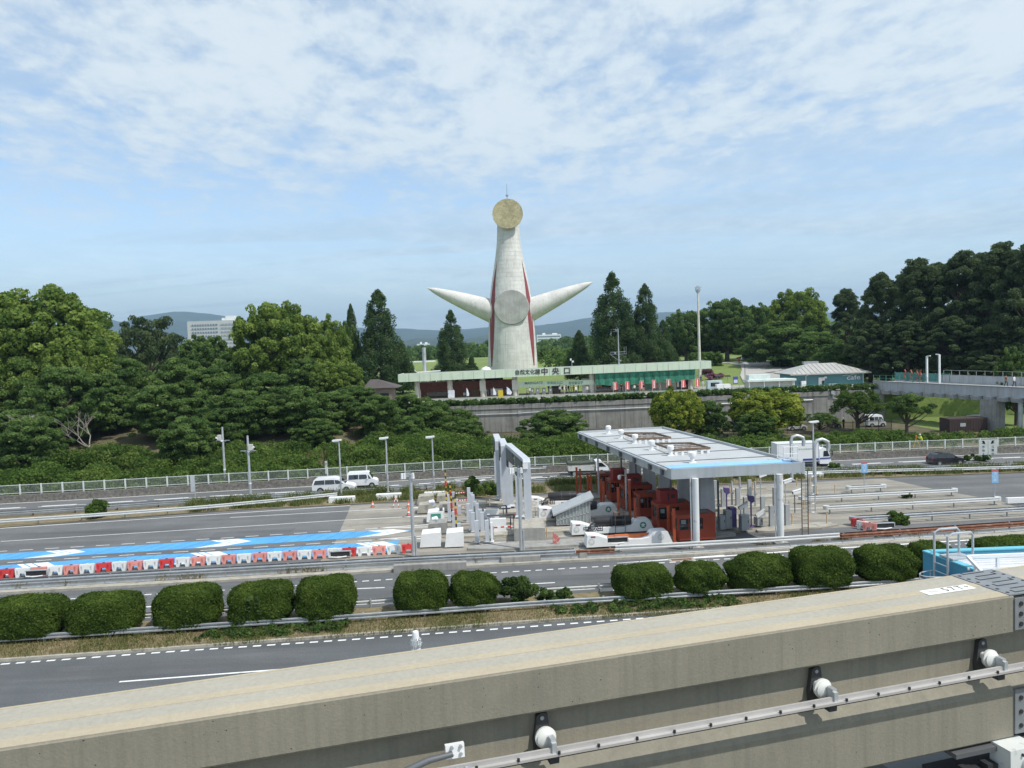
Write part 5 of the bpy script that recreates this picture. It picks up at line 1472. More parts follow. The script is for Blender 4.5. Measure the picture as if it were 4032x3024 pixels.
def island_and_slabs():
    t = MB()
    isl = [((-3.9, 59.6), (17.5, 61.2), 2.0), ((19.5, 61.9), (26.2, 63.3), 1.4), ((-5.8, 63.4), (24, 67.0), 1.5), ((-5, 67.6), (25, 71.2), 1.4), ((-6, 71.8), (28.6, 75.5), 1.4), ((-6.4, 75.9), (26, 79.4), 1.2)]
    for k, ((xa, ya), (xb, yb), w) in enumerate(isl):
        n = 8; a, b = [], []
        for i in range(n+1):
            f = i/n; x, y = xa + (xb - xa)*f, ya + (yb - ya)*f
            ww = w*(.35 if i in (0, n) else 1)
            a.append((x, y - ww/2)); b.append((x, y + ww/2))
        poly = a + b[::-1]
        m = MB().prism([(x, y, -.02) for x, y in poly], (0, 0, .2)); o = m.build('toll_island', conc_kerb if k != 0 else conc_grey)
        tag(o, kind='structure')
    m = MB().prism([(22.2, 62.0, -.02), (24.5, 61.8, -.02), (26.6, 62.9, -.02), (26.2, 63.6, -.02), (22.6, 63.7, -.02)], (0, 0, .17)); tag(m.build('toll_island', conc_slab), kind='structure')


def canopy():
    z = 6.17
    NL, NR = GY('D4', 1130, 515, 57.0), GY('D5', 943, 570, 58.0)
    FL, FR = G('D4', 190, 128, z), G('D4', 1050, 80, z)
    NL.z = NR.z = z
    o = NL.copy()
    t = thing('toll_canopy', 'large flat toll plaza roof with pale top, blue front trim and grey fascia', 'canopy', (o.x, o.y, 0))
    c = [Vector((p.x - o.x, p.y - o.y, 0)) for p in (NL, NR, FR, FL)]
    up = Vector((0, 0, 1))

    def on(u, v, h=0): return c[0].lerp(c[1], u).lerp(c[3].lerp(c[2], u), v) + up*(z + h)
    m = MB().prism([on(.01, .005, -.5), on(.99, .005, -.5), on(.99, .995, -.5), on(.01, .995, -.5)], (0, 0, .36))
    m.build('roof_deck', roofm, t)
    m = MB()
    for v in (.17, .33, .5, .67, .84): m.bar(on(.01, v, -.12), on(.99, v, -.12), .10, .06)
    m.build('roof_joint', dgrey, t)
    m = MB()
    def edge(p, q, h0, h1, th):
        d = (q - p).normalized(); n = Vector((d.y, -d.x, 0))*th
        m.prism([p + up*h0, q + up*h0, q + up*h1, p + up*h1], n)
    P = [on(0, 0), on(1, 0), on(1, 1), on(0, 1)]
    for a, b in ((0, 1), (1, 2), (2, 3), (3, 0)): edge(P[a], P[b], -.72, .06, -.16)
    m.build('fascia', mat('fascia metal', (.44, .47, .49), .45, .25, var=.1, vs=.5, streak=.35, scol=(.27, .28, .28)), t)
    m = MB().prism([on(.012, .008, -.135), on(.985, .008, -.135), on(.985, .055, -.135), on(.012, .055, -.135)], (0, 0, .015)); m.strip([on(.012, .012, -.1), on(.985, .012, -.1)], [on(.012, .012, .05), on(.985, .012, .05)])
    m.strip([on(.012, .055, -.12), on(.985, .055, -.12)], [on(.012, .062, .10), on(.985, .062, .10)])
    m.build('blue_trim', bluep, t)
    m = MB()
    for v in (.06, .16, .30, .44, .58, .72, .86, .95): m.box(tuple(on(-.012, v, -.32)), (.16, .35, .62), rz=.17)
    m.build('gutter_brackets', dgrey, t)
    m = MB().bar(on(-.016, .02, -.05), on(-.016, .98, -.05), .18, .12); m.build('gutter', galv, t)
    for i, (px, py) in enumerate(((500, 150), (627, 195), (768, 245), (935, 312), (1125, 368), (1343, 440))):
        p = G('D4', px, py, z - .14); v = thing('roof_ventilator', f'white mushroom ventilator on the toll roof, {ORD[i]} from the far end', 'ventilator', p, group='ventilators on the toll roof')
        MB().tube([(0, 0, 0), (0, 0, .62)], .17, 12).box((0, 0, .03), (.6, .6, .06)).build('pipe', white, v); MB().lathe([(.27, .5), (.29, .55), (.29, .82), (.2, .9), (.02, .92)], n=14).build('cap', white, v)
    for i, q in enumerate((((640, 135), (965, 135), (1125, 180), (800, 195)), ((975, 240), (1330, 235), (1520, 285), (1160, 308)))):
        pts = [G('D4', x, y, z + .35) for x, y in q]; c0 = sum(pts, Vector())/4
        f = thing('roof_frame', ('brown steel frame lying on the far part of the toll roof', 'brown steel frame lying on the near part of the toll roof')[i], 'frame', (c0.x, c0.y, z - .13), group='steel frames on the toll roof')
        pts = [Vector((p.x - c0.x, p.y - c0.y, .42)) for p in pts]
        fm = mat('frame brown', (.17, .12, .085), .75, .2, var=.3, vs=2); m = MB()
        for a, b in ((0, 1), (1, 2), (2, 3), (3, 0)): m.bar(pts[a], pts[b], .12, .17)
        m.build('outer_frame', fm, f); m = MB()
        for k in range(1, 4): m.bar(pts[0].lerp(pts[3], k/4) - Vector((0, 0, .06)), pts[1].lerp(pts[2], k/4) - Vector((0, 0, .06)), .10, .08)
        m.build('slats', fm, f); m = MB()
        for k in range(6):
            for e in ((3, 2), (0, 1)): p = pts[e[0]].lerp(pts[e[1]], .05 + .9*k/5); m.box((p.x, p.y, .15), (.22, .22, .32))
        m.build('feet', white, f)
    cm = mat('white column paint', (.66, .68, .68), .5, var=.08, vs=1, spots=.6, sps=1.2, spcol=(.27, .15, .09))
    for px, x, y in ((0, 13.4, 56.9), (1, 19.88, 57.4)):
        m = MB().tube([(x - o.x, y - o.y, .15), (x - o.x, y - o.y, 5.5)], .25, 16).tube([(x - o.x - .36, y - o.y, .6), (x - o.x - .36, y - o.y, 5.5)], .05, 6); m.build('round_column', cm, t)
        MB().box((x - o.x, y - o.y, .2), (1.0, .9, .3)).build('column_base', conc_grey, t)
    pm_ = mat('pier grey', (.42, .44, .46), .6, var=.1, streak=.3, scol=(.28, .29, .3))
    for px, Y in ((1485, 61.8), (1262, 66.3), (1070, 70.8), (912, 75.3), (770, 79.8)):
        x = GY('D4', px, 700, Y).x
        MB().box0((x - o.x, Y - o.y, .1), (1.3, .8, 5.4), top=(.72, 1)).build('pier', pm_, t)
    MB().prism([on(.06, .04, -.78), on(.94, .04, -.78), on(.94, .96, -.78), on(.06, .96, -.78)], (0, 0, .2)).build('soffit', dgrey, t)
    # guard rails at the far right corner of the roof, and the caged ladder
    pl = thing('roof_access_platform', 'white railed access platform at the right front corner of the toll roof', 'platform', (0, 0, 0)); m = MB()
    a = GY('D5', 730, 510, 59.5); b = GY('D5', 872, 500, 59.5); d = Vector((0, 1.4, 0))
    for q in (a, b, b + d, a + d): m.tube([(q.x, q.y, z - .1), (q.x, q.y, z + 1.05)], .035, 6)
    for hh in (.5, 1.05):
        for e, f in ((a, b), (b, b + d), (a, a + d)): m.tube([(e.x, e.y, z + hh), (f.x, f.y, z + hh)], .03, 6)
    m.build('railing', white, pl); MB().box(((a.x + b.x)/2, 60.2, z + .0), (b.x - a.x + .2, 1.5, .06)).build('deck', galv, pl)
    p, q = GY('D5', 860, 680, 59.2), G('D5', 888, 1305); t2 = thing('caged_ladder', 'thin brown caged ladder hanging from the right front corner of the toll roof', 'ladder', (q.x, 58.9, 0)); m = MB(); lm = mat('ladder brown', (.12, .09, .065), .6)
    for s in (-.24, .24): m.bar((s, 0, .1), (s, 0, 5.5), .06)
    for k in range(17): m.bar((-.24, 0, .4 + k*.3), (.24, 0, .4 + k*.3), .03)
    m.build('rails_and_rungs', lm, t2); m = MB()
    for k in range(5): m.tube([(.36*cos(w) + .55, .36*sin(w) + .2, 2.2 + k*.7) for w in np.linspace(0, 2*pi, 13)], .02, 5)
    for w in (0.3, 1.6, 2.9, 4.2, 5.5): m.bar((.36*cos(w) + .55, .36*sin(w) + .2, 2.2), (.36*cos(w) + .55, .36*sin(w) + .2, 5.0), .03)
    m.build('cage', galv, t2)


def booth(label, l, r, tp, Y, D=1.7, base=.18, box=None, wins=2):
    a, b = GY('D4', l, tp, Y), GY('D4', r, tp, Y); H = (a.z + b.z)/2 - base; W = b.x - a.x
    t = thing('toll_booth', label, 'toll booth', ((a.x + b.x)/2, Y, base), .1, 'orange toll booths under the roof')
    bm = MB(); wl = W*.46
    # chamfered cabin with a door side and window openings shown as recessed panes
    bm.prism([(-W/2, .12, 0), (-W/2 + .12, 0, 0), (W/2, 0, 0), (W/2, D, 0), (-W/2, D, 0)], (0, 0, H*.40))
    bm.prism([(-W/2 - .02, .10, H*.86), (-W/2 + .10, -.02, H*.86), (W/2 + .02, -.02, H*.86), (W/2 + .02, D + .02, H*.86), (-W/2 - .02, D + .02, H*.86)], (0, 0, H*.14))
    for x0, x1, y0, y1 in ((-W/2, -W/2 + .16, .0, .2), (-W/2 + W*.40, -W/2 + W*.46, 0, .12), (W/2 - W*.33, W/2, 0, D), (-W/2, -W/2 + .12, D - .2, D), (-W/2 + W*.4, -W/2 + W*.46, D - .1, D)):
        bm.box(((x0 + x1)/2, (y0 + y1)/2, H*.63), (x1 - x0, y1 - y0, H*.46))
    bm.build('cabin', orange, t, ang=25)
    g = MB().box((-W/2 + W*.23, .09, H*.63), (W*.36, .03, H*.46)).build('window', glass, t)
    MB().box((-W/2 + W*.56, .09, H*.63), (W*.2, .03, H*.46)).build('window', glass, t)
    MB().box((-W/2 + .08, D*.5, H*.63), (.03, D*.7, H*.46)).build('window', glass, t)
    MB().box((-W/2 + W*.30, .06, H*.62), (.05, .05, H*.5)).build('window_bar', orange, t)
    MB().box((-W/2 + W*.16, .055, H*.72), (W*.12, .02, H*.16)).build('notice', mat('notice pale', (.22, .25, .26), .7), t)
    MB().box((W*.2, D*.5, H + .04), (W*.35, D*.5, .08)).build('roof_hatch', dgrey, t)
    if box:
        l2, r2, t2 = box; p, q = GY('D4', l2, t2, Y + .2), GY('D4', r2, t2, Y + .2); w, h = q.x - p.x, p.z - base - H; cx = (p.x + q.x)/2 - (a.x + b.x)/2
        bb = MB().box((cx, .8, H + h/2), (w, 1.2, h)).build('roof_box', redbox, t); MB().box((cx - w*.05, .19, H + h*.5), (.12, .03, h*.6)).box((cx + w*.2, .19, H + h*.55), (.3, .03, h*.3)).build('grille', dark, bb)
        MB().tube([(cx + w*.25, .9, H + h), (cx + w*.25, .9, 5.2)], .09, 8).build('cable_pipe', dgrey, bb)


def nose(label, x0, x1, Y, cyl=True, D=1.15, txt=True, green=True, base=.17):
    L = x1 - x0
    t = thing('island_nose', label, 'crash cushion', (x0, Y, base), .08, 'white island noses before the toll booths')
    pr = [(0, 0), (.012, .92), (.03, .95), (.13, .86), (.28, .48), (.62, .44), (.70, .55), (.745, .90), (.77, .95), (.885, .95), (.91, .9), (.965, .0)]
    MB().prism([(u*L, 0, h) for u, h in pr], (0, D, 0)).build('shell', white, t, ang=30)
    if cyl:
        c = MB().tube([(L*.28, D*.5, .86), (L*.29, D*.5, .86), (L*.70, D*.5, .86)], [.36, .40, .40], 18).build('cushion_drum', blackr, t)
        MB().tube([(L*.47, D*.5, .86), (L*.475, D*.5, .86)], .43, 18).tube([(L*.6, D*.5, .86), (L*.605, D*.5, .86)], .43, 18).build('drum_band', dgrey, c)
        MB().tube([(L*.29, .3, .8), (L*.22, .1, .75), (L*.19, -.1, .45), (L*.15, -.12, .05)], .06, 6).tube([(L*.29, .4, .9), (L*.235, .1, .85), (L*.205, -.08, .5), (L*.17, -.12, .05)], .05, 6).build('hose', blackr, t)
    if txt:
        for i, ch in enumerate('中国吹田'): text('lettering', ch, .50, txtm, (L*(.165 + .055*i), -.012, .40), parent=t, depth=.006, bold=.006)
    for u, h, mt_, r_ in ((.055, .42, emw, .26), (.83, .52, emg if green else emw, .27)):
        e = MB().tube([(u*L, -.012, h), (u*L, .002, h)], r_, 20).build('emblem', mt_, t)
        s = MB(); pts = []
        for k in range(10):
            w = pi/2 + k*pi/5; q = r_*(.86 if k % 2 == 0 else .36); pts.append((u*L + q*cos(w), -.02, h + q*sin(w)))
        s.prism(pts, (0, .01, 0)).build('emblem_star', white if green and mt_ is emg else mat('emblem grey', (.68, .68, .66), .6), e)
    MB().box((L*.075, -.012, .80), (L*.05, .02, .09)).build('reflector', mat('reflector red', (.25, .02, .03), .4), t)
    return t


def sensor(c, px, tp, bt, lb, w=.32, m=None, grp='grey sensor posts of the toll lanes', z=.17):
    b = G(c, px, bt, z); h = GY(c, px, tp, b.y).z - z
    t = thing('sensor_post', lb, 'sensor post', b, .1, grp)
    MB().box0((0, 0, 0), (w, .3, h)).box0((0, 0, 0), (w + .16, .45, .04)).build('housing', m or lgrey, t); MB().box((w*.5 + .006, 0, h*.5), (.012, .14, h*.9)).build('window_strip', dark, t)
    return t


def ropeposts(label, pts, h=.85, z=.17):
    t = thing('rope_barrier', label, 'rope barrier', (0, 0, 0), group='tan rope barriers')
    P = [G(c, x, y, z) for c, x, y in pts]
    for p in P: MB().tube([p, p + Vector((0, 0, h))], .05, 6).build('post', ropem, t)
    for a, b in zip(P, P[1:]): MB().tube([a.lerp(b, k/6) + Vector((0, 0, h - .06 - .25*4*(k/6)*(1 - k/6)*.8)) for k in range(7)], .02, 5).build('rope', rope, t)


def striped(mb, p, q, r, n, m0, m1):
    p, q = Vector(p), Vector(q)
    for k in range(n): mb.bar(p.lerp(q, k/n), p.lerp(q, (k+1)/n), r, r, k % 2)


def toll():
    island_and_slabs(); canopy()
    booth('front orange-red toll booth with worn paint beside the white round column', 1188, 1580, 958, 59.5)
    booth('orange-red toll booth with a tall red roof box, just behind the front booth', 985, 1330, 848, 63.0, box=(1020, 1200, 722))
    booth('orange-red toll booth without a roof box in the middle of the row', 800, 1015, 752, 67.6)
    booth('orange-red toll booth with a red roof box, third from the far end', 650, 942, 668, 71.4, box=(692, 833, 568))
    booth('orange-red toll booth with a red roof box, second from the far end', 510, 682, 612, 75.2, box=(545, 685, 510))
    booth('farthest orange-red toll booth without a roof box', 410, 545, 545, 79.2)
    x = lambda c, px, Y: GY(c, px, 1100, Y).x
    nose('white island nose nearest the guardrail, with no black drum', x('D4', 275, 58.3), x('D4', 1195, 58.3), 58.3, cyl=False, green=False, txt=False)
    nose('white island nose with dark lettering and black drum, second from the guardrail', x('D4', 130, 62.3), x('D4', 1010, 62.3), 62.3)
    nose('white island nose with dark lettering beside the glass stair shelter', x('D3', 1335, 68.6), x('D4', 660, 68.6), 68.6)
    nose('white island nose with dark lettering, farthest from the guardrail', x('D3', 1258, 73.4), x('D4', 400, 73.4), 73.4)
    # red posts
    for i, (px, tp, Y, lb) in enumerate(((178, 490, 80, 'far left one of the far pair'), (212, 505, 79, 'far right one of the far pair'), (290, 545, 76.5, 'left one of the pair by the farthest nose'), (320, 565, 76, 'right one of the pair by the farthest nose'), (420, 615, 72.6, 'left of the pair behind the third green emblem'), (447, 632, 71.8, 'right of the pair behind the third green emblem'),
                                      (595, 692, 67.2, 'beside the steel step above the second drum'), (708, 612, 66.4, 'tallest, with a pale top, in front of the middle booths'), (765, 800, 63.6, 'by the right end of the second black drum'), (1100, 877, 61.2, 'left in front of the boxed front booth'), (1155, 905, 59.0, 'right at the corner of the front booth'))):
        p = GY('D4', px, tp, Y); t = thing('red_post', 'slim red steel post, ' + lb, 'post', (p.x, Y, .17), group='red posts before the booths')
        MB().box0((0, 0, 0), (.2, .2, p.z - .17)).box0((0, 0, 0), (.36, .36, .05)).build('shaft', redpost, t); MB().box0((0, 0, p.z - .17), (.24, .24, .04)).build('cap', white if px == 708 else redpost, t)
    for px, tp, Y, lb in ((392, 355, 78.5, 'tall grey pole with a white dome camera beside the farthest booth'), (672, 525, 70.2, 'tall grey laddered pole with a white dome camera before the middle booths')):
        p = GY('D4', px, tp, Y); t = thing('camera_pole', lb, 'pole', (p.x, Y, .17), group='dome camera poles')
        MB().tube([(0, 0, 0), (0, 0, p.z)], .09, 10).build('pole', galv, t); m = MB()
        for k in range(9): m.bar((-.14, 0, 1 + k*.36), (.14, 0, 1 + k*.36), .03)
        m.build('rungs', galv, t); c = MB().tube([(0, 0, p.z - .55), (-.55, 0, p.z - .5)], .03, 6).build('bracket', white, t); MB().lathe([(.02, .28), (.16, .2), (.17, 0), (.12, -.14), (.02, -.18)], (-.58, 0, p.z - .75), 12).build('dome_camera', white, t)
    p = G('D4', 605, 1040, .9); t = thing('step_stool', 'brown steel step stand over the second black drum', 'step', (p.x, 62.3, .1)); st = mat('step brown', (.14, .10, .07), .7)
    m = MB().box((0, .5, 1.75), (.9, .9, .05)); m.build('tread', st, t)
    for a in (-.4, .4):
        for b in (-.05, .9): MB().bar((a, b, .1), (a, b, 1.73), .05).build('leg', st, t)
    for h in (.7, 1.2): MB().bar((-.37, -.05, h), (.37, -.05, h), .04).build('rung', st, t)
    # orange folded arm over the front nose
    a, b = GY('D4', 492, 1185, 59.2), GY('D4', 1010, 1150, 59.4); t = thing('orange_arm', 'long orange barrier arm draped with plastic over the front noses', 'barrier arm', (0, 0, 0)); om = mat('orange arm', (.55, .13, .035), .5, var=.15)
    MB().bar(a, b, .2, .22).build('arm', om, t); m = MB().box((a + (b - a)*.38 + Vector((0, -.05, -.05))), (2.0, .3, .34), rz=.03); m.build('plastic_wrap', mat('orange sheet', (.62, .16, .05), .3, var=.1), t)
    for f in (0, .88): q = a.lerp(b, f); MB().bar((q.x, q.y, .3), (q.x, q.y, q.z), .16).build('stand', om, t)
    # glass stair shelter
    a, b = G('D3', 1515, 1078, .1), G('D4', 312, 1050, .1); Y = (a.y + b.y)/2; a.y = b.y = Y
    hl, hr = GY('D3', 1505, 985, Y).z, GY('D4', 330, 820, Y).z; Lw = b.x - a.x; D = 2.4
    t = thing('stair_shelter', 'glazed stair shelter with a sloping grey roof left of the toll booths', 'shelter', (a.x, Y, .1)); fr = galv; m = MB()
    for yy in (0, D):
        for k in range(11): xx = Lw*k/10; m.bar((xx, yy, 0), (xx, yy, hl + (hr - hl)*k/10), .07)
        for f in (.0, .45): m.bar((0, yy, hl*f + .05), (Lw, yy, (hl if f == 0 else hl)*f + .05 + (0 if f == 0 else (hr - hl)*.45)), .07)
    m.bar((0, 0, hl), (0, D, hl), .08); m.build('frame', fr, t)
    gl = mat('shelter glazing', (.30, .33, .33), .25, var=.2, vs=1.5, spec=.8)
    for yy in (0, D): MB().prism([(0, yy + .0, .05), (Lw, yy, .05), (Lw, yy, hr), (0, yy, hl)], (0, .012, 0)).build('glass_panel', gl, t)
    MB().prism([(-.3, -.25, hl + .02), (Lw + .35, -.25, hr + .12), (Lw + .35, -.25, hr + .26), (-.3, -.25, hl + .16)], (0, D + .5, 0)).build('roof', mat('shelter roof', (.45, .47, .48), .5, .2, var=.1), t)
    MB().box((Lw, D/2, hr/2), (.1, D, hr)).build('back_wall', mgrey, t)
    # sign gantries over the lanes
    def gantry(label, legs, zt, z0=.2):
        t = thing('lane_gantry', label, 'gantry', (legs[0][0], legs[0][1], 0), group='grey lane gantries'); o = Vector((legs[0][0], legs[0][1], 0)); Pts = [Vector((x, y, 0)) - o for x, y in legs]
        for i, p in enumerate(Pts): MB().box0((p.x, p.y, z0 + (.7 if i == 0 and len(Pts) > 2 else 0)), (.62, .42, zt - z0 - .3 - (.7 if i == 0 and len(Pts) > 2 else 0))).build('leg', lgrey, t); MB().box0((p.x, p.y, z0 + (.7 if i == 0 and len(Pts) > 2 else 0)), (.95, .8, .16), top=(.75, .6)).build('foot', galv, t)
        a, b = Pts[0], Pts[-1]; d = (b - a).normalized(); a = a - d*.1; w = Vector((d.y, -d.x, 0))*.31
        m = MB().prism([a + w + Vector((0, 0, zt - .32)), a + w*.95 + d*.12 + Vector((0, 0, zt - .06)), a + w*.9 + d*.3 + Vector((0, 0, zt)), b + w*.9 + d*.1 + Vector((0, 0, zt)), b + w + d*.1 + Vector((0, 0, zt - .32))], -2*w)
        m.build('header', lgrey, t)
        n = max(1, len(Pts) - 1)
        for k in range(n):
            p, q = Pts[k].lerp(Pts[k+1] if len(Pts) > 1 else b, .1), Pts[k].lerp(Pts[k+1] if len(Pts) > 1 else b, .85)
            sg = MB().prism([p - w*1.0 + Vector((0, 0, zt - 1.45)), q - w*1.0 + Vector((0, 0, zt - 1.45)), q - w + Vector((0, 0, zt - .34)), p - w + Vector((0, 0, zt - .34))], -w*.3).build('sign_panel', dgrey, t)
            r0 = q.lerp(p, .25); MB().prism([r0 - w*1.05 + Vector((0, 0, zt - 2.1)), q - w*1.05 + Vector((0, 0, zt - 2.1)), q - w*1.05 + Vector((0, 0, zt - 1.45)), r0 - w*1.05 + Vector((0, 0, zt - 1.45))], -w*.25).build('signal_box', dark, t)
        return t
    t = gantry('wide grey double gantry on a concrete plinth, nearest of the lane gantries', [(1.0, 64.2), (.3, 69.7), (-.55, 74.5)], 6.33)
    p = GY('D3', 1197, 475, 63.9); MB().box((p.x - 1.0, -.3, p.z), (.42, .06, .45)).build('control_box', white, t)
    q = GY('D3', 1270, 500, 64); MB().tube([(.3, 0, q.z), (1.6, 0, q.z - .02)], .05, 6).box((1.5, 0, q.z + .1), (.3, .12, .12)).build('side_arm', galv, t)
    gantry('middle grey lane gantry with a short header', [GY('D3', 1003, 890, 74.0).xy[:], GY('D3', 985, 880, 77.4).xy[:]], GY('D3', 1020, 235, 74.0).z)
    gantry('farthest grey lane gantry with a short header', [GY('D3', 943, 815, 78.2).xy[:], GY('D3', 925, 815, 82.0).xy[:]], GY('D3', 950, 190, 78.2).z)
    a, b = G('D3', 1085, 1235, .18), G('D3', 1402, 1235, .18); t = thing('gantry_plinth', 'stained concrete plinth under the double gantry', 'plinth', ((a.x + b.x)/2, a.y + 2.0, .0)); MB().box0((0, 0, 0), (b.x - a.x, 3.6, 1.18)).build('block', conc_grey, t); MB().box0((0, 0, 1.18), (b.x - a.x - .1, 3.5, .02)).build('mortar_top', conc_kerb, t)
    # striped arms and posts
    def arm(lb, c, x0, x1, y0, y1, Yb, post=True):
        p, q = GY(c, x0, y0, Yb), GY(c, x1, y1, Yb + .2); t = thing('lane_bar', lb, 'barrier arm', (0, 0, 0), group='red and white lane bars'); m = MB(); striped(m, p, q, .10, 9, 0, 1); m.build('bar', [redw, white], t)
        MB().box0((p.x - .15, Yb, .17), (.3, .35, p.z)).build('drive_post', lgrey, t)
        r_ = q - (q - p)*.22; MB().box(tuple(r_), ((q.x - p.x)*.38, .06, .2)).build('stripe_board', redw, t)
    arm('red and white lane bar in front of the near plinth', 'D3', 880, 1190, 1092, 1068, 62.4)
    arm('red and white lane bar between the gantry legs', 'D3', 845, 1100, 975, 958, 67.0)
    arm('red and white lane bar, short, third from the near side', 'D3', 548, 622, 890, 880, 71.8)
    arm('red and white lane bar, short, fourth from the near side', 'D3', 520, 632, 820, 808, 76.0)
    arm('farthest short red and white lane bar', 'D3', 485, 595, 748, 735, 80.0)
    for lb, px, tp, bt in (('tallest black and yellow striped pole, farthest', 402, 505, 800), ('black and yellow striped pole left of the second lane bar', 446, 640, 850), ('black and yellow striped pole, second nearest', 459, 740, 985), ('black and yellow striped pole on the near white block', 503, 760, 1105)):
        b = G('D3', px, bt, .9); h = GY('D3', px, tp, b.y).z; t = thing('striped_pole', lb, 'pole', (b.x, b.y, .17), group='black and yellow poles'); m = MB(); striped(m, (0, 0, 0), (0, 0, h - .2), .13, 12, 0, 1); m.build('pole', [yelm, dark], t)
        MB().box((0, -.1, (h - .2)*.62), (.2, .06, .5)).build('red_tag', redw, t)
    S_ = [(632, 690, 900, 'tallest in the left group, farthest back'), (661, 740, 940, 'beside the tallest in the left group'), (675, 760, 960, 'third from the back of the left group'), (625, 850, 1030, 'left edge of the left group, middle row'), (698, 825, 1015, 'right of the left group, back row'), (716, 845, 1025, 'right end of the left group, back row'),
          (655, 915, 1110, 'left of the middle pair'), (675, 940, 1132, 'right of the middle pair'), (748, 905, 1105, 'left of the pair beside the white panels'), (767, 935, 1132, 'right of the pair beside the white panels'), (713, 1020, 1235, 'left one at the near kerb'), (815, 1015, 1230, 'right one at the near kerb'), (430, 760, 850, 'behind the concrete blocks, far'), (438, 835, 1020, 'right of the green sign block'),
          (484, 930, 1130, 'behind the near white block'), (532, 1045, 1160, 'short, standing on the near white block'), (1310, 985, 1088, 'right of the concrete plinth')]
    for px, tp, bt, lb in S_: sensor('D3', px, tp, bt, 'grey square sensor post, ' + lb)
    sensor('D3', 862, 1040, 1230, 'thin white post holding the near lane bar', .16, white)
    R_ = [(42, 745, 930, 'behind the dark pole at the left of the right-hand group'), (122, 830, 1010, 'left of the first purple head'), (268, 820, 995, 'between the two purple heads, back row'), (387, 738, 892, 'tallest behind the second purple head'), (348, 912, 1090, 'short, left of the second purple head'), (520, 905, 1105, 'right of the second purple head'), (608, 1000, 1205, 'left of the white round column, near kerb'), (645, 815, 1045, 'close behind the white round column'), (765, 985, 1195, 'right of the white round column')]
    for px, tp, bt, lb in R_: sensor('D5', px, tp, bt, 'grey square sensor post, ' + lb, .36, mgrey)
    for px, tp, bt, lb in ((210, 750, 990, 'grey pipe post between the purple heads'), (445, 755, 1005, 'grey pipe post right of the second purple head'), (657, 900, 1200, 'grey pipe post with a clamp close to the white round column'), (78, 745, 1225, 'dark pipe post beside the grey cabinets'), (290, 710, 920, 'thin far pipe post under the roof edge')):
        b = G('D5', px, bt, .17); h = GY('D5', px, tp, b.y).z - .17; t = thing('pipe_post', lb, 'post', b, group='pipe posts on the right islands'); MB().tube([(0, 0, 0), (0, 0, h)], .09, 8).build('pipe', dgrey if px == 78 else galv, t); MB().box((0, -.08, h*.5), (.3, .06, .12)).build('clamp', steel, t)
    for lb, l, r, tp, bt, mt_ in (('grey cabinet at the left of the right-hand group', 88, 150, 1100, 1240, mgrey), ('taller grey cabinet next to the purple cabinet', 146, 215, 1050, 1232, mgrey), ('purple ticket cabinet between grey cabinets', 192, 262, 1022, 1220, purple), ('wide grey cabinet with a sloping lid nearest the kerb', 302, 395, 1100, 1250, mgrey), ('small grey cabinet with a camera on top', 455, 525, 1122, 1200, mgrey)):
        a, b = G('D5', l, bt, .17), G('D5', r, bt, .17); h = GY('D5', l, tp, a.y).z - .17; t = thing('cabinet', lb, 'cabinet', ((a.x + b.x)/2, a.y + .35, .17), .08); w = (b.x - a.x)*.93
        MB().box0((0, 0, 0), (w, .7, h*.96)).box0((0, 0, h*.96), (w*1.04, .74, h*.04), top=(.9, .9)).build('body', mt_, t); MB().box((w*.3, -.36, h*.6), (.05, .03, .2)).build('handle', dark, t)
    for lb, px, tp, bt, pb in (('purple card reader head on a purple post, the left one', 158, 815, 885, 1050), ('purple card reader head on a purple post, the right one', 405, 895, 970, 1215)):
        b = G('D5', px, pb, .17); hz = GY('D5', px, tp, b.y).z; lz = GY('D5', px, bt, b.y).z; t = thing('card_reader', lb, 'card reader', b, group='purple card readers'); MB().tube([(0, 0, 0), (0, 0, lz - .1)], .07, 8).box0((0, 0, 0), (.4, .3, .08)).build('post', purple, t)
        MB().prism([(-.26, -.15, hz - .17), (.22, -.15, hz - .22), (.26, -.15, lz - .05), (.02, -.15, lz - .17), (-.2, -.15, lz)], (0, .34, 0)).build('head', purple, t)
    def camera(lb, c, hx, hy, bx, by, m=galv, tilt=.25):
        b = G(c, bx, by, .17); h = GY(c, hx, hy, b.y).z; t = thing('camera', lb, 'camera', b, .1, 'lane cameras'); MB().tube([(0, 0, 0), (0, 0, h - .3)], .05, 8).build('post', m, t)
        R = Matrix.Rotation(-tilt, 3, 'Y'); MB().box((.2, 0, h - .05), (.75, .26, .26), rot=R).box((.24, 0, h + .1), (.85, .32, .04), rot=R).build('housing', white, t); MB().box((-.17, 0, h - .16), (.04, .18, .18), rot=R).build('lens', dark, t)
    camera('white camera on a post at the right edge of the toll roof', 'D5', 790, 765, 748, 985); camera('white camera on a farther post under the roof edge', 'D5', 525, 705, 500, 905); camera('small white camera on the dark post beside the ladder', 'D5', 790, 875, 842, 1070, dgrey); camera('white tilted camera on the small grey cabinet', 'D5', 460, 1095, 470, 1200, galv, .6); camera('white camera beside the purple cabinet', 'D5', 285, 1020, 300, 1225, galv, .5)
    ropeposts('tan rope barrier on the paved island tip at the right', [('D5', 815, 1185), ('D5', 980, 1175), ('D5', 1163, 1175)]); ropeposts('tan rope barrier beside the bent pipe pole', [('D5', 1062, 885), ('D5', 1245, 872)]); ropeposts('tan rope barrier behind the white camera', [('D5', 785, 1040), ('D5', 935, 1035)])
    ropeposts('tan rope barrier far back under the roof edge', [('D5', 190, 870), ('D5', 420, 845), ('D5', 622, 930)]); ropeposts('tan rope barrier farthest right at the back', [('D5', 860, 800), ('D5', 995, 795)])
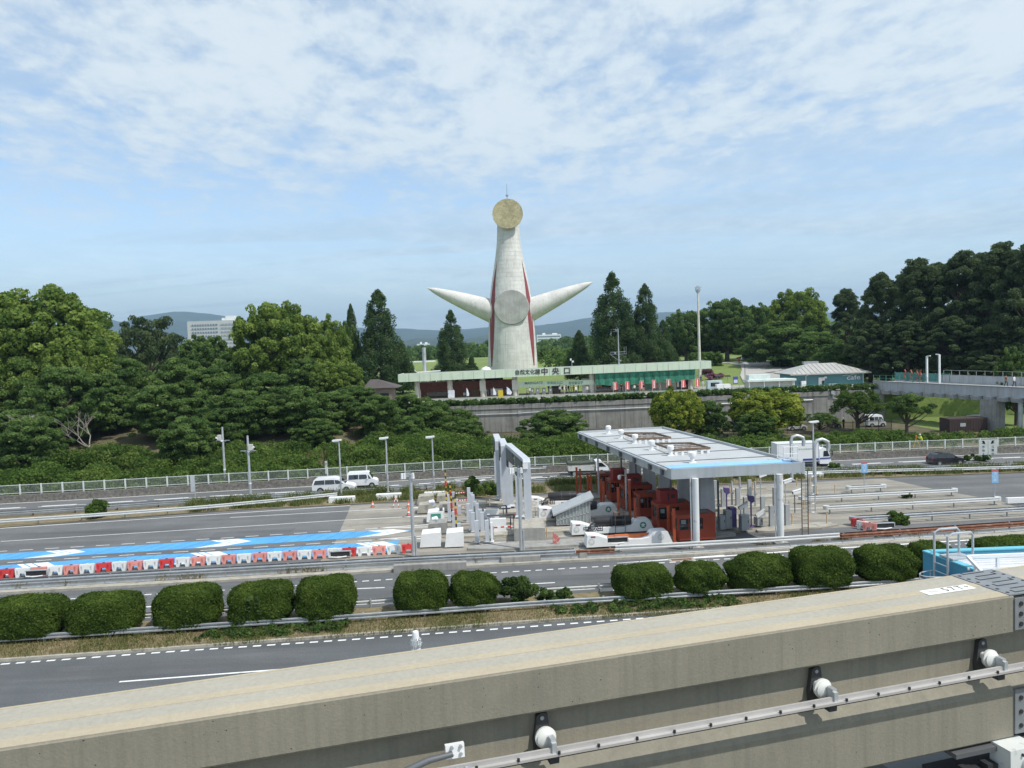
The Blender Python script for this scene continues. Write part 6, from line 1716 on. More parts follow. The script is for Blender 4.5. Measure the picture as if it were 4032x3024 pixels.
    ropeposts('tan rope barrier left of the farthest gantry', [('D3', 805, 840), ('D3', 962, 830)]); ropeposts('tan rope barrier before the middle gantry', [('D3', 838, 892), ('D3', 990, 880)]); ropeposts('tan rope barrier right of the double gantry', [('D3', 1300, 975), ('D3', 1405, 965), ('D3', 1540, 940)]); ropeposts('tan rope barrier between the far noses', [('D3', 1262, 905), ('D3', 1435, 890)]); ropeposts('tan rope barrier right of the concrete plinth', [('D3', 1412, 1190), ('D3', 1690, 1160)])
    # blocks at the left island ends
    def block(lb, l, r, tp, bt, m, lean=.1, dep=1.6):
        a, b = G('D3', l, bt, .1), G('D3', r, bt, .1); h = GY('D3', l, tp, a.y).z - .1; w = b.x - a.x; t = thing('end_block', lb, 'block', (a.x, a.y, .1), .05, 'crash blocks at the island ends')
        MB().prism([(0, 0, 0), (w, 0, 0), (w*.985, 0, h), (w*lean, 0, h*.93)], (0, dep, 0)).build('body', m, t); return t, w, h
    block('ribbed white crash block at the near left island end', 135, 345, 1150, 1292, white); block('white crash block with a sensor on top, right of the ribbed one', 388, 576, 1140, 1290, white)
    block('stained concrete block behind the white crash blocks', 205, 408, 1050, 1158, conc_grey); block('concrete block third row, left one', 108, 282, 862, 950, conc_kerb); block('concrete block third row, right one', 318, 420, 860, 930, conc_kerb); block('concrete block far row, left one', 105, 270, 778, 862, conc_kerb); block('concrete block far row, right one', 300, 420, 770, 838, conc_kerb)
    t, w, h = block('white block carrying a green sign panel', 200, 378, 935, 1040, white); MB().box((w*.55, -.03, h*.58), (w*.55, .04, h*.45)).build('sign_panel', mat('panel green', (.06, .28, .20), .6), t)
    MB().box((w*.84, .3, h + .1), (.3, .3, .32)).build('sensor_head', dgrey, t)
    for lb, px, py in (('small white warning lamp head on the third row block', 215, 840), ('small white warning lamp head by the green sign block', 245, 1010)):
        p = GY('D3', px, py, 68 if py < 900 else 64); t = thing('warning_lamp', lb, 'lamp', p, group='white warning lamps'); MB().lathe([(.02, 0), (.17, .12), (.2, .5), (.12, .6)], n=12).build('shell', white, t); t.rotation_euler = (0, rad(82), .1); MB().box((.25, .1, .5), (.35, .3, .3)).build('bracket', lgrey, t)
    for lb, l, r, tp, bt in (('white equipment panel behind the lane bar, far one', 785, 930, 928, 995), ('white equipment panel behind the lane bar, near one', 842, 1005, 1022, 1130)):
        a, b = G('D3', l, bt, .17), G('D3', r, bt, .17); h = GY('D3', l, tp, a.y).z; t = thing('equipment_panel', lb, 'panel', ((a.x + b.x)/2, a.y, .17), .05); MB().box0((0, 0, 0), (b.x - a.x, .35, h)).build('panel', white, t); MB().bar((-.9, .5, h + .15), (1.4, .6, h + .15), .12).bar((1.4, .6, h + .15), (1.4, .6, 0), .16).bar((1.1, .6, h), (1.1, .6, 0), .1).build('frame', dgrey, t)
    p = G('D3', 1510, 1280, .05); t = thing('tilted_sign', 'leaning red and white diamond sign by the near guardrail', 'sign', (p.x, p.y + .3, .05)); MB().prism([(-.28, 0, .15), (.22, 0, .0), (.3, 0, .62), (-.25, .02, 1.1)], (0, .04, 0)).build('plate', mat('sign red pale', (.50, .16, .14), .6, spots=.9, sps=6, spcol=(.65, .6, .58)), t); MB().bar((.0, .3, 0), (0, .05, .7), .04).build('stay', steel, t)
    for lb, px, bt, h in (('pale red traffic cone at the left, alone on the concrete', 2, 0, .7),): pass
    for lb, px, py, h in (('red and white striped traffic cone left of the folded tripod', 1477, 878, .62), ('orange traffic cone farther along the concrete, standing near the light pole', 1787, 880, .7), ('tall orange traffic cone right behind the light pole', 1790, 950, .75)):
        p = G('D2', px, py); t = thing('traffic_cone', lb, 'traffic cone', p, group='traffic cones'); MB().lathe([(.17, .03), (.13, .2), (.09, .42), (.035, h), (.01, h + .02)], n=12).build('cone', mat('cone orange', (.60, .16, .09), .5), t); MB().box0((0, 0, 0), (.42, .42, .04)).build('base', dgrey, t); MB().lathe([(.118, .27), (.088, .43)], n=12).build('band', white, t)
    p = G('D2', 1683, 880); t = thing('sign_tripod', 'red and white folded sign stand between two cones', 'sign', p); m = MB()
    for s in (-1, 1): m = MB(); striped(m, (.3*s, -.2, 0), (.02*s, 0, 1.2), .06, 6, 0, 1); m.build('leg', [redw, white], t)
    m = MB(); MB().box((0, -.05, 1.0), (.25, .03, .45)).build('plate', white, t)
    for i, (c, px, py) in enumerate((('D1', 320, 1478), ('D2', 1195, 1310), ('D4', 590, 1245), ('D6', 212, 1225))):
        z = .75 if c == 'D4' else .15; p = G(c, px, py, z); t = thing('panel_light', ('silver-framed dark panel lying against the water barriers at the left', 'silver-framed dark panel lying against the water barriers before the light pole', 'silver-framed dark panel lying on the front white nose', 'silver-framed dark panel lying beside the tilted barriers')[i], 'panel', (p.x, p.y, z), .06, 'silver-framed dark panels')
        MB().box((0, 0, .24), (1.45, .12, .34)).build('panel', dark, t); MB().box((0, -.01, .43), (1.55, .2, .05)).box((.78, -.01, .24), (.08, .2, .4)).build('frame', galv, t); MB().tube([(-.7, -.1, .03), (-.1, -.25, .02), (.5, -.15, .05)], .05, 6).build('cable', white, t)


toll()
# ================================================================ MONORAIL BEAM, BLUE STATION ROOF
def beam():
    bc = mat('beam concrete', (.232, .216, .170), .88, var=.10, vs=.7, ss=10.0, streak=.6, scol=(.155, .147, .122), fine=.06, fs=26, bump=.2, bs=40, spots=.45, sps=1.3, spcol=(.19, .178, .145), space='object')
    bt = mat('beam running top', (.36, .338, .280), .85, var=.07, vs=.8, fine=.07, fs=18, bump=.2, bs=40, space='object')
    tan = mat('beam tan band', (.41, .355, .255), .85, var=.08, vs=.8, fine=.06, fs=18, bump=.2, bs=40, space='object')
    a, b = G('E1', 0, 1185, 13.0), G('E3', 2150, 455, 13.0); d = (b - a).normalized(); ang = math.atan2(d.y, d.x)
    X1 = (b - a).length; X0 = -14.0; W = .82
    t = thing('monorail_beam', 'massive grey concrete monorail beam with a power rail along its side', 'beam', a, ang)
    def body(x0, x1, par):
        m = MB(); near = [(.012, -.0), (.0, -.012), (.0, -.405), (.012, -.425), (.14, -.45), (.155, -.47), (.155, -.90), (.14, -.93), (.015, -1.065), (.0, -1.085), (.0, -1.60), (.03, -1.63)]
        pr = near + [(W - y, z) for y, z in near[::-1]]
        m.prism([(x0, y, z - .006) for y, z in pr], (x1 - x0, 0, 0)); o = m.build('beam_body', bc, par, ang=30)
        pit = MB(); rq = random.Random(12)
        for q in range(int((x1 - x0)*11)):
            px, pz = rq.uniform(x0 + .05, x1 - .05), rq.choice((rq.uniform(-.40, -.03), rq.uniform(-.40, -.03), rq.uniform(-1.55, -1.1))); s_ = rq.uniform(.002, .0065)
            pit.add([(px + s_*(1 + .5*rq.random())*cos(w), -.0012, pz + s_*sin(w)) for w in np.linspace(0, 2*pi, 7)[:6]], [(0, 1, 2, 3, 4, 5)])
        pit.build('air_holes', mat('hole dark', (.06, .055, .048), .95), o, recalc=False)
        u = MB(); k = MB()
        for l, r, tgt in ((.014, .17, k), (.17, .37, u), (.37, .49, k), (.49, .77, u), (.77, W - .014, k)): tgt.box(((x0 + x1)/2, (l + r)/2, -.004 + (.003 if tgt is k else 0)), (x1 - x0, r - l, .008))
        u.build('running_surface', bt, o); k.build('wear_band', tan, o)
    body(X0, X1, t)
    # conductor rail, insulators
    rl = mat('conductor rail', (.44, .425, .41), .5, .15, var=.1, vs=2); un = mat('rail underside', (.05, .035, .032), .6)
    rz = -.735; ry = -.15
    m = MB().box(((X0 + X1 + 6)/2, ry, rz + .018), (X1 + 6 - X0, .024, .04)).box(((X0 + X1 + 6)/2, ry - .02, rz - .014), (X1 + 6 - X0, .065, .024)); r = m.build('conductor_rail', rl, t)
    MB().box(((X0 + X1 + 6)/2, ry - .012, rz - .036), (X1 + 6 - X0, .045, .02)).build('wear_strip', un, r)
    m = MB(); x = .25
    while x < X1 + 1: m.tube([(x, ry - .05, rz - .004), (x, ry - .05, rz + .022)], .014, 6); x += .385
    m.build('rail_studs', dark, r)
    ins = mat('insulator white', (.74, .74, .70), .25, var=.05); br = mat('bracket black', (.05, .052, .055), .7, var=.2)
    for x in (-1.6, 1.45, 4.42, 7.43, 9.60):
        p = MB(); pts = [(-.05, .0, .17), (.0, 0, .20), (.055, 0, .185), (.065, 0, .10), (.085, 0, -.05), (.07, 0, -.19), (.0, 0, -.235), (-.075, 0, -.20), (-.085, 0, -.06), (-.06, 0, .09)]
        p.prism([(x + q[0], .145, -.68 + q[2]) for q in pts], (0, -.05, 0)); bb = p.build('insulator_bracket', br, t)
        MB().tube([(x, .10, -.53), (x, .085, -.53)], .02, 8).tube([(x - .03, .10, -.85), (x - .03, .09, -.85)], .012, 6).tube([(x + .02, .10, -.86), (x + .02, .09, -.86)], .012, 6).build('bolts', steel, bb)
        i = MB()
        i.tube([(x, .10, -.67), (x, .06, -.67), (x, .025, -.67), (x, .018, -.67), (x, -.012, -.67), (x, -.022, -.67), (x, -.038, -.67), (x, -.055, -.67)], [.04, .045, .045, .098, .103, .060, .088, .05], 24); i.build('insulator_disc', ins, bb)
        MB().box((x + .03, -.11, -.67), (.05, .09, .10)).box((x + .03, -.155, -.70), (.045, .05, .11)).build('rail_clamp', galv, bb); MB().box((x + .05, -.06, -.82), (.09, .08, .12), top=(1.2, 1)).build('lower_boss', br, bb)
    # feeder joint
    fx = 3.55; f = MB().box((fx, -.06, -.61), (.17, .05, .12), rot=Matrix.Rotation(-.1, 3, 'X')).build('feeder_plate', white, t); m = MB()
    for q in (-.03, .05):
        for s in (-.03, .035): m.tube([(fx + q, -.105, -.60 + s), (fx + q, -.08, -.60 + s)], .016, 6)
    m.build('feeder_bolts', galv, f); MB().tube([(fx - .03, -.115, -.61), (fx - .25, -.13, -.62), (fx - .5, -.14, -.69), (fx - .68, -.14, -.745), (fx - .85, -.14, -.76)], [.024, .03, .033, .026, .016], 10).build('feeder_cable', mat('cable grey', (.10, .11, .12), .5), f)
    m = MB()
    for q in (-.45, -.37, -.29, .02, .1, .18): m.tube([(fx + q - .1, ry - .07, rz + .0), (fx + q - .1, ry - .015, rz + .005)], .02, 6)
    m.build('splice_bolts', galv, f)
    # expansion joint: finger plates and side plates, next beam beyond
    js = mat('joint steel', (.21, .225, .235), .6, .1, var=.15, vs=4); m = MB(); n = 7
    m.box((X1 + .26, W/2, .003), (.62, W - .02, .014)); pl = m.build('finger_plate', js, t); m = MB()
    for k in range(n): y = .06 + k*(W - .12)/(n-1); m.box((X1 + .27 + (.03 if k % 2 else -.03), y, .0115), (.30, .018, .004)); m.box((X1 + .27 + (.18 if k % 2 else -.18), y + .03, .0115), (.018, .075, .004))
    for k in range(6):
        for xx in (.0, .52): m.tube([(X1 + xx, .08 + k*.13, .010), (X1 + xx, .08 + k*.13, .014)], .02, 8)
    m.build('slots_and_bolts', dark, pl)
    for zc, h in ((-.21, .36), (-1.33, .5)):
        s = MB().box((X1 + .27, -.008, zc), (.54, .018, h)).build('side_plate', js, t); m = MB()
        for k in range(3):
            for xx in (.08, .46): m.tube([(X1 + xx, -.016, zc - h*.32 + k*h*.32), (X1 + xx, -.03, zc - h*.32 + k*h*.32)], .026, 8)
        m.build('plate_bolts', dark, s)
    t2 = thing('monorail_beam', 'next monorail beam section beyond the steel joint at the right edge', 'beam', a, ang); body(X1 + .54, X1 + 16, t2)
    MB().prism([(X1 + .002, y, z) for y, z in ((.04, -.03), (.04, -.42), (.16, -.46), (.16, -.93), (.04, -1.07), (.04, -1.6), (W - .04, -1.6), (W - .04, -.03))], (.536, 0, 0)).build('joint_block', bc, t2, ang=30)
    # number panel painted on top
    q = [G('E3', x, y, 13.0) for x, y in ((1602, 430), (1852, 399), (1884, 416), (1648, 447))]; inv = (Matrix.Translation(a) @ Matrix.Rotation(ang, 4, 'Z')).inverted(); q = [inv @ p for p in q]; c = sum(q, Vector())/4
    MB().prism([(c.x - .33, c.y - .075, .0035), (c.x + .33, c.y - .075, .0035), (c.x + .33, c.y + .075, .0035), (c.x - .33, c.y + .075, .0035)], (0, 0, .004)).build('number_panel', mat('panel white', (.78, .78, .75), .7, var=.05), t)
    for ch, xx, s in (('5', -.03, .15), ('7', .07, .15), ('T', .17, .15), ('9', .27, .09)):
        text('number', ch, s, mat('number ink', (.10, .11, .11), .8, spots=.8, sps=25, spcol=(.6, .6, .58)), (0, 0, 0), parent=t, depth=.001, mtx=Matrix.Translation((c.x + xx, c.y, .0095)))
    MB().box((c.x - .19, c.y, .0085), (.12, .06, .002)).build('number_smudge', mat('smudge', (.52, .53, .52), .8), t)
    # bearing on the pier top
    pr = thing('pier', 'concrete pier head under the beam joint at the lower right corner', 'pier', a + d*(X1 + .2), ang); MB().box((0, .41, -9.2), (1.4, 1.1, 13)).build('shaft', conc_grey, pr); MB().box((-.1, .41, -2.32), (2.6, 1.6, .5)).build('cap', dgrey, pr)
    bs = thing('bearing', 'white bearing housing with a round cap at the lower right corner', 'bearing', a + d*(X1 + .0), ang); wm = mat('bearing paint', (.62, .64, .62), .5, var=.08, spots=.4, sps=8, spcol=(.3, .3, .28))
    MB().box((-.10, -.09, -1.80), (.40, .28, .34), top=(.95, .9)).build('housing', wm, bs); MB().tube([(-.06, -.22, -1.80), (-.06, -.28, -1.80)], .08, 20).build('round_cap', wm, bs); m = MB()
    for s in (-.13, .13):
        for w in (-.1, .1): m.tube([(s, -.215, -1.79 + w), (s, -.24, -1.79 + w)], .017, 6)
    m.build('cap_bolts', dark, bs); MB().box((-.2, .1, -1.68), (1.3, .3, .05)).build('sole_plate', dgrey, bs)
    m = MB()
    for k in range(6): m.box((-.75 + k*.1, -.02 - .03*(k % 2), -1.86 - .03*(k % 3)), (.07, .12, .12))
    m.box((-.5, .1, -1.95), (1.0, .35, .1)); m.build('spring_stack', dark, bs); MB().tube([(-.9, -.05, -1.88), (-.5, -.12, -1.93), (-.2, -.1, -1.9)], .025, 6).build('pipe', galv, bs)


def blue_roof():
    tq = mat('turquoise parapet', (.055, .25, .37), .55, var=.06, vs=.8, streak=.25, scol=(.05, .23, .33)); tqe = mat('turquoise coping', (.14, .47, .58), .5, var=.05)
    p = GY('E3', 1597, 180, 30); z = p.z; q = G('E3', 1965, 315, z); r = GY('E3', 2212, 142, 30.6); r.z = z
    t = thing('station_roof', 'turquoise parapet roof with white sheet roofing and rails at the right edge', 'building', (p.x, p.y, 0)); d1 = (q - p); d1.z = 0; L1 = 9.0; d1.normalize(); d2 = Vector((1, .015, 0)).normalized(); L2 = 16
    th = .22; n1 = Vector((-d1.y, d1.x, 0)); n2 = Vector((-d2.y, d2.x, 0))
    if n1.x < 0: n1 = -n1
    u = Vector((0, 0, 1))
    def wall(a, d, L, n, nm):
        m = MB().prism([a + u*(z - 7), a + d*L + u*(z - 7), a + d*L + u*(z - .05), a + u*(z - .05)], n*th); m.build(nm, tq, t); MB().prism([a - n*.03 + u*(z - .05), a + d*L - n*.03 + u*(z - .05), a + d*L - n*.03 + u*z, a - n*.03 + u*z], n*(th + .06)).build('coping', tqe, t)
    o = Vector((0, 0, 0)); wall(o, d1, L1, n1, 'side_wall'); wall(o + n1*th, d2, L2, -n2, 'back_wall')
    rm = mat('white roof sheet', (.68, .69, .71), .5, var=.05, vs=1); zr = z - .42
    m = MB(); a0 = n1*th - n2*th
    m.prism([a0 + u*(zr - .1), a0 + d2*L2 + u*(zr - .1), a0 + d2*L2 + d1*L1 + u*(zr - .1), a0 + d1*L1 + u*(zr - .1)], u*.1)
    for k in range(30): s = a0 + d1*(L1*k/30 + .1); m.prism([s + u*zr, s + d2*L2 + u*zr, s + d2*L2 + d1*.1 + u*zr, s + d1*.1 + u*zr], u*.07)
    m.build('roof_sheet', rm, t)
    h = thing('roof_rail', 'white guard rail standing on the white roof inside the blue parapet', 'railing', (p.x, p.y, 0)); m = MB(); A = GY('E3', 1870, 220, 27.6) - Vector((p.x, p.y, 0)); B = GY('E3', 2045, 295, 24.2) - Vector((p.x, p.y, 0)); zz = A.z; B.z = zz
    C = A + d2*9
    m.bar(A, C, .12).bar(A, B, .10).bar(A + u*-.45, C + u*-.45, .08); m.build('rails', white, h)
    for q_ in (A + d2*1.1, A + d2*3.9, A + d2*6.5, A.lerp(B, .3), A.lerp(B, .85)): MB().bar((q_.x, q_.y, zr + .05), tuple(q_), .1).build('post', white, h)
    l = thing('ladder', 'pale steel caged ladder with hand hoops over the corner of the blue parapet', 'ladder', (p.x, p.y, 0)); m = MB(); s0 = d1*.9
    for k in (0, 1):
        b = s0 + d1*(.7*k)
        m.tube([b - n1*.22 + u*(z - 4), b - n1*.22 + u*(z + .95), b + n1*.0 + u*(z + 1.05), b + n1*.75 + u*(z + 1.05), b + n1*.85 + u*(z + .95), b + n1*.85 + u*(z - .2)], .045, 8)
    m.build('hand_hoops', galv, l); m = MB()
    for k in range(12): m.tube([s0 - n1*.22 + u*(z - .2 - k*.32), s0 + d1*.7 - n1*.22 + u*(z - .2 - k*.32)], .022, 6)
    m.build('rungs', galv, l); MB().prism([s0 + u*(z + .02), s0 + d1*.7 + u*(z + .02), s0 + d1*.7 + n1*.9 + u*(z + .02), s0 + n1*.9 + u*(z + .02)], u*.06).build('step_plate', galv, l)
    m = MB(); c = s0 + d1*.35 - n1*.22
    for zc in (z - .55, z - 1.6): m.tube([c + d1*(.42*cos(w)) - n1*(.85*sin(w)) + u*zc for w in np.linspace(0, pi, 12)], .025, 6)
    for w in np.linspace(.15, pi - .15, 4): m.tube([c + d1*(.42*cos(w)) - n1*(.85*sin(w)) + u*(z - .55), c + d1*(.42*cos(w)) - n1*(.85*sin(w)) + u*(z - 3.5)], .02, 5)
    m.build('cage', galv, l)


def beam_pole():
    p = GY('E2', 530, 605, 26); t = thing('white_lamp_pole', 'white pole with a glass lamp ring rising behind the beam', 'lamp', (p.x, 26, 0)); H = p.z
    MB().tube([(0, 0, 0), (0, 0, H - .32)], .16, 18).tube([(0, 0, H - 1.0), (0, 0, H - .95)], .18, 18).build('pole', white, t); MB().lathe([(.12, -.34), (.115, -.1), (.10, -.03), (.04, 0)], (0, 0, H), 18).build('cap', white, t); m = MB()
    for k in range(6): w = k*pi/3; m.tube([(.13*cos(w), .13*sin(w), H - .62), (.235*cos(w), .235*sin(w), H - .42), (.13*cos(w), .13*sin(w), H - .25)], .014, 5)
    m.build('ring_ribs', white, t); g = bpy.data.materials.new('lamp glass'); g.use_nodes = True; b = g.node_tree.nodes['Principled BSDF']; b.inputs['Transmission Weight'].default_value = 1; b.inputs['Roughness'].default_value = .05; b.inputs['Base Color'].default_value = (.9, .93, .95, 1)
    MB().lathe([(.14, -.62), (.22, -.5), (.245, -.42), (.2, -.32), (.13, -.25)], (0, 0, H), 20).build('lamp_ring', g, t); MB().box((-.2, -.02, H - .85), (.1, .12, .2)).build('control_box', white, t)


beam()
blue_roof()
beam_pole()
# ================================================================ GUARDRAILS, BARRIERS, POLES, VEHICLES
railm = mat('guardrail steel', (.37, .395, .415), .42, .4, var=.16, vs=.7, fine=.1, fs=4, spots=.25, sps=1.5, spcol=(.30, .29, .27))
railw = mat('guardrail white', (.55, .565, .565), .5, .05, var=.1, vs=.8, spots=.4, sps=1.6, spcol=(.40, .36, .31))
postm = mat('guardrail post', (.34, .35, .355), .55, .3, var=.2, vs=1.5)
cwhite = mat('vehicle white', (.78, .79, .80), .28, var=.02)
cblack = mat('vehicle black', (.018, .018, .022), .18, spec=.8)
cdark = mat('vehicle trim', (.03, .03, .032), .5)
tyre = mat('tyre', (.02, .02, .02), .85)
rimm = mat('wheel rim', (.45, .46, .47), .35, .6)
lampr = mat('tail lamp', (.35, .02, .02), .3)
lampw = mat('head lamp', (.70, .72, .74), .15)
vglass = glassmat('vehicle glass', (.014, .018, .022), .05)


def guardrail(label, f, x0, x1, mt, sides=(1, -1), sp=4.0, h=.72, gap=.22, name='guardrail', pm=None, z0=0.0, group=None, ends=False, beamh=.33, st=3.0):
    t = thing(name, label, 'guardrail', (x0, f(x0), z0), group=group); o = Vector((x0, f(x0), 0)); k = beamh
    for s in sides:
        prof = [(s*(gap + a), h - k + b*k) for a, b in ((0, 0), (.055, .10), (.055, .30), (0, .42), (0, .58), (.055, .70), (.055, .90), (0, 1.0))]
        m = MB().sweep(prof, [Vector(p) - o for p in line3(f, x0, x1, st)]); m.build('rail', mt, t, ang=50, recalc=False)
    xs = xs_(x0 + .3, x1 - .3, sp)
    if len(xs) > 60: xs = [x for x in xs if abs(x) < sp*28] 
    for x in xs:
        m = MB().tube([(x - o.x, f(x) - o.y, -.05), (x - o.x, f(x) - o.y, h + .02)], .062, 8)
        for s in sides: m.box((x - o.x, f(x) - o.y + s*gap*.55, h - k/2), (.09, gap*.9, .13))
        m.build('post', pm or postm, t)
    if ends:
        for x in (x0, x1): MB().tube([(x - o.x, f(x) - o.y, h - k), (x - o.x, f(x) - o.y, h)], gap + .06, 12).build('end_cap', mt, t)
    return t


def rails():
    o = lambda f, d: (lambda x: f(x) + d)
    guardrail('double-sided steel guardrail along the near edge of the toll plaza, left of the rusty piece', fNG, -62, 4.2, railm, sp=4.2, group=None)
    guardrail('short rusty brown length of near guardrail left of the toll booths', o(fNG, -.1), 4.25, 7.1, rust, sides=(-1,), sp=2.6)
    guardrail('thick steel guardrail length in front of the toll booths and round columns', o(fNG, -.15), 7.15, 24.2, railw, sides=(-1,), sp=5.2, h=.95, beamh=.36)
    guardrail('long rusty double guardrail at the right along the near edge of the plaza', fNG, 24.4, 75, rust, sp=4.6, h=.78)
    m = MB()
    low = thing('low_rail', 'low flat steel rail with reflectors below the near guardrail', 'guardrail', (0, 0, 0))
    m.sweep([(0, .16), (.03, .2), (.03, .34), (0, .38)], line3(fNG, -60, 75, 3, 0, -.34)); m.build('rail', railm, low, recalc=False)
    for x in xs_(-58, 74, 4.1): MB().bar((x, fNG(x) - .3, 0), (x, fNG(x) - .3, .38), .07).build('post', postm, low)
    guardrail('white guardrail in front of the clipped hedges', fB, -45, 48, railm, sides=(-1,), sp=3.6, h=.62, gap=.1)
    guardrail('white guardrail behind the clipped hedges', o(fB, 2.35), -45, 48, railw, sides=(1,), sp=3.6, h=.62, gap=.1)
    guardrail('steel guardrail at the left on the toll side of the median', fFront, -90, -19.2, railw, sides=(-1,), sp=3.9, h=.74, beamh=.36)
    guardrail('rusty-posted guardrail on the highway side of the median', fBack, -90, 90, railm, sides=(1, -1), sp=4.0, h=.62, pm=rust)
    fM = poly_y([(22, 86.6), (39.8, 85.9), (54, 85.0), (80, 85)])
    guardrail('white guardrail on the median at the right below the dark car', o(fM, -1.0), 24, 56, railw, sides=(-1,), sp=4.2, h=.68)
    for lb, x0, y0, x1, y1, mt in (('short white guardrail island beside the blue sign post at the right', 33.0, 75.6, 36.6, 75.9, railw), ('white double guardrail between the toll lanes, second row at the right', 26.8, 71.6, 41.9, 72.8, railw), ('white double guardrail between the toll lanes, third row at the right', 27.4, 67.3, 43.3, 68.5, railw), ('steel double guardrail between the toll lanes, nearest row at the right', 27.8, 63.0, 78, 67.2, railm)):
        guardrail(lb, poly_y([(x0, y0), (x1, y1)]), x0, x1, mt, sp=3.4, ends=True, group='guardrails between the right toll lanes', h=.74)
    m = MB(); wb = thing('white_divider', 'row of white slotted divider panels at the right edge of the plaza', 'barrier', (44.0, 68.55, 0))
    for k in range(8): MB().box0((1.2 + k*2.2, .08*k, .1), (2.1, .3, .5)).build('panel', white, wb)
    # grey foundation blocks on the verge
    for lb, c, l, r, tp, bt, d in (('grey concrete footing below the light pole at the left of the toll blocks', 'D2', 1665, 2290, 1378, 1428, .5), ('grey concrete footing below the middle light pole', 'D3', 955, 1350, 1390, 1448, .5), ('small grey steel box on the verge left of the thick guardrail', 'D4', 208, 285, 1350, 1408, .5), ('grey concrete footing on the verge at the right', 'D6', 133, 300, 1300, 1345, .5), ('white concrete footing of the left lamp post on the median', 'D2', 1098, 1313, 795, 838, .7), ('white concrete footing of the second lamp post on the median', 'D2', 1508, 1720, 768, 808, .7), ('white concrete footing of the third lamp post on the median', 'D3', 180, 400, 740, 775, .7), ('white concrete footing on the median right of the toll roof', 'D5', 935, 1143, 680, 718, .7)):
        a, b = G(c, l, bt, .05), G(c, r, bt, .05); h = GY(c, l, tp, a.y).z; t = thing('footing', lb, 'footing', ((a.x + b.x)/2, (a.y + b.y)/2 + d*.5, .0), .06); MB().box0((0, 0, 0), (b.x - a.x, d, h + .02)).box0((0, 0, h + .02), (b.x - a.x - .1, d - .1, .02)).build('block', white if 'white' in lb else conc_grey, t)
    p = G('D4', 1235, 1412, .01); t = thing('drain_grate', 'dark drain grate in the pale gutter by the toll roof columns', 'drain', (p.x, p.y, .0), .08); MB().box((0, 0, .008), (1.9, .75, .016)).build('frame', conc_kerb, t); MB().box((0, 0, .015), (1.5, .4, .012)).build('grate', rust, t)


def barriers():
    f = poly_y([(-37.85, 56.2), (-31, 56.95), (-23, 57.95), (-17.3, 58.5), (-8.2, 59.3)])
    red = mat('barrier red', (.55, .045, .045), .5, var=.12, spots=.5, sps=4, spcol=(.42, .12, .10)); pink = mat('barrier faded pink', (.66, .27, .23), .5, var=.12, vs=2, spots=.5, sps=5, spcol=(.60, .12, .10)); wh = mat('barrier white', (.68, .69, .68), .5, var=.08, vs=2, spots=.6, sps=4, spcol=(.50, .48, .43))
    cols = 'RWPWPWRWPWRWPWPWPWPWPWRWPWRWP'
    def shape():
        m = MB(); W, H = .53, .66
        poly = [(-.46, 0), (-.24, 0), (-.15, .30), (.15, .30), (.24, 0), (.46, 0), (W, H*.80), (W, H), (-W, H), (-W, H*.80)]
        n = len(poly); w = lambda z: .20 - .10*z/H
        vs = [(x, -w(z), z) for x, z in poly] + [(x, w(z), z) for x, z in poly]
        m.add(vs, [tuple(range(n))[::-1], tuple(range(n, 2*n))] + [(i, (i+1) % n, (i+1) % n + n, i + n) for i in range(n)])
        for s in (-1, 1):
            m.box((s*.36, -.155, .42), (.03, .04, .36)); m.box((s*.30, -.16, .42), (.02, .04, .3))
        return m
    base = {}
    x, i = -37.85, 0
    xs = []
    while x > -66: x -= 1.135
    x0 = x
    seq = []
    k = 0
    x = -37.85
    while x < -8.0: seq.append((x, cols[k % len(cols)])); x += 1.128; k += 1
    names = {'R': 'bright red', 'P': 'faded pink-red', 'W': 'white'}
    full = seq
    for i, (x, c) in enumerate(full):
        lb = f'{names[c]} plastic barrier, {ORD[i]} from the left edge in the row along the blue lane'
        m = {'R': red, 'P': pink, 'W': wh}[c]
        if c not in base:
            t = thing('plastic_barrier', lb, 'barrier', (x, f(x), .004), .1, 'red and white plastic barriers along the blue lane'); shape().build('shell', m, t, ang=25); MB().box((0, 0, .675), (.16, .10, .05)).build('filler_cap', dark if c != 'W' else wh, t); base[c] = t
        else: dup(base[c], (x, f(x) + ((i*29) % 5 - 2)*.02, .004), .1 + ((i*37) % 7 - 3)*.026, lb)
    for lb, c, px, py, rz in (('bright red tilted barrier beside the guardrail end at the right', 'R', 1488, 1218, -.75), ('white tilted barrier between two red ones at the right', 'W', 1550, 1245, -.7), ('pink-red tilted barrier nearest the rusty guardrail at the right', 'P', 1610, 1258, -.6)):
        p = G('D5', px, py); t = dup(base[c], (p.x, p.y + .25, 0), rz, lb); t['group'] = 'tilted barriers at the guardrail end'


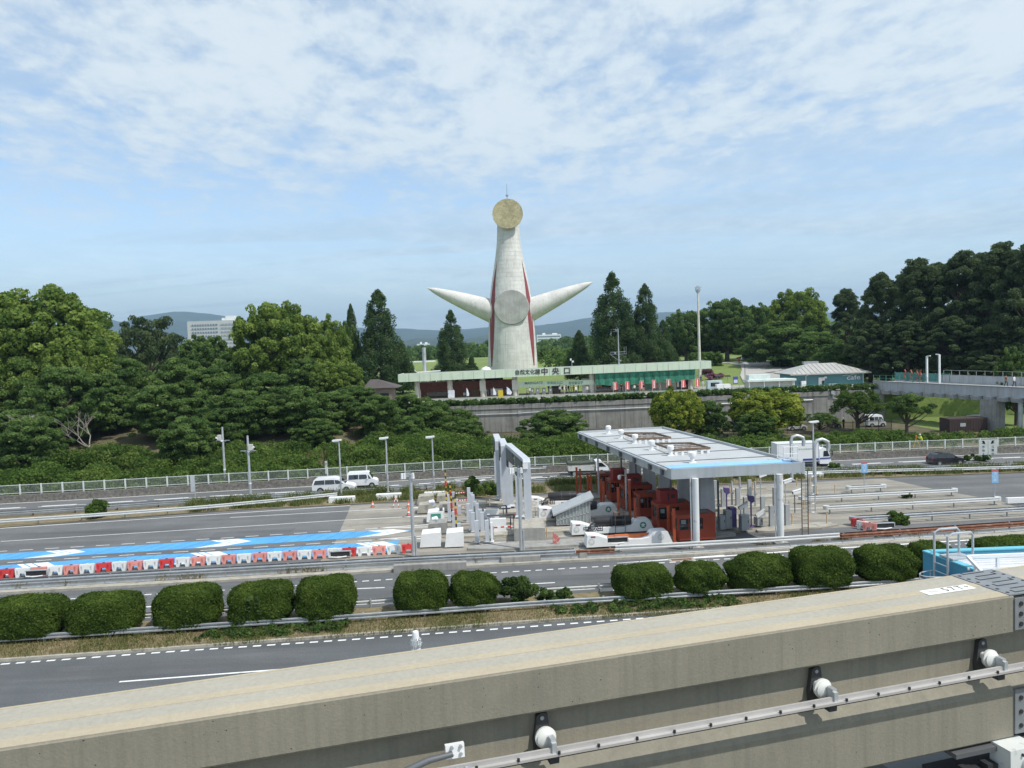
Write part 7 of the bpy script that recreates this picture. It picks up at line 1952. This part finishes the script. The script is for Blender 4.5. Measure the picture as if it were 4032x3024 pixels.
def poles():
    # flat-headed lamp posts on the median and others
    for lb, b, tpx in (('grey lamp post with a flat white head on the median, left of the white vehicles', ('D2', 1205, 795), ('D2', 1187, 305)), ('grey lamp post with a flat white head on the median, right of the white vehicles', ('D2', 1612, 770), ('D2', 1593, 285)), ('grey lamp post with a flat white head on the median, before the striped poles', ('D3', 280, 725), ('D3', 255, 190))):
        p = G(*b); h = GY(*tpx, p.y).z; t = thing('lamp_post', lb, 'street lamp', p, group='flat-headed lamp posts on the median')
        MB().tube([(0, 0, 0), (0, 0, h*.5), (0, 0, h)], [.11, .095, .08], 10).box0((0, 0, .3), (.34, .34, .06)).build('pole', galv, t); MB().box((-.22, 0, h + .12), (.95, .42, .16), rot=Matrix.Rotation(-.08, 3, 'Y')).box((-.3, -.0, h), (.6, .3, .1)).build('lamp_head', white, t); MB().box((.06, -.12, h*.32), (.14, .12, .4)).build('junction_box', lgrey, t)
    for lb, b, tpx in (('grey light pole with a white floodlight cluster at the right end of the plastic barriers', ('D2', 1835, 1310), ('D2', 1805, 590)), ('grey light pole with a white floodlight cluster in front of the double gantry', ('D3', 1155, 1325), ('D3', 1105, 500))):
        p = G(*b); h = GY(*tpx, p.y).z; t = thing('floodlight_pole', lb, 'street lamp', p, group='floodlight poles on the near verge')
        MB().tube([(0, 0, 0), (0, 0, h)], .13, 12).tube([(.2, 0, 0), (.2, 0, 1.6)], .07, 8).build('pole', galv, t); c = MB().bar((-.62, 0, h - .1), (.25, 0, h - .1), .08).box((-.25, 0, h - .05), (.3, .24, .3)).build('cross_arm', galv, t)
        for dx, rz in ((-.62, .5), (-.42, .15), (.2, -.4)): MB().box((dx, -.12, h - .12), (.18, .2, .42), rz=rz, top=(.8, .8)).build('floodlight', white, t)
        MB().tube([(-.02, -.02, h), (-.02, -.02, h + .25)], .02, 5).build('spike', galv, t)
    for lb, b, tpx, s in (('grey utility pole with cross arms standing behind the mesh fence', ('D2', 193, 680), ('D2', 170, 180), -1), ('grey utility pole with cross arms standing on the median', ('D2', 415, 815), ('D2', 388, 255), 1)):
        p = G(*b); h = GY(*tpx, p.y).z; t = thing('utility_pole', lb, 'utility pole', p, group='utility poles at the left')
        MB().tube([(0, 0, -.1), (0, 0, h)], [.16, .11], 12).build('pole', galv, t); m = MB().bar((-.85, 0, h - 1.65), (.85, 0, h - 1.65), .07).bar((-.5, 0, h - 1.65), (0, 0, h - 1.95), .04).bar((.5, 0, h - 1.65), (0, 0, h - 1.95), .04).build('cross_arm', galv, t)
        MB().box((.35*s, -.15, h - 1.25), (.42, .36, .62)).build('equipment_box', mat('equipment pale', (.55, .52, .48), .6), t); MB().bar((.05, -.2, h - 1.75), (.75*s, -.3, h - 1.2), .12, .18).build('loudspeaker', white, t)
        MB().tube([(0, 0, h*.25), (0, 0, h*.27)], .17, 12).build('band', white, t)
    # tall thin lamp pole and bent pipe poles right of the toll roof
    p = G('D5', 1044, 880, .17); q = GY('D5', 1010, 165, 84.0); t = thing('lamp_post', 'thin tall lamp pole with a flat white head right of the toll roof', 'street lamp', (q.x + .15, 84.0, 0)); MB().tube([(0, 0, 0), (0, 0, q.z)], [.11, .09], 10).build('pole', galv, t); MB().box((.08, 0, q.z + .1), (1.0, .45, .16), rot=Matrix.Rotation(-.06, 3, 'Y')).box((.08, 0, q.z), (.55, .3, .1)).build('lamp_head', white, t)
    for lb, b, apx in (('bent grey pipe lamp pole, the nearer one right of the toll roof', ('D5', 1044, 878), (1028, 450, 1060, 345, 1115, 330, 1180, 362)), ('bent grey pipe lamp pole, the farther one behind the toll roof corner', ('D5', 812, 745), (797, 400, 815, 310, 860, 293, 930, 318))):
        p = G(*b, .1); P = [p] + [GY('D5', apx[i], apx[i+1], p.y) for i in range(0, 8, 2)]; t = thing('bent_pipe_lamp', lb, 'street lamp', p, group='bent pipe lamp poles')
        loc = [Vector((a.x - p.x, 0, a.z - p.z)) for a in P]; loc[1].x = loc[0].x = 0
        pts = [loc[0], loc[1]] + [loc[1].lerp(loc[2], .5) + Vector((-.08, 0, .1)), loc[2], loc[3]] + [loc[3].lerp(loc[4], .5) + Vector((0, 0, .03)), loc[4]]
        MB().tube(pts, .17, 14).build('pipe', galv, t); e = loc[4]; MB().tube([e + Vector((-.05, 0, -.05)), e + Vector((0, 0, -.4)), e + Vector((-.1, -.1, -.85))], [.17, .2, .16], 10).build('lamp_head', mat('lamp grey', (.42, .45, .47), .35, .4), t); MB().box0((0, 0, 0), (.6, .6, .08)).build('foot_plate', galv, t)
    # signs
    bl = mat('sign blue', (.22, .45, .72), .5, spots=.8, sps=5, spcol=(.6, .68, .78)); 
    for lb, c, px, tp, mid, bt in (('small blue lane sign with a red top on a thin post by the short guardrail', 'D5', 1530, 560, 668, 868), ('small blue lane sign with a red top at the right edge of the plaza', 'D6', 1308, 632, 768, 985)):
        b = G(c, px + 10, bt, .0); T_ = GY(c, px, tp, b.y).z; M_ = GY(c, px, mid, b.y).z; t = thing('lane_sign', lb, 'sign', b, group='small blue lane signs'); MB().tube([(0, 0, 0), (0, 0, T_)], .035, 6).build('post', galv, t); w = .95
        MB().box((0, -.06, (T_*.82 + M_*1.18)/2), (w*.62, .03, (T_ - M_)*.82)).build('plate', bl, t); MB().box((0, -.06, T_ - (T_ - M_)*.08), (w*.66, .03, (T_ - M_)*.16)).build('red_plate', mat('sign red', (.45, .12, .12), .6), t)
        for k in range(3): text('sign_text', '出口車'[k], .30, white, (0, -.085, T_ - (T_ - M_)*(.32 + .25*k)), parent=t, depth=.002)
    b = G('D6', 1305, 600, .0); T_ = GY('D6', 1248, 333, b.y).z; M_ = GY('D6', 1248, 485, b.y).z; x = GY('D6', 1248, 400, b.y).x - b.x; t = thing('direction_sign', 'white direction sign with two black arrows on a bent post at the right', 'sign', b); MB().tube([(0, 0, 0), (x*.35, 0, .75), (x*.9, 0, 1.2), (x, 0, T_)], .05, 8).build('post', galv, t)
    ws = mat('sign white', (.50, .53, .51), .6); w = 1.15
    for k, s in enumerate((-1, 1)):
        pl = MB().box((x + s*w*.47, -.06, (T_ + M_)/2), (w*.9, .03, T_ - M_)).build('plate', ws, t)
        cx, cz = x + s*w*.47, T_ - .32; MB().prism([(cx - .22*s, -.085, cz - .2), (cx + .22*s, -.085, cz + .2), (cx - .1*s, -.085, cz + .2), (cx + .04*s, -.085, cz + .02), (cx + .22*s, -.085, cz - .1)], (0, .008, 0)).build('arrow', dark, t)
        for j, ch in enumerate(('市街', '池田', '大阪') if s < 0 else ('公園', '東口', '出口')): text('sign_text', ch[0], .34, dark, (cx, -.085, T_ - .85 - .42*j), parent=t, depth=.002)
    p = G('D1', 1705, 855); T_ = GY('D1', 1690, 605, p.y).z; t = thing('median_sign', 'narrow grey sign seen edge-on, on the median at the left', 'sign', p); MB().tube([(0, 0, 0), (0, 0, T_)], .05, 8).build('post', galv, t); MB().box((-.2, 0, T_ - .85), (.42, .12, 1.7)).build('panel', lgrey, t); m = MB()
    for k in range(5): m.bar((0, .05, T_ - .2 - .33*k), (.28, .05, T_ - .2 - .33*k), .03)
    m.build('rungs', galv, t)
    p = G('D2', 1078, 640); T_ = GY('D2', 1073, 475, p.y).z; t = thing('marker_post', 'slim marker post with a red and white plate at the mesh fence', 'sign', (p.x, p.y, .2)); MB().tube([(0, 0, 0), (0, 0, T_ - .2)], .035, 6).build('post', mat('post yellow', (.5, .4, .08), .6), t); MB().box((0, -.05, T_ - 1.0), (.3, .03, 1.6)).build('plate', ws, t); MB().lathe([(.1, 0), (.1, .02)], (0, -.07, T_ - .5), 10).build('red_dot', redw, t)


# ---------------------------------------------------------------- vehicles (front towards +X)
def loft(m, poly, wf, mi=0):
    n = len(poly); vs = [(x, -wf(x, z), z) for x, z in poly] + [(x, wf(x, z), z) for x, z in poly]
    m.add(vs, [tuple(range(n))[::-1], tuple(range(n, 2*n))] + [(i, (i+1) % n, (i+1) % n + n, i + n) for i in range(n)], mi)


def wheel(t, x, y, r, w=.2):
    k = MB().tube([(x, y - w/2, r), (x, y - w*.4, r), (x, y + w*.4, r), (x, y + w/2, r)], [r*.9, r, r, r*.9], 20).build('wheel', tyre, t)
    s = -1 if y < 0 else 1
    m = MB().tube([(x, y + s*w*.30, r), (x, y + s*(w/2 + .012), r)], r*.62, 16); m.build('rim', rimm, k)


def car(label, pos, rz, body, L, W, H, prof, cab, wins, wr=.31, wx=None, cat='car', name='car', group=None, parts=True):
    """prof: lower body outline, cab: roof outline (x from the rear, z); wins: side windows"""
    t = thing(name, label, cat, pos, rz, group)
    zb = max(z for x, z in cab); zl = min(z for x, z in cab)
    wf = lambda x, z: W/2*(1 - .03*abs(z - .7)) * (1 - .16*max(0, (z - zl)/(zb - zl + 1e-6))) * (1 - .10*max(0, (x - L*.88)/(L*.12))**2 - .06*max(0, (L*.08 - x)/(L*.08))**2)
    m = MB(); loft(m, prof, wf); m.build('body', body, t, ang=40)
    m = MB(); loft(m, cab, wf); c = m.build('cabin', body, t, ang=40)
    for s in (-1, 1):
        for w in wins:
            P = [(x, s*(wf(x, z) + .012), z) for x, z in w]; MB().add(P + [(x, y - s*.03, z) for x, y, z in P], [tuple(range(len(P)))] + [(i, (i+1) % len(P), (i+1) % len(P) + len(P), i + len(P)) for i in range(len(P))]).build('side_window', vglass, c)
    def screen(p, q, nm, k0=.1, k1=.9, off=.015):
        (x0, z0), (x1, z1) = p, q; dx, dz = x1 - x0, z1 - z0; l = math.hypot(dx, dz); nx, nz = dz/l*off, -dx/l*off
        if nx*(1 if x0 > L/2 else -1) < 0: nx, nz = -nx, -nz
        a = (x0 + dx*k0 + nx, z0 + dz*k0 + nz); b = (x0 + dx*k1 + nx, z0 + dz*k1 + nz)
        MB().add([(a[0], -wf(*a)*.9, a[1]), (a[0], wf(*a)*.9, a[1]), (b[0], wf(*b)*.88, b[1]), (b[0], -wf(*b)*.88, b[1])], [(0, 1, 2, 3)]).build(nm, vglass, c)
    screen(cab[-1], cab[-2], 'windscreen'); screen(cab[0], cab[1], 'rear_window')
    for x in wx or (L*.19, L*.80):
        for s in (-1, 1):
            MB().tube([(x, s*(W/2 - .25), wr), (x, s*(W/2 - .005), wr)], wr*1.2, 18).build('wheel_arch', cdark, t); wheel(t, x, s*(W/2 - .085), wr, .19)
    if parts:
        for s in (-1, 1):
            MB().box((L - .16, s*W*.37, prof_z(prof, L - .16) - .14), (.26, .30, .16), top=(.7, .8)).build('headlight', lampw, t); MB().box((.06, s*W*.40, zl*.95), (.10, .16, .28)).build('tail_light', lampr, t)
            MB().box((L*.66 if len(cab) < 5 else L*.68, s*(W/2 + .08), zl + .12), (.12, .16, .14)).build('mirror', body, t)
        MB().box((L - .02, 0, .42), (.06, W*.5, .16)).build('grille', cdark, t); MB().box((L + .005, 0, .32), (.02, .33, .16)).build('number_plate', white, t); MB().box((L*.5, 0, .24), (L*.62, W*.93, .12)).build('sill', cdark, t)
    return t


def prof_z(prof, x):
    up = [(a, b) for a, b in prof if b > .35]
    up.sort(); return float(np.interp(x, [a for a, b in up], [b for a, b in up]))


def vehicles():
    p = G('D2', 1245, 722); ang = .06
    L = 3.5; kei_p = [(0, .28), (0, 1.0), (.02, 1.02), (L - .72, 1.02), (L - .25, .95), (L - .04, .80), (L, .55), (L, .28)]; kei_c = [(.02, 1.0), (.10, 1.72), (.2, 1.82), (2.35, 1.82), (2.5, 1.78), (2.98, 1.0)]
    car('white boxy kei van on the highway behind the white people carrier', (p.x, p.y + 1.0, 0), ang, cwhite, L, 1.48, 1.82, kei_p, kei_c, [[(.22, 1.05), (.25, 1.55), (1.35, 1.55), (1.35, 1.05)], [(1.42, 1.05), (1.42, 1.55), (2.25, 1.55), (2.42, 1.05)], [(2.5, 1.05), (2.4, 1.5), (2.48, 1.5), (2.80, 1.05)]], .28, (.55, 2.85), 'van', 'kei_van')
    p = G('D2', 966, 745); L = 4.75; z = .9
    mp_p = [(0, .28), (0, .95), (.05, 1.0), (L - 1.15, 1.0), (L - .35, .84), (L - .06, .68), (L, .5), (L, .28)]; mp_c = [(.02, .98), (.22, 1.52), (.45, 1.66), (2.4, 1.70), (3.0, 1.58), (L - .95, .98)]
    car('white people carrier with dark windows on the near highway lane', (p.x, p.y - .2, -.05), ang, cwhite, L, 1.7, 1.70, mp_p, mp_c, [[(.18, 1.02), (.36, 1.45), (1.4, 1.49), (1.4, 1.02)], [(1.46, 1.02), (1.46, 1.49), (2.45, 1.48), (2.55, 1.02)], [(2.62, 1.02), (2.52, 1.46), (2.95, 1.42), (3.5, 1.02)]], .31, None, 'car', 'people_carrier')
    p = G('D6', 635, 572); L = 4.0
    bk_p = [(0, .28), (.02, .85), (.1, .92), (L - 1.05, .92), (L - .3, .80), (L - .05, .62), (L, .45), (L, .28)]; bk_c = [(.06, .90), (.45, 1.36), (.7, 1.46), (1.9, 1.47), (2.3, 1.40), (L - .92, .90)]
    car('black hatchback driving right on the highway near the white direction sign', (p.x, p.y - .6, -.15), .03, cblack, L, 1.66, 1.47, bk_p, bk_c, [[(.45, .95), (.68, 1.33), (1.5, 1.37), (1.5, .95)], [(1.56, .95), (1.56, 1.37), (2.1, 1.33), (2.75, .95)]], .29, None, 'car', 'hatchback')
    # white minibus and parked cars behind the picket fence
    def parked(label, c, l, r, tp, Y, body, kind, z=None):
        a, b = GY(c, l, tp, Y), GY(c, r, tp, Y); gz = hground((a.x + b.x)/2, Y) if z is None else z; L = b.x - a.x
        if kind == 'van': pr = [(0, .3), (0, 1.05), (L - .6, 1.05), (L - .15, .85), (L, .6), (L, .3)]; cb = [(.02, 1.03), (.08, 1.85), (.2, 1.95), (L*.72, 1.95), (L*.78, 1.88), (L - .45, 1.03)]; wn = [[(.2, 1.1), (.22, 1.65), (L*.32, 1.65), (L*.32, 1.1)], [(L*.35, 1.1), (L*.35, 1.65), (L*.56, 1.65), (L*.56, 1.1)], [(L*.59, 1.1), (L*.59, 1.65), (L*.74, 1.62), (L*.83, 1.1)]]
        else: pr = [(0, .28), (.02, .85), (.1, .9), (L - 1.0, .9), (L - .2, .75), (L, .5), (L, .28)]; cb = [(.1, .88), (.6, 1.36), (.8, 1.42), (L*.5, 1.42), (L*.56, 1.38), (L - .95, .88)]; wn = [[(.55, .92), (.75, 1.3), (L*.42, 1.32), (L*.42, .92)], [(L*.45, .92), (L*.45, 1.32), (L*.54, 1.29), (L*.68, .92)]]
        car(label, (a.x, Y, gz), .0, body, L, 1.7, 1.9, pr, cb, wn, .3, (L*.2, L*.8), 'van' if kind == 'van' else 'car', 'parked_van' if kind == 'van' else 'parked_car', 'vehicles parked behind the picket fence', parts=(c == 'D5'))
    parked('white minibus parked behind the picket fence at the right', 'D5', 1560, 1738, 195, 122.5, cwhite, 'van')
    parked('dark car parked behind the picket fence right of the yellow-green trees', 'D5', 1195, 1282, 195, 123, cblack, 'car')
    parked('white car half hidden by the wider yellow-green tree', 'D5', 760, 952, 240, 121.5, cwhite, 'car')
    parked('dark van parked under the left yellow-green tree', 'D5', 215, 372, 240, 122, cblack, 'van')
    parked('white van glimpsed through the dark trees above the lamp posts', 'D2', 1045, 1315, 110, 126, cwhite, 'van')
    parked('white car glimpsed through the dark trees above the utility poles', 'D2', 190, 312, 145, 128, cwhite, 'car')
    parked('red car glimpsed behind the picket fence at the left', 'D1', 640, 760, 185, 130, mat('car red', (.4, .04, .03), .3), 'car')
    # box truck
    a, b = GY('D5', 660, 360, 91.5), GY('D5', 1078, 380, 91.5); L1 = b.x - a.x; zt = GY('D5', 1070, 378, 91.5).z; p0 = Vector((a.x, 91.2, -.1)); c0 = GY('D5', 1205, 500, 91.5).x - a.x
    t = thing('box_truck', 'white box truck with a blue waist stripe passing behind the toll roof', 'truck', p0, .035)
    zt += .2
    MB().box0((L1/2, 1.05, .78), (L1, 2.15, zt - .7)).build('cargo_box', cwhite, t); m = MB()
    for s in (.0, 2.1): m.box((L1/2, s, .86), (L1, .06, .12)); m.box((L1/2, s, zt + .05), (L1, .06, .1))
    for x in (0.03, L1 - .03): m.box((x, -.01, zt*.5 + .4), (.1, .06, zt - .75))
    m.build('box_frame', lgrey, t); blue = mat('stripe blue', (.03, .06, .28), .4)
    MB().box((L1*.80, -.04, 1.05), (L1*.38, .03, .22)).build('stripe', blue, t); lg = mat('truck lettering', (.42, .52, .46), .6)
    m = MB()
    for k in range(7): m.box((L1*(.52 + .06*k), -.035, zt - .62), (.22, .02, .16 if k % 3 else .2))
    m.build('lettering', lg, t)
    x1 = L1 + .12; m = MB(); cp = [(x1, .45), (x1, 2.2), (x1 + .35, 2.34), (x1 + .75, 2.30), (c0 - .28, 2.05), (c0 - .04, 1.30), (c0, .9), (c0, .42)]; loft(m, cp, lambda x, z: 1.0 - .04*max(0, z - 1.3)); cb = m.build('cab', cwhite, t, ang=35)
    for v in range(len(cb.data.vertices)): cb.data.vertices[v].co.y += 1.05
    y = .03; MB().add([(x1 + .45, y, 1.35), (x1 + .5, y + .02, 2.0), (c0 - .40, y + .02, 1.98), (c0 - .18, y, 1.35)], [(0, 1, 2, 3)]).build('side_window', vglass, cb)
    MB().add([(c0 - .26, .15, 2.0), (c0 - .26, 1.95, 2.0), (c0 - .02, 1.95, 1.36), (c0 - .02, .15, 1.36)], [(0, 1, 2, 3)]).build('windscreen', vglass, cb); MB().box(((x1 + c0)/2, .02, 1.12), (c0 - x1 - .06, .03, .14)).build('stripe', blue, cb); MB().box((c0 + .02, 1.05, .52), (.1, 2.0, .25)).build('bumper', lgrey, cb); MB().box((c0 + .1, -.05, 1.7), (.12, .1, .5)).build('mirror', cdark, cb)
    MB().box((L1*.5, 1.05, .62), (L1*1.02, .9, .22)).build('chassis', cdark, t); m = MB().box((L1*.45, .1, .5), (1.2, .3, .35)).build('side_guard', lgrey, t)
    for x in (L1*.17, c0 - .75):
        for yy in (.2, 1.9): wheel(t, x, yy, .40, .28)
    # dump truck behind the far nose
    a, b = GY('D4', 85, 500, 91.8), GY('D4', 492, 500, 91.8); L = b.x - a.x; t = thing('dump_truck', 'white tipper truck with a dark green tarpaulin on the highway beyond the red posts', 'truck', (a.x, 91.6, -.1), .03)
    lb = L*.66; m = MB(); loft(m, [(.05, .75), (-.02, 1.45), (lb, 1.5), (lb - .1, .72)], lambda x, z: .95); m.build('tipper_body', mat('tipper white', (.55, .56, .53), .5, var=.15, spots=.5, sps=2, spcol=(.25, .22, .18)), t)
    m = MB(); loft(m, [(-.05, 1.45), (.02, 1.72), (lb*.5, 1.64), (lb - .05, 1.75), (lb, 1.48)], lambda x, z: .98); m.build('tarpaulin', mat('tarpaulin', (.055, .065, .045), .8, var=.25, vs=2), t)
    x1 = lb + .12; m = MB(); loft(m, [(x1, .5), (x1, 1.75), (x1 + .3, 1.85), (x1 + .7, 1.8), (L - .12, 1.15), (L, .9), (L, .42)], lambda x, z: .88); cb = m.build('cab', cwhite, t); MB().add([(x1 + .25, -.90, 1.12), (x1 + .28, -.89, 1.62), (x1 + .72, -.89, 1.6), (L - .28, -.9, 1.12)], [(0, 1, 2, 3)]).build('side_window', vglass, cb); MB().add([(x1 + .78, -.78, 1.74), (x1 + .78, .78, 1.74), (L - .14, .78, 1.2), (L - .14, -.78, 1.2)], [(0, 1, 2, 3)]).build('windscreen', vglass, cb)
    MB().box((L*.48, 0, .58), (L*.94, .8, .22)).build('chassis', cdark, t)
    for x in (L*.16, L*.82):
        for yy in (-.78, .78): wheel(t, x, yy, .38, .24)
    # roadside people
    p = G('D6', 585, 395, .95); person((p.x, fE(p.x) + 3.0, .75), pi, 'surveyor in a yellow vest and white helmet leaning to a tripod behind the mesh fence', 'yellow', 'black', 'lean', 'helmet')
    t = thing('survey_tripod', 'survey tripod with a small orange instrument behind the mesh fence', 'tripod', (p.x - .75, fE(p.x) + 3.0, .75)); MB().tube([(0, 0, 1.3), (-.45, -.2, 0)], .025, 5).build('leg', yelm, t); MB().tube([(0, 0, 1.3), (.4, -.25, 0)], .025, 5).build('leg', yelm, t); MB().tube([(0, 0, 1.3), (.05, .45, 0)], .025, 5).build('leg', yelm, t); MB().box((0, 0, 1.45), (.18, .2, .28)).build('instrument', mat('instrument orange', (.5, .16, .05), .5), t)
    for c, px, Y, sh, hat, lb in (('C4', 872, 119.0, 'yellow', None, 'guard in a yellow vest walking behind the picket fence before the concrete wall'), ('C4', 548, 119.5, 'navy', None, 'person in dark navy walking behind the picket fence under the trees')):
        x = GY(c, px, 900, Y).x; person((x, Y + 1.0, hground(x, Y)), .3, lb, sh, 'black', 'walk', hat)
    x = GY('D5', 1345, 200, 121).x; person((x, 121.5, hground(x, 121)), 2, 'guard with a white helmet by the wall beside the white minibus', 'black', 'black', 'stand', 'helmet')
    x = GY('D5', 1262, 200, 121).x; person((x, 121.5, hground(x, 121)), 1, 'guard with a white cap next to the dark parked car', 'navy', 'black', 'stand', 'white')
    # dark hoarding and shed below the footbridge
    a, b = GY('D6', 862, 200, 112), GY('D6', 1248, 200, 112); z0 = .7; h = GY('D6', 1000, 122, 112).z - z0; t = thing('dark_container', 'low dark maroon container below the footbridge', 'container', ((a.x + b.x)/2, 113.3, z0 - .2)); dm = mat('maroon sheet', (.055, .035, .032), .7, var=.15); MB().box0((0, 0, 0), (b.x - a.x, 2.6, h + .2)).build('body', dm, t); m = MB()
    for k in range(24): m.box((-(b.x - a.x)/2 + (k + .5)*(b.x - a.x)/24, -1.32, h/2 + .1), (.12, .05, h*.95))
    m.build('ribs', dm, t); MB().box((-(b.x - a.x)*.15, -1.36, h*.65), (.8, .04, .5)).build('notice', mgrey, t)
    a, b = GY('D6', 1140, 200, 120), GY('D6', 1332, 200, 120); h = GY('D6', 1200, 102, 120).z - z0; t = thing('white_shed', 'pale shed with a white roof behind the maroon container', 'shed', ((a.x + b.x)/2, 121, z0 - .2)); MB().box0((0, 0, 0), (b.x - a.x - .2, 2.4, h)).build('wall', lgrey, t); MB().box0((0, 0, h), (b.x - a.x + .3, 3, .25)).build('roof', white, t); MB().box((1.0, -1.22, h*.5), (1.2, .04, h*.8)).build('shutter', mgrey, t)


rails()
barriers()
poles()
vehicles()
# ---------------------------------------------------------------- the air
def haze():
    m = MB().box((0, 6800, 330), (27000, 15400, 663))
    o = m.build('haze', [], smooth=False)
    M = bpy.data.materials.new('air'); M.use_nodes = True
    nt = M.node_tree; N, L = nt.nodes, nt.links
    N.remove(N['Principled BSDF'])
    v = N.new('ShaderNodeVolumePrincipled')
    v.inputs['Color'].default_value = (.50, .74, 1, 1)
    v.inputs['Density'].default_value = HAZE_D
    v.inputs['Anisotropy'].default_value = .2
    L.new(v.outputs[0], N['Material Output'].inputs['Volume'])
    o.data.materials.append(M)
    tag(o, kind='stuff')


HAZE_D = 1.0e-4
haze()
